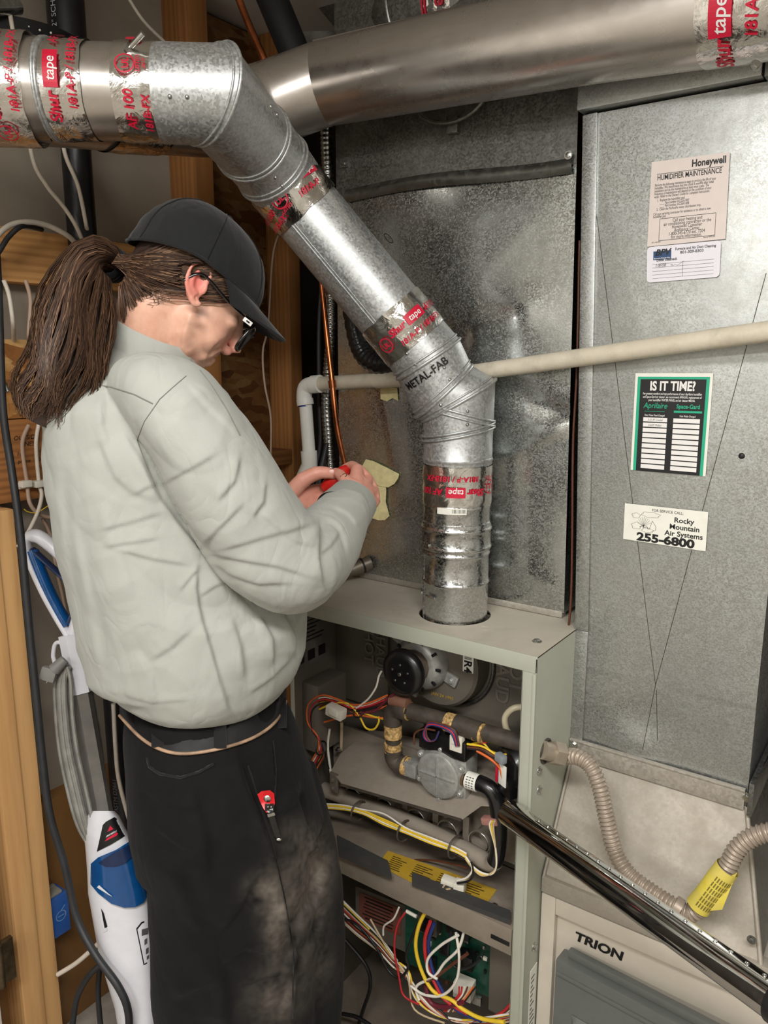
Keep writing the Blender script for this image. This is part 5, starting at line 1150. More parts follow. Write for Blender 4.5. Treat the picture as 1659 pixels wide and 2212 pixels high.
cable(M_cablew, [X(245, 1520, -1.485), X(250, 1620, -1.485), X(258, 1690, -1.485), X(285, 1790, -1.482), X(312, 1860, -1.48), X(325, 1890, -1.48)], .0050, 'cream cable running down in front of the drain stack')
cable(M_cablew, [W(300, 2300, 1.66), W(302, 2000, 1.63), W(310, 1885, 1.61), W(337, 1808, 1.58)], .0060, 'stiff white cable end pointing up beside the trousers')
cable(M_cabletan, [X(610, 490, -1.50), X(590, 550, -1.50), X(580, 700, -1.50), X(568, 760, -1.50), X(572, 830, -1.50), X(585, 900, -1.50), X(585, 985, -1.495)], .0030, 'thin clear tubing hanging in front of the dark stud', 'tubing')
solo('threaded_stub', [W(-20, 16, 1.40), W(40, 14, 1.44)], .014, M_cond, 'ribbed metal stub in front of the strap', 'pipe fitting', seg=18)
cx_ = thing('coax_plug', W(12, 840, 1.46), 'black coaxial cable end with metal connector beside the power cord', 'cable'); b = B(); b.tube(catmull([W(-10, 795, 1.47), W(2, 815, 1.47), W(10, 832, 1.47)], 6), .0035, 10); obj('cord_end', b, M_cableb, cx_, 60)
b = B(); b.tube([W(9, 829, 1.47), W(17, 847, 1.47)], .0055, 10); obj('connector', b, M_steel, cx_, 40)
# blue outlet box
bx = thing('outlet_box', WX(125, 1980, -1.54), 'blue plastic electrical box on the brown wall', 'electrical box')
M_blue = painted('blue_pvc', (30, 92, 176), .4, dust=.15, var=.04, bump=0)
q = WX(128, 1975, -1.52); yb = .80
b = B(); b.box((XF, q.y - .06, q.z - .05), (XF + .050, q.y + .022, q.z + .05), .003); ob = obj('box_body', b, M_blue, bx)
b = B(); b.box((XF + .004, q.y - .056, q.z + .05), (XF + .044, q.y + .012, q.z + .058), .003); b.box((XF + .01, q.y - .05, q.z + .057), (XF + .02, q.y + .01, q.z + .062), .002); obj('nail_tabs', b, painted('dusty_blue', (150, 150, 140), .7, dust=.6), bx)
b = B(); fnl = lambda u, v: V((XF + .0504, q.y + u, q.z + v)); pts = [(.012 * cos(k * pi / 10), .012 * sin(k * pi / 10)) for k in range(21)]; stroke2(b, fnl, pts, .002); stroke2(b, fnl, [(-.008, 0), (.008, 0)], .002); stroke2(b, fnl, [(.0, .012), (.012, .022)], .002); obj('moulded_mark', b, plain('light_blue', (120, 160, 205), .5), bx, None)

# ================================================================= chrome wand
wnd = thing('vacuum_wand', W(1380, 1950, 1.1), 'chrome telescopic vacuum tube lying slantwise across the furnace corner', 'vacuum tube')
wa, wb2 = W(1098, 1755, 1.365), W(1690, 2176, .893); wdir = (wb2 - wa).normalized()
b = B(); b.tube_rings([(wa, .0195), (wa, .0222), (wa + wdir * .004, .0225), (wb2, .0225)], wdir, 40, cap=False); b.tube_rings([(wa + wdir * .001, .0195), (wa + wdir * .3, .0195)], wdir, 30, cap=False); tb = obj('outer_tube', b, M_chrome, wnd, 50)
x = (UP * .8 + RT * .25 - FW * .55); x -= wdir * wdir.dot(x); x.normalize(); yy = wdir.cross(x)
b = B(); b.obox((wa + wb2) / 2 + x * .0225 + wdir * .03, wdir, yy, x, ((wb2 - wa).length - .1, .009, .0022), .0008); rl = obj('notch_rail', b, M_chrome, wnd)
n_ = 19
for k in range(n_):
    p = wa + wdir * (.085 + k * .0235) + x * .0238; b = B(); b.tube_rings([(p - x * .001, .0028), (p + x * .0008, .0028), (p + x * .0008, .0018), (p, .0017)], x, 12); obj('notch', b, M_chrome if k % 2 else M_steel, rl)
b = B(); b.tube_rings([(wb2 - wdir * .010, .0245), (wb2 + wdir * .10, .0255)], wdir, 30); obj('black_cuff', b, M_blackplast, wnd, 40)
hs_ = wb2 + wdir * .10
b = B(); b.tube(catmull([hs_, hs_ + wdir * .10 + V((0, 0, -.05)), V((hs_.x + .18, hs_.y - .12, .5)), V((hs_.x + .22, hs_.y - .14, .10)), V((hs_.x + .40, hs_.y - .14, .022)), V((hs_.x + .8, hs_.y - .2, .022))], 8), .021, 16); obj('hose', b, M_blackrub, wnd, 60)

# ================================================================= stick vacuum
def poly2d(pts, sub):
    bm = bmesh.new(); f = bm.faces.new([bm.verts.new((x, y, 0)) for x, y in pts]); bmesh.ops.triangulate(bm, faces=[f])
    for _ in range(6):
        e = [q for q in bm.edges if q.calc_length() > sub]
        if not e: break
        bmesh.ops.subdivide_edges(bm, edges=e, cuts=1); bmesh.ops.triangulate(bm, faces=[q for q in bm.faces if len(q.verts) > 3])
    bm.verts.index_update(); r = ([(v.co.x, v.co.y) for v in bm.verts], [tuple(v.index for v in f.verts) for f in bm.faces]); bm.free(); return r
M_vw = plain('white_vacuum_plastic', (222, 222, 228), .34, var=.02, coat=.15)
M_vb = plain('blue_vacuum_plastic', (14, 74, 132), .16, var=.05, coat=.5)
M_vbd = plain('dark_blue_plastic', (24, 42, 78), .3, var=.1)
M_vg = plain('grey_tube_plastic', (128, 124, 118), .34, .25, var=.05)
vac = thing('stick_vacuum', W(300, 2330, 1.56) * 1.0, 'white and blue upright stick vacuum with coiled grey cord at the left wall', 'vacuum')
vac.location.z = 0
VD = 1.50
rows = [(1752, 222, 26), (1762, 222, 36), (1790, 226, 46), (1830, 240, 56), (1880, 250, 62), (1930, 258, 68), (1970, 265, 68), (2010, 270, 66), (2060, 275, 62), (2120, 285, 55), (2180, 296, 48), (2260, 305, 44), (2360, 318, 42)]
def vrow(py):
    for (a, c, h), (a2, c2, h2) in zip(rows[:-1], rows[1:]):
        if py <= a2: t = max(0, (py - a) / (a2 - a)); return c + (c2 - c) * t, h + (h2 - h) * t
    return rows[-1][1:]
def vsurf(px, py, off=0.0):
    c, h = vrow(py); q = max(-1, min(1, (px - c) / h)); return W(px, py, VD - .050 * sqrt(max(0, 1 - abs(q) ** 2.6)) - off)
b = B(); rings = []
seg = 40; vs = []; fs = []
for (py, c, h) in rows:
    tilt = .42
    for k in range(seg):
        a = 2 * pi * k / seg; ca, sa = cos(a), sin(a); sx_ = (abs(ca) ** .77) * (1 if ca > 0 else -1); sy2 = (abs(sa) ** .77) * (1 if sa > 0 else -1)
        vs.append(W(c + h * sx_, py - tilt * h * sx_ * .0, VD + .050 * sy2))
for i in range(len(rows) - 1):
    for k in range(seg):
        l = (k + 1) % seg; fs.append((i * seg + k, i * seg + l, i * seg + seg + l, i * seg + seg + k))
fs.append(tuple(range(seg))); fs.append(tuple(range((len(rows) - 1) * seg, len(rows) * seg)))
b.add(vs, fs); vb = obj('body_shell', b, M_vw, vac, 40)
def decal(name, pts, mat, parent, off=.002, sub=9, thick=False):
    vs, fs = poly2d(pts, sub); b = B(); b.add([vsurf(x, y, off) for x, y in vs], fs)
    n = len(pts); b.add([vsurf(x, y, off) for x, y in pts] + [vsurf(x, y, -.002) for x, y in pts], [(k, (k + 1) % n, n + (k + 1) % n, n + k) for k in range(n)])
    return obj(name, b, mat, parent, 62)
# dust cup: bulged blue shell
cup = [(196, 1866), (212, 1852), (250, 1836), (290, 1811), (304, 1835), (316, 1868), (323, 1905), (322, 1930), (310, 1950), (292, 1960), (268, 1961), (240, 1952), (212, 1930), (195, 1910)]
dc = decal('dust_cup', cup, M_vb, vac, .010, 8)
decal('cup_lid', [(212, 1864), (240, 1846), (288, 1820), (290, 1836), (284, 1852), (270, 1866), (248, 1873), (228, 1873)], M_vbd, dc, .0125, 8)
decal('painted_cup_highlight', [(209, 1917), (214, 1912), (234, 1930), (243, 1937), (236, 1934)], M_vw, dc, .0125, 6)  # white sliver, a highlight painted on the blue cup
lp = decal('logo_panel', [(209, 1840), (222, 1782), (229, 1775), (247, 1765), (252, 1768), (262, 1785), (272, 1802), (270, 1806), (240, 1824)], M_black, vac, .003, 8)
decal('logo_triangle', [(232, 1797), (238, 1783), (245, 1791)], M_red, lp, .0040, 6); decal('logo_bar', [(226, 1818), (231, 1811), (252, 1798), (255, 1801), (252, 1805)], M_red, lp, .0040, 6)
b = B(); put_text(b, 'BISSELL', lambda u, v: vsurf(240 + u * .87 - v * -.45, 1803 - u * .48 - v * .85, .0050), 0, 0, 8.0, bold=.02, sub=3.0, sx=1.05); obj('logo_letters', b, M_white, lp, None)
decal('vent_slot', [(218, 1962), (224, 1972), (232, 2002), (226, 2006)], M_black, vac, .0025, 8); decal('vent_bezel', [(214, 1985), (222, 2016), (232, 2010), (229, 2004), (222, 2006)], M_vw, vac, .004, 8)
pl = decal('instruction_label_border', [(294, 2006), (305, 1992), (325, 1984), (326, 2075), (322, 2080), (310, 2085)], M_black, vac, .002, 8)
il = decal('instruction_label', [(297, 2008), (307, 1995), (324, 1988), (324, 2073), (320, 2077), (312, 2082)], M_card, pl, .0030, 8)
for (x0, y0, x1, y1) in ((306, 2008, 320, 2022), (312, 2030, 318, 2042), (315, 2050, 321, 2062), (317, 2066, 322, 2074)):
    decal('label_icon', [(x0, y0), (x1, y0 - 4), (x1, y1 - 4), (x0, y1)], M_grey, il, .0036, 10)
# tube, neck, handle
def wtube(name, pts, r, mat, parent=vac, seg=16, ry=None, sm=50, n=1, phase=0):
    P_ = [W(*p) for p in pts]
    if n > 1: P_ = catmull(P_, n)
    b = B(); b.tube(P_, r, seg, ref=tuple(FW), ry=ry, phase=phase); return obj(name, b, mat, parent, sm)
wtube('extension_tube', [(172, 1480, VD), (222, 1762, VD)], .020, M_vg, seg=6, phase=pi / 6, sm=20)
wtube('neck', [(152, 1370, VD), (158, 1400, VD), (166, 1440, VD), (176, 1496, VD)], .0225, M_vw, seg=6, phase=pi / 6, sm=20)
# loop handle: white outer ring, blue inner grip
hand_o = [(150, 1372), (128, 1336), (98, 1282), (72, 1225), (60, 1190), (58, 1172), (66, 1160), (80, 1158), (100, 1170), (130, 1196), (160, 1230), (176, 1262), (178, 1300), (170, 1335), (160, 1370)]
b = B(); P_ = catmull([W(x, y, VD) for x, y in hand_o], 5); b.tube(P_, [.0085 if q < .42 else .0135 for q in (i / (len(P_) - 1) for i in range(len(P_)))], 12, ry=.016, ref=tuple(FW)); obj('handle_loop', b, M_vw, vac, 60)
b = B(); P_ = catmull([W(x, y, VD) for x, y in [(146, 1352), (126, 1318), (102, 1270), (82, 1222), (70, 1190)]], 6); b.tube(P_, .0115, 12, ry=.015, ref=tuple(FW)); obj('blue_grip', b, M_vb, vac, 60)
b = B(); P_ = catmull([W(x, y, VD) for x, y in [(70, 1186), (90, 1205), (120, 1232), (150, 1262), (164, 1300), (150, 1345)]], 6); b.tube(P_, .005, 10, ry=.013, ref=tuple(FW)); obj('grip_lining', b, M_vbd, vac, 60)
# cord hook
wtube('cord_hook', [(146, 1430, VD), (140, 1400, VD), (130, 1388, VD), (119, 1392, VD), (115, 1415, VD), (118, 1430, VD), (128, 1470, VD), (150, 1475, VD)], .0042, M_vw, n=5, seg=10)
# plug and coiled cord strands
b = B(); b.tube([W(140, 1425, 1.46), W(122, 1442, 1.455), W(118, 1446, 1.455)], [.010, .012, .013], 10); b.obox(W(106, 1456, 1.455), RT - UP * .3, FW, UP + RT * .3, (.030, .016, .026), .004); pg = obj('plug', b, painted('grey_rubber', (122, 120, 116), .55, bump=0), vac, 40)
for q in ((92, 1466), (103, 1472)):
    b = B(); b.bar(W(q[0] + 3, q[1] - 6, 1.455), W(q[0] - 2, q[1] + 3, 1.455), .004, .0012, tuple(UP)); obj('prong', b, M_steel, pg)
M_cordg = plain('grey_cord', (132, 130, 124), .5, var=.1)
rn = random.Random(5)
for k in range(12):
    t = k / 11
    xo = 118 + t * 34 + rn.uniform(-2, 2); d = 1.475 + rn.uniform(-.012, .012)
    wtube('cord_strand', [(146 + rn.uniform(-4, 6), 1440, d), (xo + 2, 1470, d), (xo + 2 + t * 4, 1540, d), (xo + 10 + t * 6, 1620, d), (xo + 26 + t * 8, 1700, d), (xo + 48 + t * 2, 1780, d), (198, 1838 + rn.uniform(-20, 0), d + .02)], .0036, M_cordg, n=5, seg=7)
for k in range(2): wtube('cord_strand', [(186, 1430, 1.525), (196, 1480 + k * 8, 1.53), (208 + k * 3, 1560, 1.535), (226 + k * 3, 1700, 1.535), (240 + k * 2, 1756, 1.53)], .0038, M_cordg, n=5, seg=7)
b = B(); q = W(318, 2360, VD); b.box((q.x - .15, q.y - .12, .0), (q.x + .06, q.y + .05, .05), .015); b.box((q.x - .04, q.y - .05, .04), (q.x + .04, q.y + .05, max(.12, q.z + .02)), .012); obj('floor_head', b, M_vw, vac)
# ================================================================= the person
from mathutils.bvhtree import BVHTree
per = thing('person', W(440, 1560, 1.28), 'person in grey work shirt, black cap and trousers bending over a red tool', 'person')
per.location.z = 0.0
hp_, ha_ = radians(34), radians(21)
Hf = (cos(ha_) * (cos(hp_) * RT - sin(hp_) * UP) + sin(ha_) * FW).normalized()
Hu = cos(hp_) * UP + sin(hp_) * RT; Hu = (Hu - Hf * Hf.dot(Hu)).normalized()
Hs = Hf.cross(Hu).normalized()
HO = W(428, 613, 1.075) - Hs * .075
def h(f, u, s): return HO + Hf * f + Hu * u + Hs * s
HA = (Hf, Hs, Hu)
def hell(b, c, r, nu=24, nv=16): b.ellipsoid(h(*c), (r[0], r[2], r[1]), HA, nu, nv)   # r = (f,u,s)

body = B()
CC, CR = (-.006, .028, 0), (.092, .078, .075)
hell(body, CC, CR, 40, 28)
hell(body, (-.030, .000, 0), (.066, .070, .068), 30, 20)
hell(body, (.036, -.030, 0), (.048, .066, .060)); hell(body, (.034, -.066, 0), (.042, .040, .050)); hell(body, (.016, -.045, 0), (.042, .045, .060))
hell(body, (.050, -.104, 0), (.018, .015, .020)); hell(body, (.050, -.088, 0), (.024, .022, .030))
for s in (-1, 1):
    body.tube([h(.012, -.035, .048 * s), h(.020, -.066, .042 * s), h(.034, -.094, .030 * s), h(.050, -.104, .012 * s)], [.016, .0165, .0155, .013], 14)
    hell(body, (.050, -.042, .032 * s), (.027, .032, .026)); hell(body, (.066, -.012, .034 * s), (.015, .012, .018))
    hell(body, (.088, -.050, .010 * s), (.0095, .008, .0075), 14, 8)
    body.tube([h(.078, -.056, .018 * s), h(.070, -.070, .027 * s), h(.060, -.084, .031 * s)], [.007, .0075, .006], 10)
body.tube([h(.074, .010, 0), h(.085, -.014, 0), h(.097, -.037, 0), h(.101, -.045, 0)], [.008, .009, .0105, .0095], 14)
hell(body, (.070, .016, 0), (.014, .012, .042)); hell(body, (.076, -.072, 0), (.0095, .005, .020)); hell(body, (.075, -.081, 0), (.009, .006, .017))
# ears
e1 = (Hu * .96 - Hf * .27).normalized(); e2 = (-Hf * .96 - Hu * .27).normalized()
for s in (-1, 1):
    eo = h(0, 0, .0725 * s)
    E_ = lambda bk, up, o=0.0: eo + e2 * bk + e1 * up + Hs * (s * (.004 + .32 * max(-.004, bk) + o))
    body.tube(catmull([E_(-.010, .004), E_(-.0125, .017), E_(-.004, .0285), E_(.008, .0285), E_(.0165, .016), E_(.0165, -.001), E_(.0105, -.013), E_(.004, -.022)], 5), .0036, 10)
    body.tube(catmull([E_(.004, -.020), E_(-.001, -.028), E_(-.008, -.0295), E_(-.0115, -.022)], 4), .0046, 10)
    body.tube(catmull([E_(.003, .017, .001), E_(.0085, .006, .001), E_(.006, -.008, .001), E_(-.003, -.014, .001)], 4), .0030, 8)
    body.ellipsoid(E_(-.011, -.005, .001), (.0045, .004, .008), (e2, Hs, e1), 12, 8)
    body.ellipsoid(eo + e2 * .002 + Hs * s * -.001, (.014, .0055, .027), (e2, Hs, e1), 20, 12)
# neck, trunk, arms
nb = W(316, 772, 1.165)
body.tube([h(-.028, -.015, 0), h(-.030, -.055, 0), nb + (h(-.02, -.06, 0) - nb) * .35, nb, nb + V((0, 0, -.08))], [.054, .055, .057, .063, .075], 28)
TD = lambda py: 1.168 + (py - 760) * .000148
def er(p, a_px, b_m):  # ring sample: point + half width (metres) + half depth
    d = p[2]; return W(*p), a_px * mpp(d), b_m
def etube(b, rows, n=6, seg=32, ref=None):
    P_ = []; A_ = []; D_ = []
    pts = catmull([W(r[0], r[1], r[2]) for r in rows], n); m = len(pts)
    A_ = lerp_list([r[3] * mpp(r[2]) for r in rows], m); D_ = lerp_list([r[4] for r in rows], m)
    b.tube(pts, A_, seg, ref=ref or tuple(FW), ry=D_)
etube(body, [(315, 800, TD(800), 60, .09), (312, 900, TD(900), 120, .155), (330, 1050, TD(1050), 165, .165), (370, 1250, TD(1250), 165, .15), (405, 1380, TD(1380), 130, .12), (415, 1450, TD(1450), 90, .10)])
RS = [(385, 885, 1.03), (500, 1075, 1.07), (622, 1225, 1.125)]
body.tube([W(*q) for q in [(330, 850, 1.09)] + RS + [(690, 1168, 1.21), (745, 1100, 1.285), (766, 1074, 1.32)]], [.05, .055, .05, .042, .040, .030, .026], 20)
body.tube([W(*q) for q in [(290, 850, 1.22), (300, 900, 1.33), (420, 1060, 1.42), (520, 1150, 1.46), (600, 1092, 1.43), (632, 1075, 1.415)]], [.05, .052, .046, .042, .032, .027], 20)
# right hand
def finger(b, pts, r0, r1):
    P_ = [W(*q) for q in pts]; n = len(P_); C_ = catmull(P_, 5); m = len(C_)
    R_ = [r0 + (r1 - r0) * i / (m - 1) for i in range(m)]
    b.tube(C_, R_, 12); b.ellipsoid(C_[-1], (R_[-1],) * 3, nu=12, nv=8)
    for i_, q in enumerate(P_[1:-1]): b.ellipsoid(q, (R_[5 * (i_ + 1)] * 1.04,) * 3, nu=12, nv=8)
def palm(b, wr, mcp, r):
    for q in mcp: b.tube([W(*wr), W(*wr).lerp(W(*q), .5), W(*q)], [r * 1.3, r * 1.25, r], 14)
    for a_, c_ in zip(mcp[:-1], mcp[1:]): b.tube([W(*a_), W(*c_)], [r, r], 12); b.tube([W(*wr).lerp(W(*a_), .6), W(*wr).lerp(W(*c_), .6)], [r * 1.2] * 2, 12)
RM = [(771, 1012, 1.400), (795, 1036, 1.402), (807, 1062, 1.396), (809, 1086, 1.382)]
palm(body, (770, 1070, 1.325), RM, .0112)
finger(body, [RM[0], (760, 1006, 1.428), (744, 1013, 1.442), (732, 1026, 1.434)], .0098, .0078)
finger(body, [RM[1], (790, 1030, 1.436), (768, 1036, 1.452), (750, 1046, 1.442)], .0100, .0080)
finger(body, [RM[2], (803, 1058, 1.430), (782, 1062, 1.446), (764, 1066, 1.438)], .0095, .0076)
finger(body, [RM[3], (804, 1086, 1.412), (788, 1088, 1.426), (772, 1090, 1.420)], .0085, .0068)
finger(body, [(768, 1052, 1.340), (746, 1038, 1.362), (735, 1026, 1.388), (726, 1020, 1.405)], .0125, .0085)
# left hand: palm up, thumb on top of the tool
LM = [(688, 1056, 1.450), (690, 1072, 1.452), (688, 1088, 1.450), (680, 1102, 1.444)]
palm(body, (632, 1075, 1.415), LM, .0105)
finger(body, [LM[0], (706, 1052, 1.452), (722, 1046, 1.440), (724, 1040, 1.425)], .0095, .0078)
finger(body, [LM[1], (712, 1068, 1.452), (728, 1060, 1.438), (728, 1052, 1.422)], .0097, .0080)
finger(body, [LM[2], (712, 1084, 1.448), (728, 1076, 1.434), (726, 1066, 1.420)], .0092, .0076)
finger(body, [LM[3], (700, 1100, 1.440), (716, 1094, 1.430), (718, 1084, 1.418)], .0084, .0066)
finger(body, [(632, 1062, 1.410), (654, 1038, 1.404), (682, 1023, 1.400), (704, 1021, 1.402), (719, 1025, 1.405)], .0165, .0092)
def pdd_ok(co): return (np_pix(co)[2] < 1.25).astype(float)
def crease(co, no, lines, facing=True):
    px_, py_, dd_ = np_pix(co); view = co - np.array(CAM); vis = (np.einsum('ij,ij->i', no, view) < 0.02)
    disp = np.zeros(len(co))
    for pts, amp, wid in lines:
        if (pts[-1][0] - pts[0][0]) > .6 * abs(pts[-1][1] - pts[0][1]) and amp < .009: pts = pts[::-1]; amp = amp * .6
        P_ = np.array(pts, float); best = np.full(len(co), 1e9); side = np.zeros(len(co)); tt = np.zeros(len(co)); tot = len(P_) - 1
        for i in range(tot):
            a, c = P_[i], P_[i + 1]; ab = c - a; L2 = ab @ ab
            t = np.clip(((px_ - a[0]) * ab[0] + (py_ - a[1]) * ab[1]) / L2, 0, 1); dx = px_ - a[0] - t * ab[0]; dy = py_ - a[1] - t * ab[1]; d = np.hypot(dx, dy)
            m = d < best; best[m] = d[m]; side[m] = np.sign(ab[0] * dy - ab[1] * dx)[m]; tt[m] = ((i + t) / tot)[m]
        x = best / wid; taper = np.minimum(1, 5 * np.minimum(tt, 1 - tt) + .12)
        sx_ = x * side; st_ = .5 * (1 + np.tanh(sx_ / .38)); prof = st_ * np.exp(-np.maximum(sx_, 0) / 2.4) * .8 - (1 - st_) * .7 * np.exp(-x / .9)
        disp += amp * prof * taper * vis
    return disp
bme = remesh(body, .0021, 5, .5)
co, no = mesh_np(bme)
def lap_smooth(me, co, w, it):
    e = np.empty(len(me.edges) * 2, dtype=np.int64); me.edges.foreach_get('vertices', e); e = e.reshape(-1, 2); n = len(co)
    deg = np.bincount(e.ravel(), minlength=n).astype(float)[:, None]
    for _ in range(it):
        acc = np.zeros_like(co)
        for k in range(3): acc[:, k] = np.bincount(e[:, 0], co[e[:, 1], k], n) + np.bincount(e[:, 1], co[e[:, 0], k], n)
        co = co + (acc / np.maximum(deg, 1) - co) * w[:, None]
    return co
_q = co - np.array(HO); _f, _u, _s = _q @ np.array(Hf), _q @ np.array(Hu), _q @ np.array(Hs)
_ear = np.exp(-(((_f + .002) / .020) ** 2 + ((_u - .001) / .034) ** 2) ** 2) * (np.abs(_s) > .066)
_nose = np.exp(-(((_f - .092) / .022) ** 2 + ((_u + .040) / .030) ** 2)) * .8
_w = .6 * np.clip(1 - _ear * 1.3 - _nose, 0, 1) * (np.sqrt(_f ** 2 + _u ** 2 + _s ** 2) < .22)
co = lap_smooth(bme, co, _w, 26); set_np(bme, co); co, no = mesh_np(bme)
dd_ = crease(co, no, [([(480, 733), (463, 746), (450, 764), (444, 784)], .0030, 9), ([(484, 757), (468, 764), (456, 774)], .0032, 6), ([(404, 776), (390, 752), (394, 715), (410, 672)], .0045, 14)]); co = co + no * (dd_ * (pdd_ok(co)))[:, None]; set_np(bme, co); co, no = mesh_np(bme)
# tint: R = redness (ear, hands, nose), G = stubble
def loc_h(p): q = p - np.array(HO); return q @ np.array(Hf), q @ np.array(Hu), q @ np.array(Hs)
lf, lu, ls = loc_h(co); ppx, ppy, pdd = np_pix(co)
ear = np.exp(-(((lf + .004) / .022) ** 2 + ((lu - .004) / .032) ** 2)) * (np.abs(ls) > .070)
handm = ((pdd > 1.31) & (ppy > 980) & (ppy < 1130) & (ppx > 600)).astype(float)
red = np.clip(.95 * ear + handm * .35 + .45 * np.exp(-(((lf - .09) / .02) ** 2 + ((lu + .045) / .02) ** 2)), 0, 1)
nz = np.array([noise.noise(V(p) * 90) for p in co[::1]]) if len(co) < 400000 else np.zeros(len(co))
stub = np.exp(-(((lf - .030) / .016) ** 2 + ((lu + .030) / .035) ** 2)) * .8 + np.exp(-(((lf - .052) / .030) ** 2 + ((lu + .088) / .020) ** 2)) * .45
stub += np.exp(-(((lf - .082) / .010) ** 2 + ((lu + .062) / .006) ** 2)) * .5
stub *= (handm < .5) * (lu < .03) * (np.clip(.65 + nz, 0, 1.3)); stub *= (ear < .3)
hairn = np.clip((-.034 - lf) / .02, 0, 1) * np.clip((lu + .085) / .02, 0, 1) * (handm < .5) * (pdd < 1.25) * .9
ca = bme.color_attributes.new('tint', 'FLOAT_COLOR', 'POINT')
arr = np.zeros((len(co), 4)); arr[:, 0] = red; arr[:, 1] = np.clip(np.maximum(stub, hairn * 0), 0, 1); arr[:, 3] = 1
ca.data.foreach_set('color', arr.reshape(-1))
def skin_mat():
    t = NT('skin'); a = t.n('ShaderNodeVertexColor'); a.layer_name = 'tint'; s = t.n('ShaderNodeSeparateColor'); t.ln(a.outputs['Color'], s.inputs[0])
    n = t.noise(60, 4, .6); n2 = t.noise(420, 2)
    c = t.mix(t.mr(n, .35, .7, 0, .6), srgb(228, 182, 158), srgb(208, 150, 126))
    c = t.mix(s.outputs[0], c, srgb(214, 112, 104)); c = t.mix(t.mr(s.outputs[1], 0, 1, 0, .75), c, srgb(104, 72, 56))
    t.set(Base_Color=c, Roughness=.48, Subsurface_Weight=.12, Subsurface_Scale=.006); t.b.inputs['Subsurface Radius'].default_value = (1, .35, .2)
    t.bump(n2, .15, .0006); return t.mat
skin = obj('body', bme, skin_mat(), per, None); skin.data.shade_smooth()
bvB = BVHTree.FromPolygons([V(p) for p in co], [tuple(p.vertices) for p in bme.polygons])
# nails
b = B()
for (x_, y_, d_, dx, dy) in ((716, 1019, 1.3945, 1, -.05),):
    c = W(x_, y_, d_); t1 = (RT * dx - UP * dy).normalized(); b.ellipsoid(c, (.0062, .0045, .0016), (t1, t1.cross(FW).normalized(), FW), 14, 8)
obj('thumb_nail', b, plain('nail', (226, 178, 166), .3, var=.03), per, 60)

b = B(); q_ = [hit0 for hit0 in (bvB.ray_cast(CAM, ray(x, y).normalized())[0] for x, y in ((735, 1030), (742, 1024), (747, 1023), (749, 1027), (745, 1030))) if hit0 is not None]
if len(q_) > 2: b.tube([p - FW * .0004 for p in catmull(q_, 5)], .0007, 5); obj('ink_mark', b, M_black, per, 60)
# ---- shirt
sh_ = B()
etube(sh_, [(318, 742, TD(742), 62, .062), (306, 775, TD(775), 92, .10), (300, 815, TD(815), 138, .150), (304, 870, TD(870), 182, .185), (320, 960, TD(960), 198, .195), (340, 1080, TD(1080), 202, .195), (370, 1200, TD(1200), 204, .19), (404, 1310, TD(1310), 224, .185), (428, 1380, TD(1380), 240, .18), (440, 1425, TD(1425), 220, .175), (442, 1464, TD(1464), 188, .16), (442, 1488, TD(1488), 160, .14)], 6, 48)
etube(sh_, [(330, 845, 1.07, 70, .07), (380, 880, 1.03, 100, .085), (440, 965, 1.035, 108, .085), (515, 1090, 1.065, 116, .08), (585, 1190, 1.10, 112, .078), (640, 1222, 1.13, 98, .072), (698, 1174, 1.20, 82, .060), (734, 1124, 1.255, 64, .050), (752, 1094, 1.285, 54, .042)], 6, 36)
etube(sh_, [(290, 850, 1.22, 80, .07), (300, 900, 1.33, 90, .075), (420, 1060, 1.42, 85, .07), (520, 1150, 1.46, 70, .065), (590, 1100, 1.435, 50, .05), (618, 1084, 1.42, 42, .04)], 5, 28)
sme = remesh(sh_, .0028, 12, .5)
co, no = mesh_np(sme)
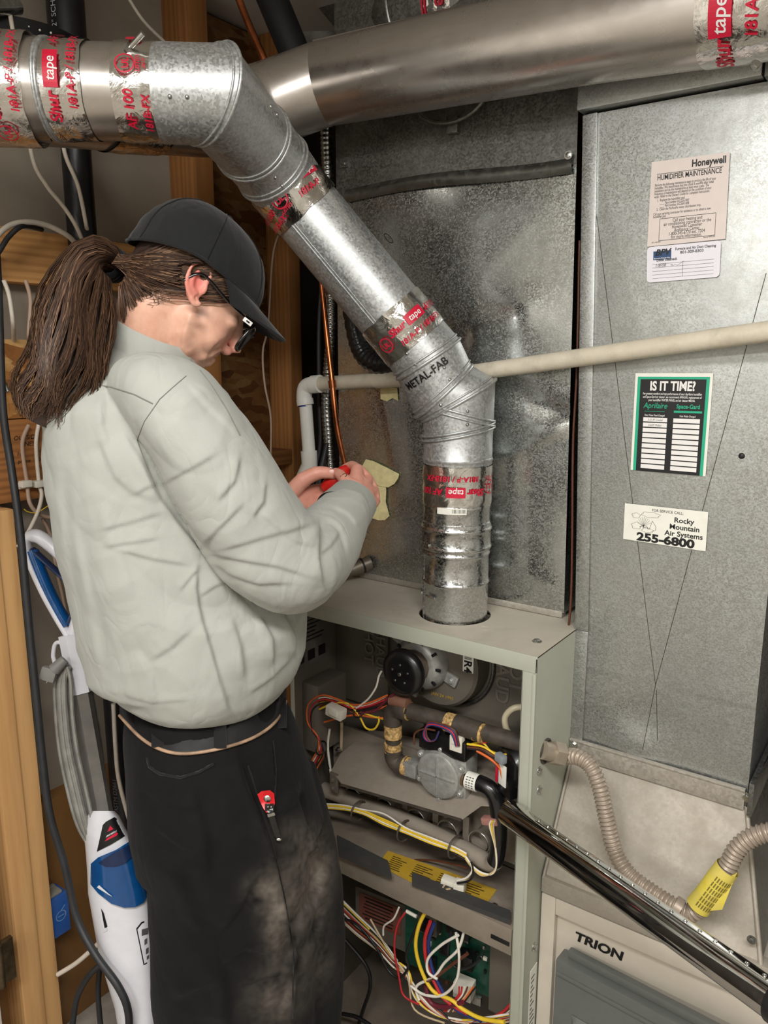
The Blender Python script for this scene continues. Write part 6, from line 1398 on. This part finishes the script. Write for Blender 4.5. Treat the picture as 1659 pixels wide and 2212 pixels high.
SL = [
 ([(300, 950), (318, 1010), (348, 1078), (378, 1118), (430, 1185), (480, 1245), (528, 1300)], .010, 16),
 ([(268, 930), (300, 985), (330, 1050), (345, 1082)], .005, 14),
 ([(212, 945), (228, 985), (248, 1030), (285, 1065), (330, 1078)], .006, 18),
 ([(215, 1146), (280, 1130), (350, 1108)], .0045, 11), ([(222, 1182), (290, 1172), (345, 1162)], .004, 10), ([(248, 1188), (330, 1208), (412, 1222)], .005, 11), ([(290, 1068), (320, 1050), (345, 1046)], .004, 10),
 ([(424, 1212), (424, 1270), (438, 1340), (468, 1440), (492, 1520), (505, 1545)], .006, 12), ([(388, 1278), (408, 1248), (424, 1228)], .004, 8), ([(432, 1290), (460, 1268), (490, 1255)], .004, 8), ([(322, 1430), (370, 1400), (420, 1352)], .005, 16),
 ([(166, 1130), (182, 1210), (205, 1330), (225, 1470)], .005, 20), ([(128, 1010), (140, 1120), (160, 1260), (190, 1400)], .005, 22), ([(232, 1080), (262, 1180), (300, 1290)], .004, 26),
 ([(355, 1045), (410, 1015), (475, 978)], .004, 11), ([(430, 1190), (475, 1140), (530, 1085)], .005, 12), ([(432, 1198), (520, 1212), (600, 1226), (680, 1250)], .006, 13), ([(440, 1205), (490, 1240), (560, 1262), (640, 1262)], .005, 12),
 ([(470, 1190), (540, 1172), (620, 1150), (690, 1128)], .005, 13), ([(690, 1118), (686, 1160), (688, 1210), (700, 1268)], .008, 13), ([(555, 1105), (590, 1135), (640, 1172), (684, 1186)], .005, 12), ([(520, 985), (508, 1040), (470, 1085)], .004, 14), ([(575, 1040), (570, 1085), (545, 1120)], .004, 12),
 ([(700, 1120), (724, 1132), (742, 1160), (752, 1200)], .005, 10), ([(720, 1098), (748, 1112), (768, 1140)], .004, 9), ([(690, 1200), (715, 1180), (735, 1150)], .005, 10),
 ([(560, 1330), (585, 1380), (590, 1440)], .007, 16), ([(610, 1325), (635, 1375), (640, 1420)], .007, 14), ([(500, 1330), (520, 1400), (530, 1470)], .005, 18), ([(540, 1500), (590, 1462), (640, 1415)], .005, 12), ([(260, 1500), (330, 1520), (420, 1512)], .004, 16), ([(300, 1400), (330, 1460), (345, 1520)], .004, 16),
 ([(400, 830), (440, 870), (490, 920), (515, 945)], .004, 12), ([(230, 850), (225, 920), (240, 960)], .004, 16)]
disp = crease(co, no, SL) * 1.15
nzv = np.array([noise.noise(V((p[0] * 9, p[1] * 9, p[2] * 6))) for p in co]); rdg = np.array([abs(noise.noise(V((p[0] * 7 + p[2] * 4, p[1] * 7, p[2] * 7 - p[0] * 3)))) - .5 * abs(noise.noise(V((p[0] * 13 - p[2] * 6, p[1] * 13 + 3, p[2] * 10)))) for p in co]); disp += nzv * .002 + rdg * .009
co2 = co + no * disp[:, None]; set_np(sme, co2)
def cloth(name, rgb, rough=.8, sc=900):
    t = NT(name); c = srgb(*rgb); n = t.noise(8, 4); w1 = t.noise(sc, 2)
    t.set(Base_Color=t.mix(t.mr(n, .3, .7, 0, 1), tuple(x * .95 for x in c[:3]) + (1,), tuple(min(1, x * 1.03) for x in c[:3]) + (1,)), Roughness=rough); t.b.inputs['Specular IOR Level'].default_value = .25
    t.set(Sheen_Weight=.15)
    vec = t.mapping((1, 1, .55), (.5, .3, .4)); r1 = t.noise(16, 2, .5, vec, .8); ab = t.n('ShaderNodeMath', operation='SUBTRACT'); t.ln(r1, ab.inputs[0]); ab.inputs[1].default_value = .5; ab2 = t.n('ShaderNodeMath', operation='ABSOLUTE'); t.ln(ab.outputs[0], ab2.inputs[0])
    ad = t.n('ShaderNodeMath', operation='MULTIPLY_ADD'); t.ln(w1, ad.inputs[0]); ad.inputs[1].default_value = .04; t.ln(ab2.outputs[0], ad.inputs[2]); t.bump(ad.outputs[0], .6, .010); return t.mat
M_shirt = cloth('grey_twill_shirt', (168, 170, 163))
shirt = obj('shirt', sme, M_shirt, per, None); sme.shade_smooth()
bvS = BVHTree.FromPolygons([V(p) for p in co2], [tuple(p.vertices) for p in sme.polygons])
def hit(bv, px_, py_, off=0.0, fb=1.2):
    d = ray(px_, py_).normalized(); r_ = bv.ray_cast(CAM, d)
    return r_[0] - d * off if r_[0] is not None else W(px_, py_, fb)
def seam(name, bv, pts, r, mat, parent, off=.0004):
    P_ = []
    for a_, c_ in zip(pts[:-1], pts[1:]):
        n_ = max(2, int(sqrt((a_[0] - c_[0]) ** 2 + (a_[1] - c_[1]) ** 2) / 6)); P_ += [hit(bv, a_[0] + (c_[0] - a_[0]) * k / n_, a_[1] + (c_[1] - a_[1]) * k / n_, off) for k in range(n_)]
    P_.append(hit(bv, *pts[-1], off)); b = B(); b.tube(P_, r, 6); return obj(name, b, mat, parent, 60)
M_seam = cloth('shirt_seam', (120, 120, 114))
seam('yoke_seam', bvS, [(163, 832), (200, 830), (240, 836), (290, 852), (330, 872)], .0008, M_seam, shirt); seam('armhole_seam', bvS, [(402, 812), (375, 835), (345, 862), (312, 910), (296, 950), (310, 990), (335, 1050)], .0006, M_seam, shirt); seam('placket_edge', bvS, [(432, 800), (455, 830), (490, 885), (518, 940)], .0010, M_seam, shirt)
# cuff
etube_b = B(); cpts = [W(738, 1113, 1.266), W(748, 1101, 1.280), W(759, 1087, 1.300), W(764, 1080, 1.310)]
etube_b.tube(cpts, [.0480, .0460, .0435, .0425], 36, ref=tuple(FW), ry=[.042, .040, .037, .036], cap=False); etube_b.tube(list(reversed(cpts)), [.0405, .0415, .044, .046], 36, ref=tuple(FW), ry=[.034, .035, .038, .040], cap=False)
obj('cuff', etube_b, cloth('shaded_twill_cuff', (150, 152, 145)), shirt, 60)  # same cloth as the shirt; the cuff's shade is in the darker grey
# collar: a folded band round the neck
nd = (h(-.03, -.04, 0) - nb).normalized(); nx_ = (RT - nd * nd.dot(RT)).normalized(); ny_ = nd.cross(nx_)
cb_ = B()
def collar(u, v):
    a = 2 * pi * u; d = nx_ * cos(a) + ny_ * sin(a); back = .5 - .5 * cos(a)
    prof = [(.0660, .004), (.0670, .028), (.0700, .036), (.0745, .030), (.0830, -.002), (.0900, -.018)]
    t = v * 5; k = min(int(t), 4); f = t - k; r_ = prof[k][0] * (1 - f) + prof[k + 1][0] * f; z_ = prof[k][1] * (1 - f) + prof[k + 1][1] * f
    return nb + nd * (.006 + z_ + .012 * back) + d * r_ * (1 + .06 * cos(a))
cb_.grid(48, 10, collar); obj('collar', cb_, M_shirt, shirt, 60)
# ---- trousers
pt = B()
etube(pt, [(440, 1490, TD(1490), 150, .135), (448, 1560, TD(1560), 174, .155), (466, 1640, TD(1640), 188, .17), (486, 1730, TD(1730), 197, .18), (504, 1810, TD(1810), 200, .17)], 6, 40)
etube(pt, [(478, 1700, 1.24, 172, .10), (494, 1850, 1.26, 172, .11), (498, 2000, 1.29, 170, .105), (505, 2150, 1.32, 172, .10), (512, 2300, 1.35, 165, .095), (520, 2600, 1.42, 140, .085), (528, 2950, 1.49, 125, .085)], 6, 36)
etube(pt, [(540, 1700, 1.37, 150, .10), (590, 1850, 1.385, 142, .11), (618, 1980, 1.40, 126, .105), (624, 2120, 1.42, 118, .10), (622, 2300, 1.44, 112, .095), (620, 2600, 1.49, 105, .085), (618, 2900, 1.55, 100, .085)], 6, 36)
pme = remesh(pt, .0042, 16, .5)
co, no = mesh_np(pme)
PL = [([(300, 1700), (360, 1740), (440, 1750)], .003, 16), ([(560, 1880), (520, 1960), (480, 2010)], .004, 18), ([(640, 1700), (660, 1780), (700, 1860)], .004, 12), ([(420, 1700), (450, 1800), (455, 1900)], .004, 26), ([(520, 1640), (545, 1720), (575, 1800), (592, 1850), (615, 1950), (634, 2060), (632, 2230)], .006, 12), ([(602, 2110), (640, 2010), (690, 1900), (706, 1860)], .006, 14), ([(600, 2200), (650, 2060), (700, 1960)], .005, 14), ([(470, 2090), (530, 2050), (600, 2060)], .006, 22), ([(355, 1830), (400, 1900), (440, 2000)], .006, 26), ([(480, 2090), (492, 2140), (495, 2212)], .008, 24), ([(380, 2160), (440, 2130), (490, 2085)], .007, 24), ([(500, 2140), (570, 2110), (630, 2095)], .005, 18), ([(588, 1605), (592, 1660), (596, 1700)], .004, 8), ([(600, 1850), (640, 1835), (700, 1840)], .004, 14), ([(520, 1650), (530, 1700), (560, 1760)], .004, 12), ([(590, 1770), (630, 1740), (660, 1700)], .004, 14), ([(330, 1780), (390, 1830), (470, 1850)], .004, 20)]
disp = crease(co, no, PL) * 2.3 + np.array([noise.noise(V((p[0] * 11, p[1] * 11, p[2] * 6))) for p in co]) * .005
co2 = co + no * disp[:, None]; set_np(pme, co2)
ppx, ppy, pdd = np_pix(co2)
def blob(cx, cy, rx_, ry_): return np.exp(-(((ppx - cx) / rx_) ** 2 + ((ppy - cy) / ry_) ** 2))
dust = blob(680, 1870, 40, 70) * .9 + blob(600, 1980, 30, 90) * .9 + blob(660, 1960, 45, 80) * .6 + blob(560, 1925, 30, 40) * .5 + blob(600, 2160, 60, 60) * .55 + blob(690, 2080, 40, 60) * .35 + blob(640, 1800, 60, 30) * .3
fac = np.clip(.45 + np.array([.35 * noise.noise(V(p) * 15) + .35 * noise.noise(V(p) * 45) + .3 * noise.noise(V(p) * 130) for p in co2]), 0, 1.2)
arr = np.zeros((len(co2), 4)); arr[:, 0] = np.clip(dust * fac, 0, 1); arr[:, 3] = 1
ca = pme.color_attributes.new('dust', 'FLOAT_COLOR', 'POINT'); ca.data.foreach_set('color', arr.reshape(-1))
def pants_mat():
    t = NT('black_work_trousers'); a = t.n('ShaderNodeVertexColor'); a.layer_name = 'dust'; s = t.n('ShaderNodeSeparateColor'); t.ln(a.outputs['Color'], s.inputs[0]); n = t.noise(500, 2); n2 = t.noise(14, 5, .65)
    c = t.mix(t.mr(n2, .35, .75, 0, .7), srgb(13, 13, 14), srgb(24, 24, 24)); c = t.mix(t.mr(s.outputs[0], 0, 1, 0, .9), c, srgb(140, 130, 120)); t.set(Base_Color=c, Roughness=.88, Sheen_Weight=.03); t.b.inputs['Specular IOR Level'].default_value = .2
    r1 = t.noise(13, 3, .55, t.mapping((1, 1, .6), (.4, .3, .2)), .9); ab = t.n('ShaderNodeMath', operation='SUBTRACT'); t.ln(r1, ab.inputs[0]); ab.inputs[1].default_value = .5; ab2 = t.n('ShaderNodeMath', operation='ABSOLUTE'); t.ln(ab.outputs[0], ab2.inputs[0])
    ad = t.n('ShaderNodeMath', operation='MULTIPLY_ADD'); t.ln(n, ad.inputs[0]); ad.inputs[1].default_value = .03; t.ln(ab2.outputs[0], ad.inputs[2]); t.bump(ad.outputs[0], .4, .008); return t.mat
trs = obj('trousers', pme, pants_mat(), per, None); pme.shade_smooth()
bvP = BVHTree.FromPolygons([V(p) for p in co2], [tuple(p.vertices) for p in pme.polygons])
M_blkcloth = cloth('black_cloth_trim', (20, 20, 22))
# waistband / belt
bp = [(258, 1545), (300, 1590), (345, 1618), (400, 1628), (480, 1616), (550, 1592), (596, 1558), (618, 1515)]
C_ = []
P_ = [hit(bvP, x, y, .004, 1.2) for x, y in bp]
b = B(); Cc = catmull(P_, 6)
top_ = catmull([hit(bvP, x, y - 62, .003, 1.2) for x, y in bp], 6)
b.grid(len(Cc) - 1, 3, lambda u, v: Cc[int(u * (len(Cc) - 1) + .5)].lerp(top_[int(u * (len(Cc) - 1) + .5)], v)); belt = obj('belt', b, plain('black_leather', (15, 15, 17), .65, var=.15, bump=.1), per, 60)
b = B(); b.tube(Cc, .0026, 8); obj('belt_edge', b, plain('worn_leather_edge', (156, 128, 104), .5, var=.2), belt, 60)
for x, y in ((340, 1570), (475, 1575), (606, 1530)):
    b = B(); b.bar(hit(bvP, x, y - 20, .006), hit(bvP, x + 1, y + 42, .007), .003, .018, tuple(RT)); obj('belt_loop', b, M_blkcloth, trs)
seam('pocket_edge', bvP, [(318, 1636), (322, 1656), (345, 1672), (390, 1680), (430, 1668), (462, 1650)], .0022, M_blkcloth, trs, .001); seam('side_seam', bvP, [(536, 1655), (560, 1730), (590, 1830), (615, 1940), (634, 2050), (632, 2200)], .0012, M_blkcloth, trs, .0006); seam('tool_pocket_edge', bvP, [(590, 1600), (596, 1660), (594, 1720)], .0012, M_blkcloth, trs, .0006)
# boots
for q in ((528, 2950, 1.49), (618, 2900, 1.55)):
    c = W(*q); fd = (RT * .87 + FW * .5); fd.z = 0; fd.normalize(); c.z = 0; b = B(); sd = V((-fd.y, fd.x, 0))
    b.tube([c - fd * .09 + V((0, 0, .05)), c + fd * .0 + V((0, 0, .06)), c + fd * .12 + V((0, 0, .045)), c + fd * .18 + V((0, 0, .035))], [.038, .045, .045, .030], 18, ref=tuple(sd)); b.tube([c + V((0, 0, .05)), c + V((0, 0, .16))], .045, 18); b.obox(c + fd * .045 + V((0, 0, .009)), fd, sd, V((0, 0, 1)), (.29, .10, .018), .006); obj('boot', b, M_blackrub, per, 60)
# ---- cap
M_cap = cloth('black_cap_cloth', (25, 26, 28), .85)
b = B(); NU, NV = 64, 22
def capub(a): return .026 - .030 * max(0, -cos(a)) ** 1.6 + .004 * abs(sin(a))
def cap_p(a, t, gx=0.0):
    ub = capub(a); ut = .113; q = t
    rr_ = (1 - q ** 2.5) ** .46 * (1 + .02 * (1 - q)); wr = 1 + .018 * noise.noise(V((cos(a) * 2, sin(a) * 2, t * 3))) + .012 * noise.noise(V((cos(a) * 5 + 7, sin(a) * 5, t * 7)))
    return h(-.008 + (.100 + gx) * rr_ * wr * cos(a) - .012 * q, ub + (ut - ub) * q + gx, (.088 + gx) * rr_ * wr * sin(a))
b.grid(NU, NV, lambda u, v: cap_p(2 * pi * u, v)); cap = obj('cap', b, M_cap, per, 70)
b = B()
for k in range(6):
    a = pi / 6 + k * pi / 3; b.tube([cap_p(a, .02 + .97 * j / 14, .0004) for j in range(15)], .0011, 5)
obj('panel_seam', b, M_blkcloth, cap, 60)
b = B(); b.tube([cap_p(2 * pi * k / 64, .0, .0006) for k in range(64)], .0022, 6, closed=True); obj('hem_band', b, M_blkcloth, cap, 60)
b = B(); b.ellipsoid(cap_p(0, .999) + Hu * .001 - Hf * .0, (.006, .006, .003), HA, 14, 8); obj('button', b, M_blkcloth, cap, 60)
def brim(u, v, off):
    a = radians(-72 + 144 * u); base = cap_p(a, .01); w_ = cos(a) ** .7
    return base + Hf * (.060 * v * w_) + Hs * (.004 * v * sin(a)) - Hu * (.010 * v + .012 * v * (1 - w_) + .010 * v * v * abs(sin(a)) + off)
b = B(); b.grid(32, 10, lambda u, v: brim(u, v, 0)); b.grid(32, 10, lambda u, v: brim(u, v, .0032)); b.grid(32, 1, lambda u, v: brim(u, 1, .0032 * v)); br = obj('brim', b, M_cap, cap, 70)
# ---- hair
def hair_mat():
    t = NT('brown_hair'); g_ = t.n('ShaderNodeNewGeometry'); n = t.noise(20, 3)
    c = t.ramp(g_.outputs['Random Per Island'], [(0, srgb(40, 28, 22)), (.5, srgb(70, 50, 38)), (.85, srgb(98, 72, 54)), (1, srgb(146, 112, 84))])
    t.set(Base_Color=c, Roughness=.55); t.b.inputs['Specular IOR Level'].default_value = .35; return t.mat
M_hair = hair_mat(); rh = random.Random(11)
hb_ = B(); tie = h(-.110, -.034, .0)
cC = h(*CC)
def on_skull(f, u, s, k): # where the ray from the cranium centre leaves the skull, scaled k
    best = 0.0; dv = V((f - CC[0], u - CC[1], s)); dv.normalize()
    for c_, r_ in ((CC, CR), ((-.030, .000, 0), (.066, .070, .068))):
        o_ = V(((CC[0] - c_[0]) / r_[0], (CC[1] - c_[1]) / r_[1], (CC[2] - c_[2]) / r_[2])); d_ = V((dv.x / r_[0], dv.y / r_[1], dv.z / r_[2]))
        A_ = d_.dot(d_); B_ = o_.dot(d_); D_ = B_ * B_ - A_ * (o_.dot(o_) - 1)
        if D_ > 0: best = max(best, (-B_ + sqrt(D_)) / A_)
    dv = dv * best * k; return h(CC[0] + dv.x, CC[1] + dv.y, dv.z)
for side in (1, -1):
    for k in range(1500):
        t0 = rh.random()
        if t0 < .50: f0, u0 = rh.uniform(-.03, .066), rh.uniform(.020, .060); s0 = side * rh.uniform(.045, .075)
        elif t0 < .80: f0 = rh.uniform(-.06, -.024); u0 = rh.uniform(-.012 + (f0 + .024) * .9, .03); s0 = side * rh.uniform(.05, .075)
        else: q = rh.random(); f0 = -.040 - .034 * q; u0 = -.030 - .050 * q + rh.uniform(0, .02); s0 = side * (.064 - .040 * q) * rh.uniform(.5, 1.0)
        kk = 1.012 + .035 * rh.random(); eu = -.036 + rh.uniform(-.016, .014); es = side * .012 * rh.random(); P_ = []
        sag = .016 * rh.random() if t0 < .5 else 0
        for j in range(13):
            q = j / 12; ff = f0 + (-.100 - f0) * q; uu = u0 + (eu - u0) * q - sag * sin(pi * q); ss = s0 * sqrt(max(0, 1 - q ** 2.4)) + es * q
            p = on_skull(ff, uu, ss if abs(ss) > .004 else .004 * side, kk + .012 * sin(pi * q))
            P_.append(p.lerp(tie + Hs * es + Hu * rh.uniform(-.009, .009), max(0, (q - .75) / .25) ** 2))
        hb_.tube(P_, [.00075 * (1 - .3 * j / 12) for j in range(13)], 3, cap=False)
HL = [(462, 640), (470, 610), (462, 575), (440, 560), (405, 575), (392, 600), (375, 622), (345, 632), (310, 648), (285, 672), (266, 700)]
HLc = [V((x, y, 0)) for x, y in HL]; HLc = catmull(HLc, 6)
for k in range(1100):
    a0 = HLc[rh.randrange(len(HLc))]; q0 = rh.random() ** 1.3; tx_, ty_ = 262, 578 + rh.uniform(-10, 14)
    x0 = a0.x + (tx_ - a0.x) * q0 * .6 + rh.uniform(-4, 4); y0 = a0.y + (ty_ - a0.y) * q0 * .6 + rh.uniform(-6, 4); P_ = []; bend = rh.uniform(-14, 6); o_ = rh.uniform(.0015, .006)
    for j in range(11):
        q = j / 10; x = x0 + (tx_ - x0) * q; y = y0 + (ty_ - y0) * q + bend * sin(pi * q)
        if 396 < x < 460 and 574 < y < 662: P_ = []; continue
        p = bvB.ray_cast(CAM, ray(x, y).normalized())[0]
        if p is not None and dep(p) < 1.24: P_.append(p - FW * (o_ + .006 * sin(pi * q)))
    if len(P_) > 4: hb_.tube(P_, [.0007] * len(P_), 3, cap=False)
obj('hair', hb_, M_hair, per, 80, kind='stuff')
hs2 = B()
def und(u, v):
    f_ = -.120 + .175 * u; lo = -.085 + max(0, min(1, (f_ + .075) / .05)) * .078; lo = lo if f_ < -.022 else .018; u_ = lo + (.075 - lo) * v
    return f_, u_
for side in (1, -1): hs2.grid(40, 20, lambda u, v: on_skull(und(u, v)[0], und(u, v)[1], side * .062 * max(.05, min(1, (und(u, v)[0] + .122) / .035)), 1.012))
obj('hair_under_layer', hs2, plain('dark_hair_base', (52, 36, 28), .55, var=.15), per, 60)
# loose curls on the nape
cu = B()
for k in range(40):
    q = rh.random(); f0 = -.022 - .045 * q; u0 = -.022 - .050 * q + rh.uniform(-.008, .006); p0 = on_skull(f0, u0, .060 - .022 * q, 1.008)
    a0 = rh.uniform(0, 6.28); r_ = rh.uniform(.004, .009); cu.tube([p0 - Hu * (.0035 * j) + Hf * (r_ * cos(a0 + j * .8)) + Hs * (.002 * sin(j)) for j in range(7)], .0003, 3, cap=False)
obj('nape_curls', cu, M_hair, per, 80, kind='stuff')
# ponytail
pn = B(); cp = [(258, 578, 1.150), (232, 556, 1.130), (198, 562, 1.105), (170, 620, 1.085), (156, 710, 1.06), (138, 800, 1.045), (112, 870, 1.045), (96, 915, 1.05)]
hw_ = [14, 34, 58, 78, 92, 98, 92, 70]; dw = [.012, .024, .040, .048, .046, .042, .036, .030]
Cp = catmull([V(q) for q in cp], 5); m_ = len(Cp); HWl = lerp_list(hw_, m_); DWl = lerp_list(dw, m_)
for k in range(4200):
    a = rh.uniform(0, 2 * pi); r_ = sqrt(rh.random()); cx_0, cz_0 = cos(a) * r_, sin(a) * r_; ph = rh.uniform(0, 6.28); wv = rh.uniform(.02, .10); endk = int(m_ * rh.uniform(.72, 1.0)); fr_ = rh.uniform(.5, .9)
    clx = round(cx_0 * 4) / 4; ph2 = clx * 5
    P_ = []
    for j in range(0, max(8, endk), 2):
        q = j / (m_ - 1); c = Cp[j]; w_ = HWl[j] * (1 + wv * .6 * sin(ph + j * fr_) * q); tgt = cx_0 * (1 - .25 * q) + clx * .25 * q
        tx = Cp[min(j + 1, m_ - 1)] - Cp[max(j - 1, 0)]; n2 = V((tx.y, -tx.x)).normalized() if (abs(tx.x) + abs(tx.y)) > 0 else V((1, 0))
        off = w_ * tgt + 10 * q * sin(ph2 + j * .55) + 5 * q * sin(ph + j * .9)
        P_.append(W(c.x - n2.x * off, c.y - n2.y * off + 22 * q * (rh.random() - .5) * (1 if j > m_ * .8 else .1), c.z + DWl[j] * cz_0))
    n_ = len(P_); pn.tube(P_, [.00075 * (1 - .6 * i / n_) for i in range(n_)], 3, cap=False)
obj('ponytail', pn, M_hair, per, 80, kind='stuff')
pb = B(); pts = catmull([W(q[0], q[1], q[2] + .012) for q in cp], 4); pb.tube(pts, lerp_list([w * .55 * mpp(1.08) for w in hw_], len(pts)), 20, ref=tuple(FW), ry=lerp_list([d * .6 for d in dw], len(pts))); obj('ponytail_core', pb, plain('dark_hair_core', (46, 32, 25), .6, var=.2), per, 60)
b = B(); tc = W(250, 574, 1.145); td_ = (W(225, 556, 1.125) - W(262, 580, 1.155)).normalized(); x = td_.cross(FW).normalized(); y_ = td_.cross(x)
for k in range(3): b.tube([tc + td_ * (k - 1) * .006 + x * (.020 * cos(a * pi / 12)) + y_ * (.018 * sin(a * pi / 12)) for a in range(24)], .0050, 8, closed=True)
obj('hair_tie', b, M_blkcloth, per, 60)
# ---- glasses
M_gl = plain('black_frame', (14, 14, 15), .2, var=.05, coat=.4)
b = B()
for s in (-1, 1):
    c = (.096, -.020, .034 * s); pts = []
    for k in range(28):
        a = 2 * pi * k / 28; ca, sa = cos(a), sin(a); su = (abs(sa) ** .6) * (1 if sa > 0 else -1) * .021; ss = (abs(ca) ** .6) * (1 if ca > 0 else -1) * .028
        pts.append(h(c[0] - .22 * abs(c[2] + ss) + .010 + su * .10, c[1] + su, c[2] + ss))
    b.tube(pts, .0026, 8, closed=True)
b.tube([h(.108, -.010, -.009), h(.110, -.007, 0), h(.108, -.010, .009)], .0025, 8)
gl = obj('glasses', b, M_gl, per, 60)
for s in (-1, 1):
    b = B(); b.tube(catmull([h(.090, -.004, .064 * s), h(.080, .000, .073 * s), h(.040, .006, .078 * s), h(.004, .014, .080 * s), h(-.010, .008, .082 * s), h(-.018, -.008, .082 * s)], 5), .0026, 8, ry=.0016); obj('temple_arm', b, M_gl, gl, 60)
b = B(); b.obox(h(.084, -.002, .0752), (Hf + Hs * -.25 ).normalized(), Hs, Hu, (.015, .0022, .0065), .0015); em = obj('white_emblem', b, M_white, gl)
b = B(); b.obox(h(.0843, -.002, .0765), (Hf + Hs * -.25).normalized(), Hs, Hu, (.006, .0012, .0022), .0004); obj('emblem_slot', b, M_black, em)
t = NT('lens_glass'); t.set(Base_Color=(.6, .62, .64, 1), Roughness=.02, Transmission_Weight=.95, IOR=1.3); M_lens = t.mat
for s in (-1, 1):
    b = B(); b.grid(6, 4, lambda u, v, s=s: h(.106 - .22 * abs(.034 * s + .027 * (2 * u - 1)) + .0, -.020 + .019 * (2 * v - 1), .034 * s + .027 * (2 * u - 1))); obj('lens', b, M_lens, gl, 60)

# ================================================================= tools
tl = thing('red_hand_tool', W(722, 1036, 1.42), 'red plastic handled cutter held between the hands', 'tool')
b = B(); b.tube(catmull([W(700, 1056, 1.425), W(712, 1046, 1.418), W(728, 1034, 1.415), W(742, 1020, 1.42), W(752, 1012, 1.43)], 5), lerp_list([.010, .014, .016, .013, .008], 21), 16, ref=tuple(FW), ry=lerp_list([.006, .009, .010, .009, .006], 21)); obj('red_handle', b, plain('red_plastic', (196, 30, 26), .35, var=.06, coat=.3), tl, 50)
b = B(); b.tube([W(722, 1018, 1.42), W(736, 1012, 1.425), W(748, 1008, 1.43)], .0035, 8); obj('blade_slot', b, M_black, tl, 60)
kn = thing('pocket_knife', hit(bvP, 578, 1745, .006), 'red folding knife with black clip hooked in the trouser leg pocket', 'knife')
def kp(x, y, off): return hit(bvP, x, y, off)
outl = [(556, 1716), (565, 1709), (583, 1707), (592, 1714), (594, 1735), (588, 1753), (576, 1756), (570, 1748), (562, 1732)]
vs_, fs_ = poly2d(outl, 9); b = B(); b.add([kp(x, y, .010) for x, y in vs_], fs_); n_ = len(outl); b.add([kp(x, y, .010) for x, y in outl] + [kp(x, y, -.001) for x, y in outl], [(k, (k + 1) % n_, n_ + (k + 1) % n_, n_ + k) for k in range(n_)]); kh = obj('red_scale', b, plain('red_anodised', (214, 34, 40), .35, .2, var=.05), kn, 40)
b = B(); b.tube_rings([(kp(577, 1726, .010), .0058), (kp(577, 1726, .013), .0055), (kp(577, 1726, .014), .004)], -FW, 20); obj('pivot', b, M_steel, kn, 40)
cl_ = [kp(583, 1748, .012), kp(585, 1758, .014), kp(590, 1775, .014), kp(596, 1795, .012), kp(601, 1812, .009)]
b = B()
for a_, c_ in zip(cl_[:-1], cl_[1:]): b.bar(a_, c_ + (c_ - a_) * .15, .0016, .009, tuple(RT), .0005)
b.obox(kp(582, 1744, .0125), RT, FW, UP, (.014, .002, .011), .001); kc = obj('black_clip', b, M_gl, kn, 40)
b = B(); b.bar(kp(585, 1757, .0155), kp(587, 1763, .0158), .001, .011, tuple(RT)); b.ellipsoid(kp(602, 1813, .0095), (.0045, .0025, .003), (RT, FW, UP), 10, 6); obj('clip_worn_edge', b, M_steel, kc)
b = B()
for x in (579, 586): b.ellipsoid(kp(x, 1743, .0138), (.0016,) * 3, nu=8, nv=6)
obj('clip_screw', b, M_steel, kc)
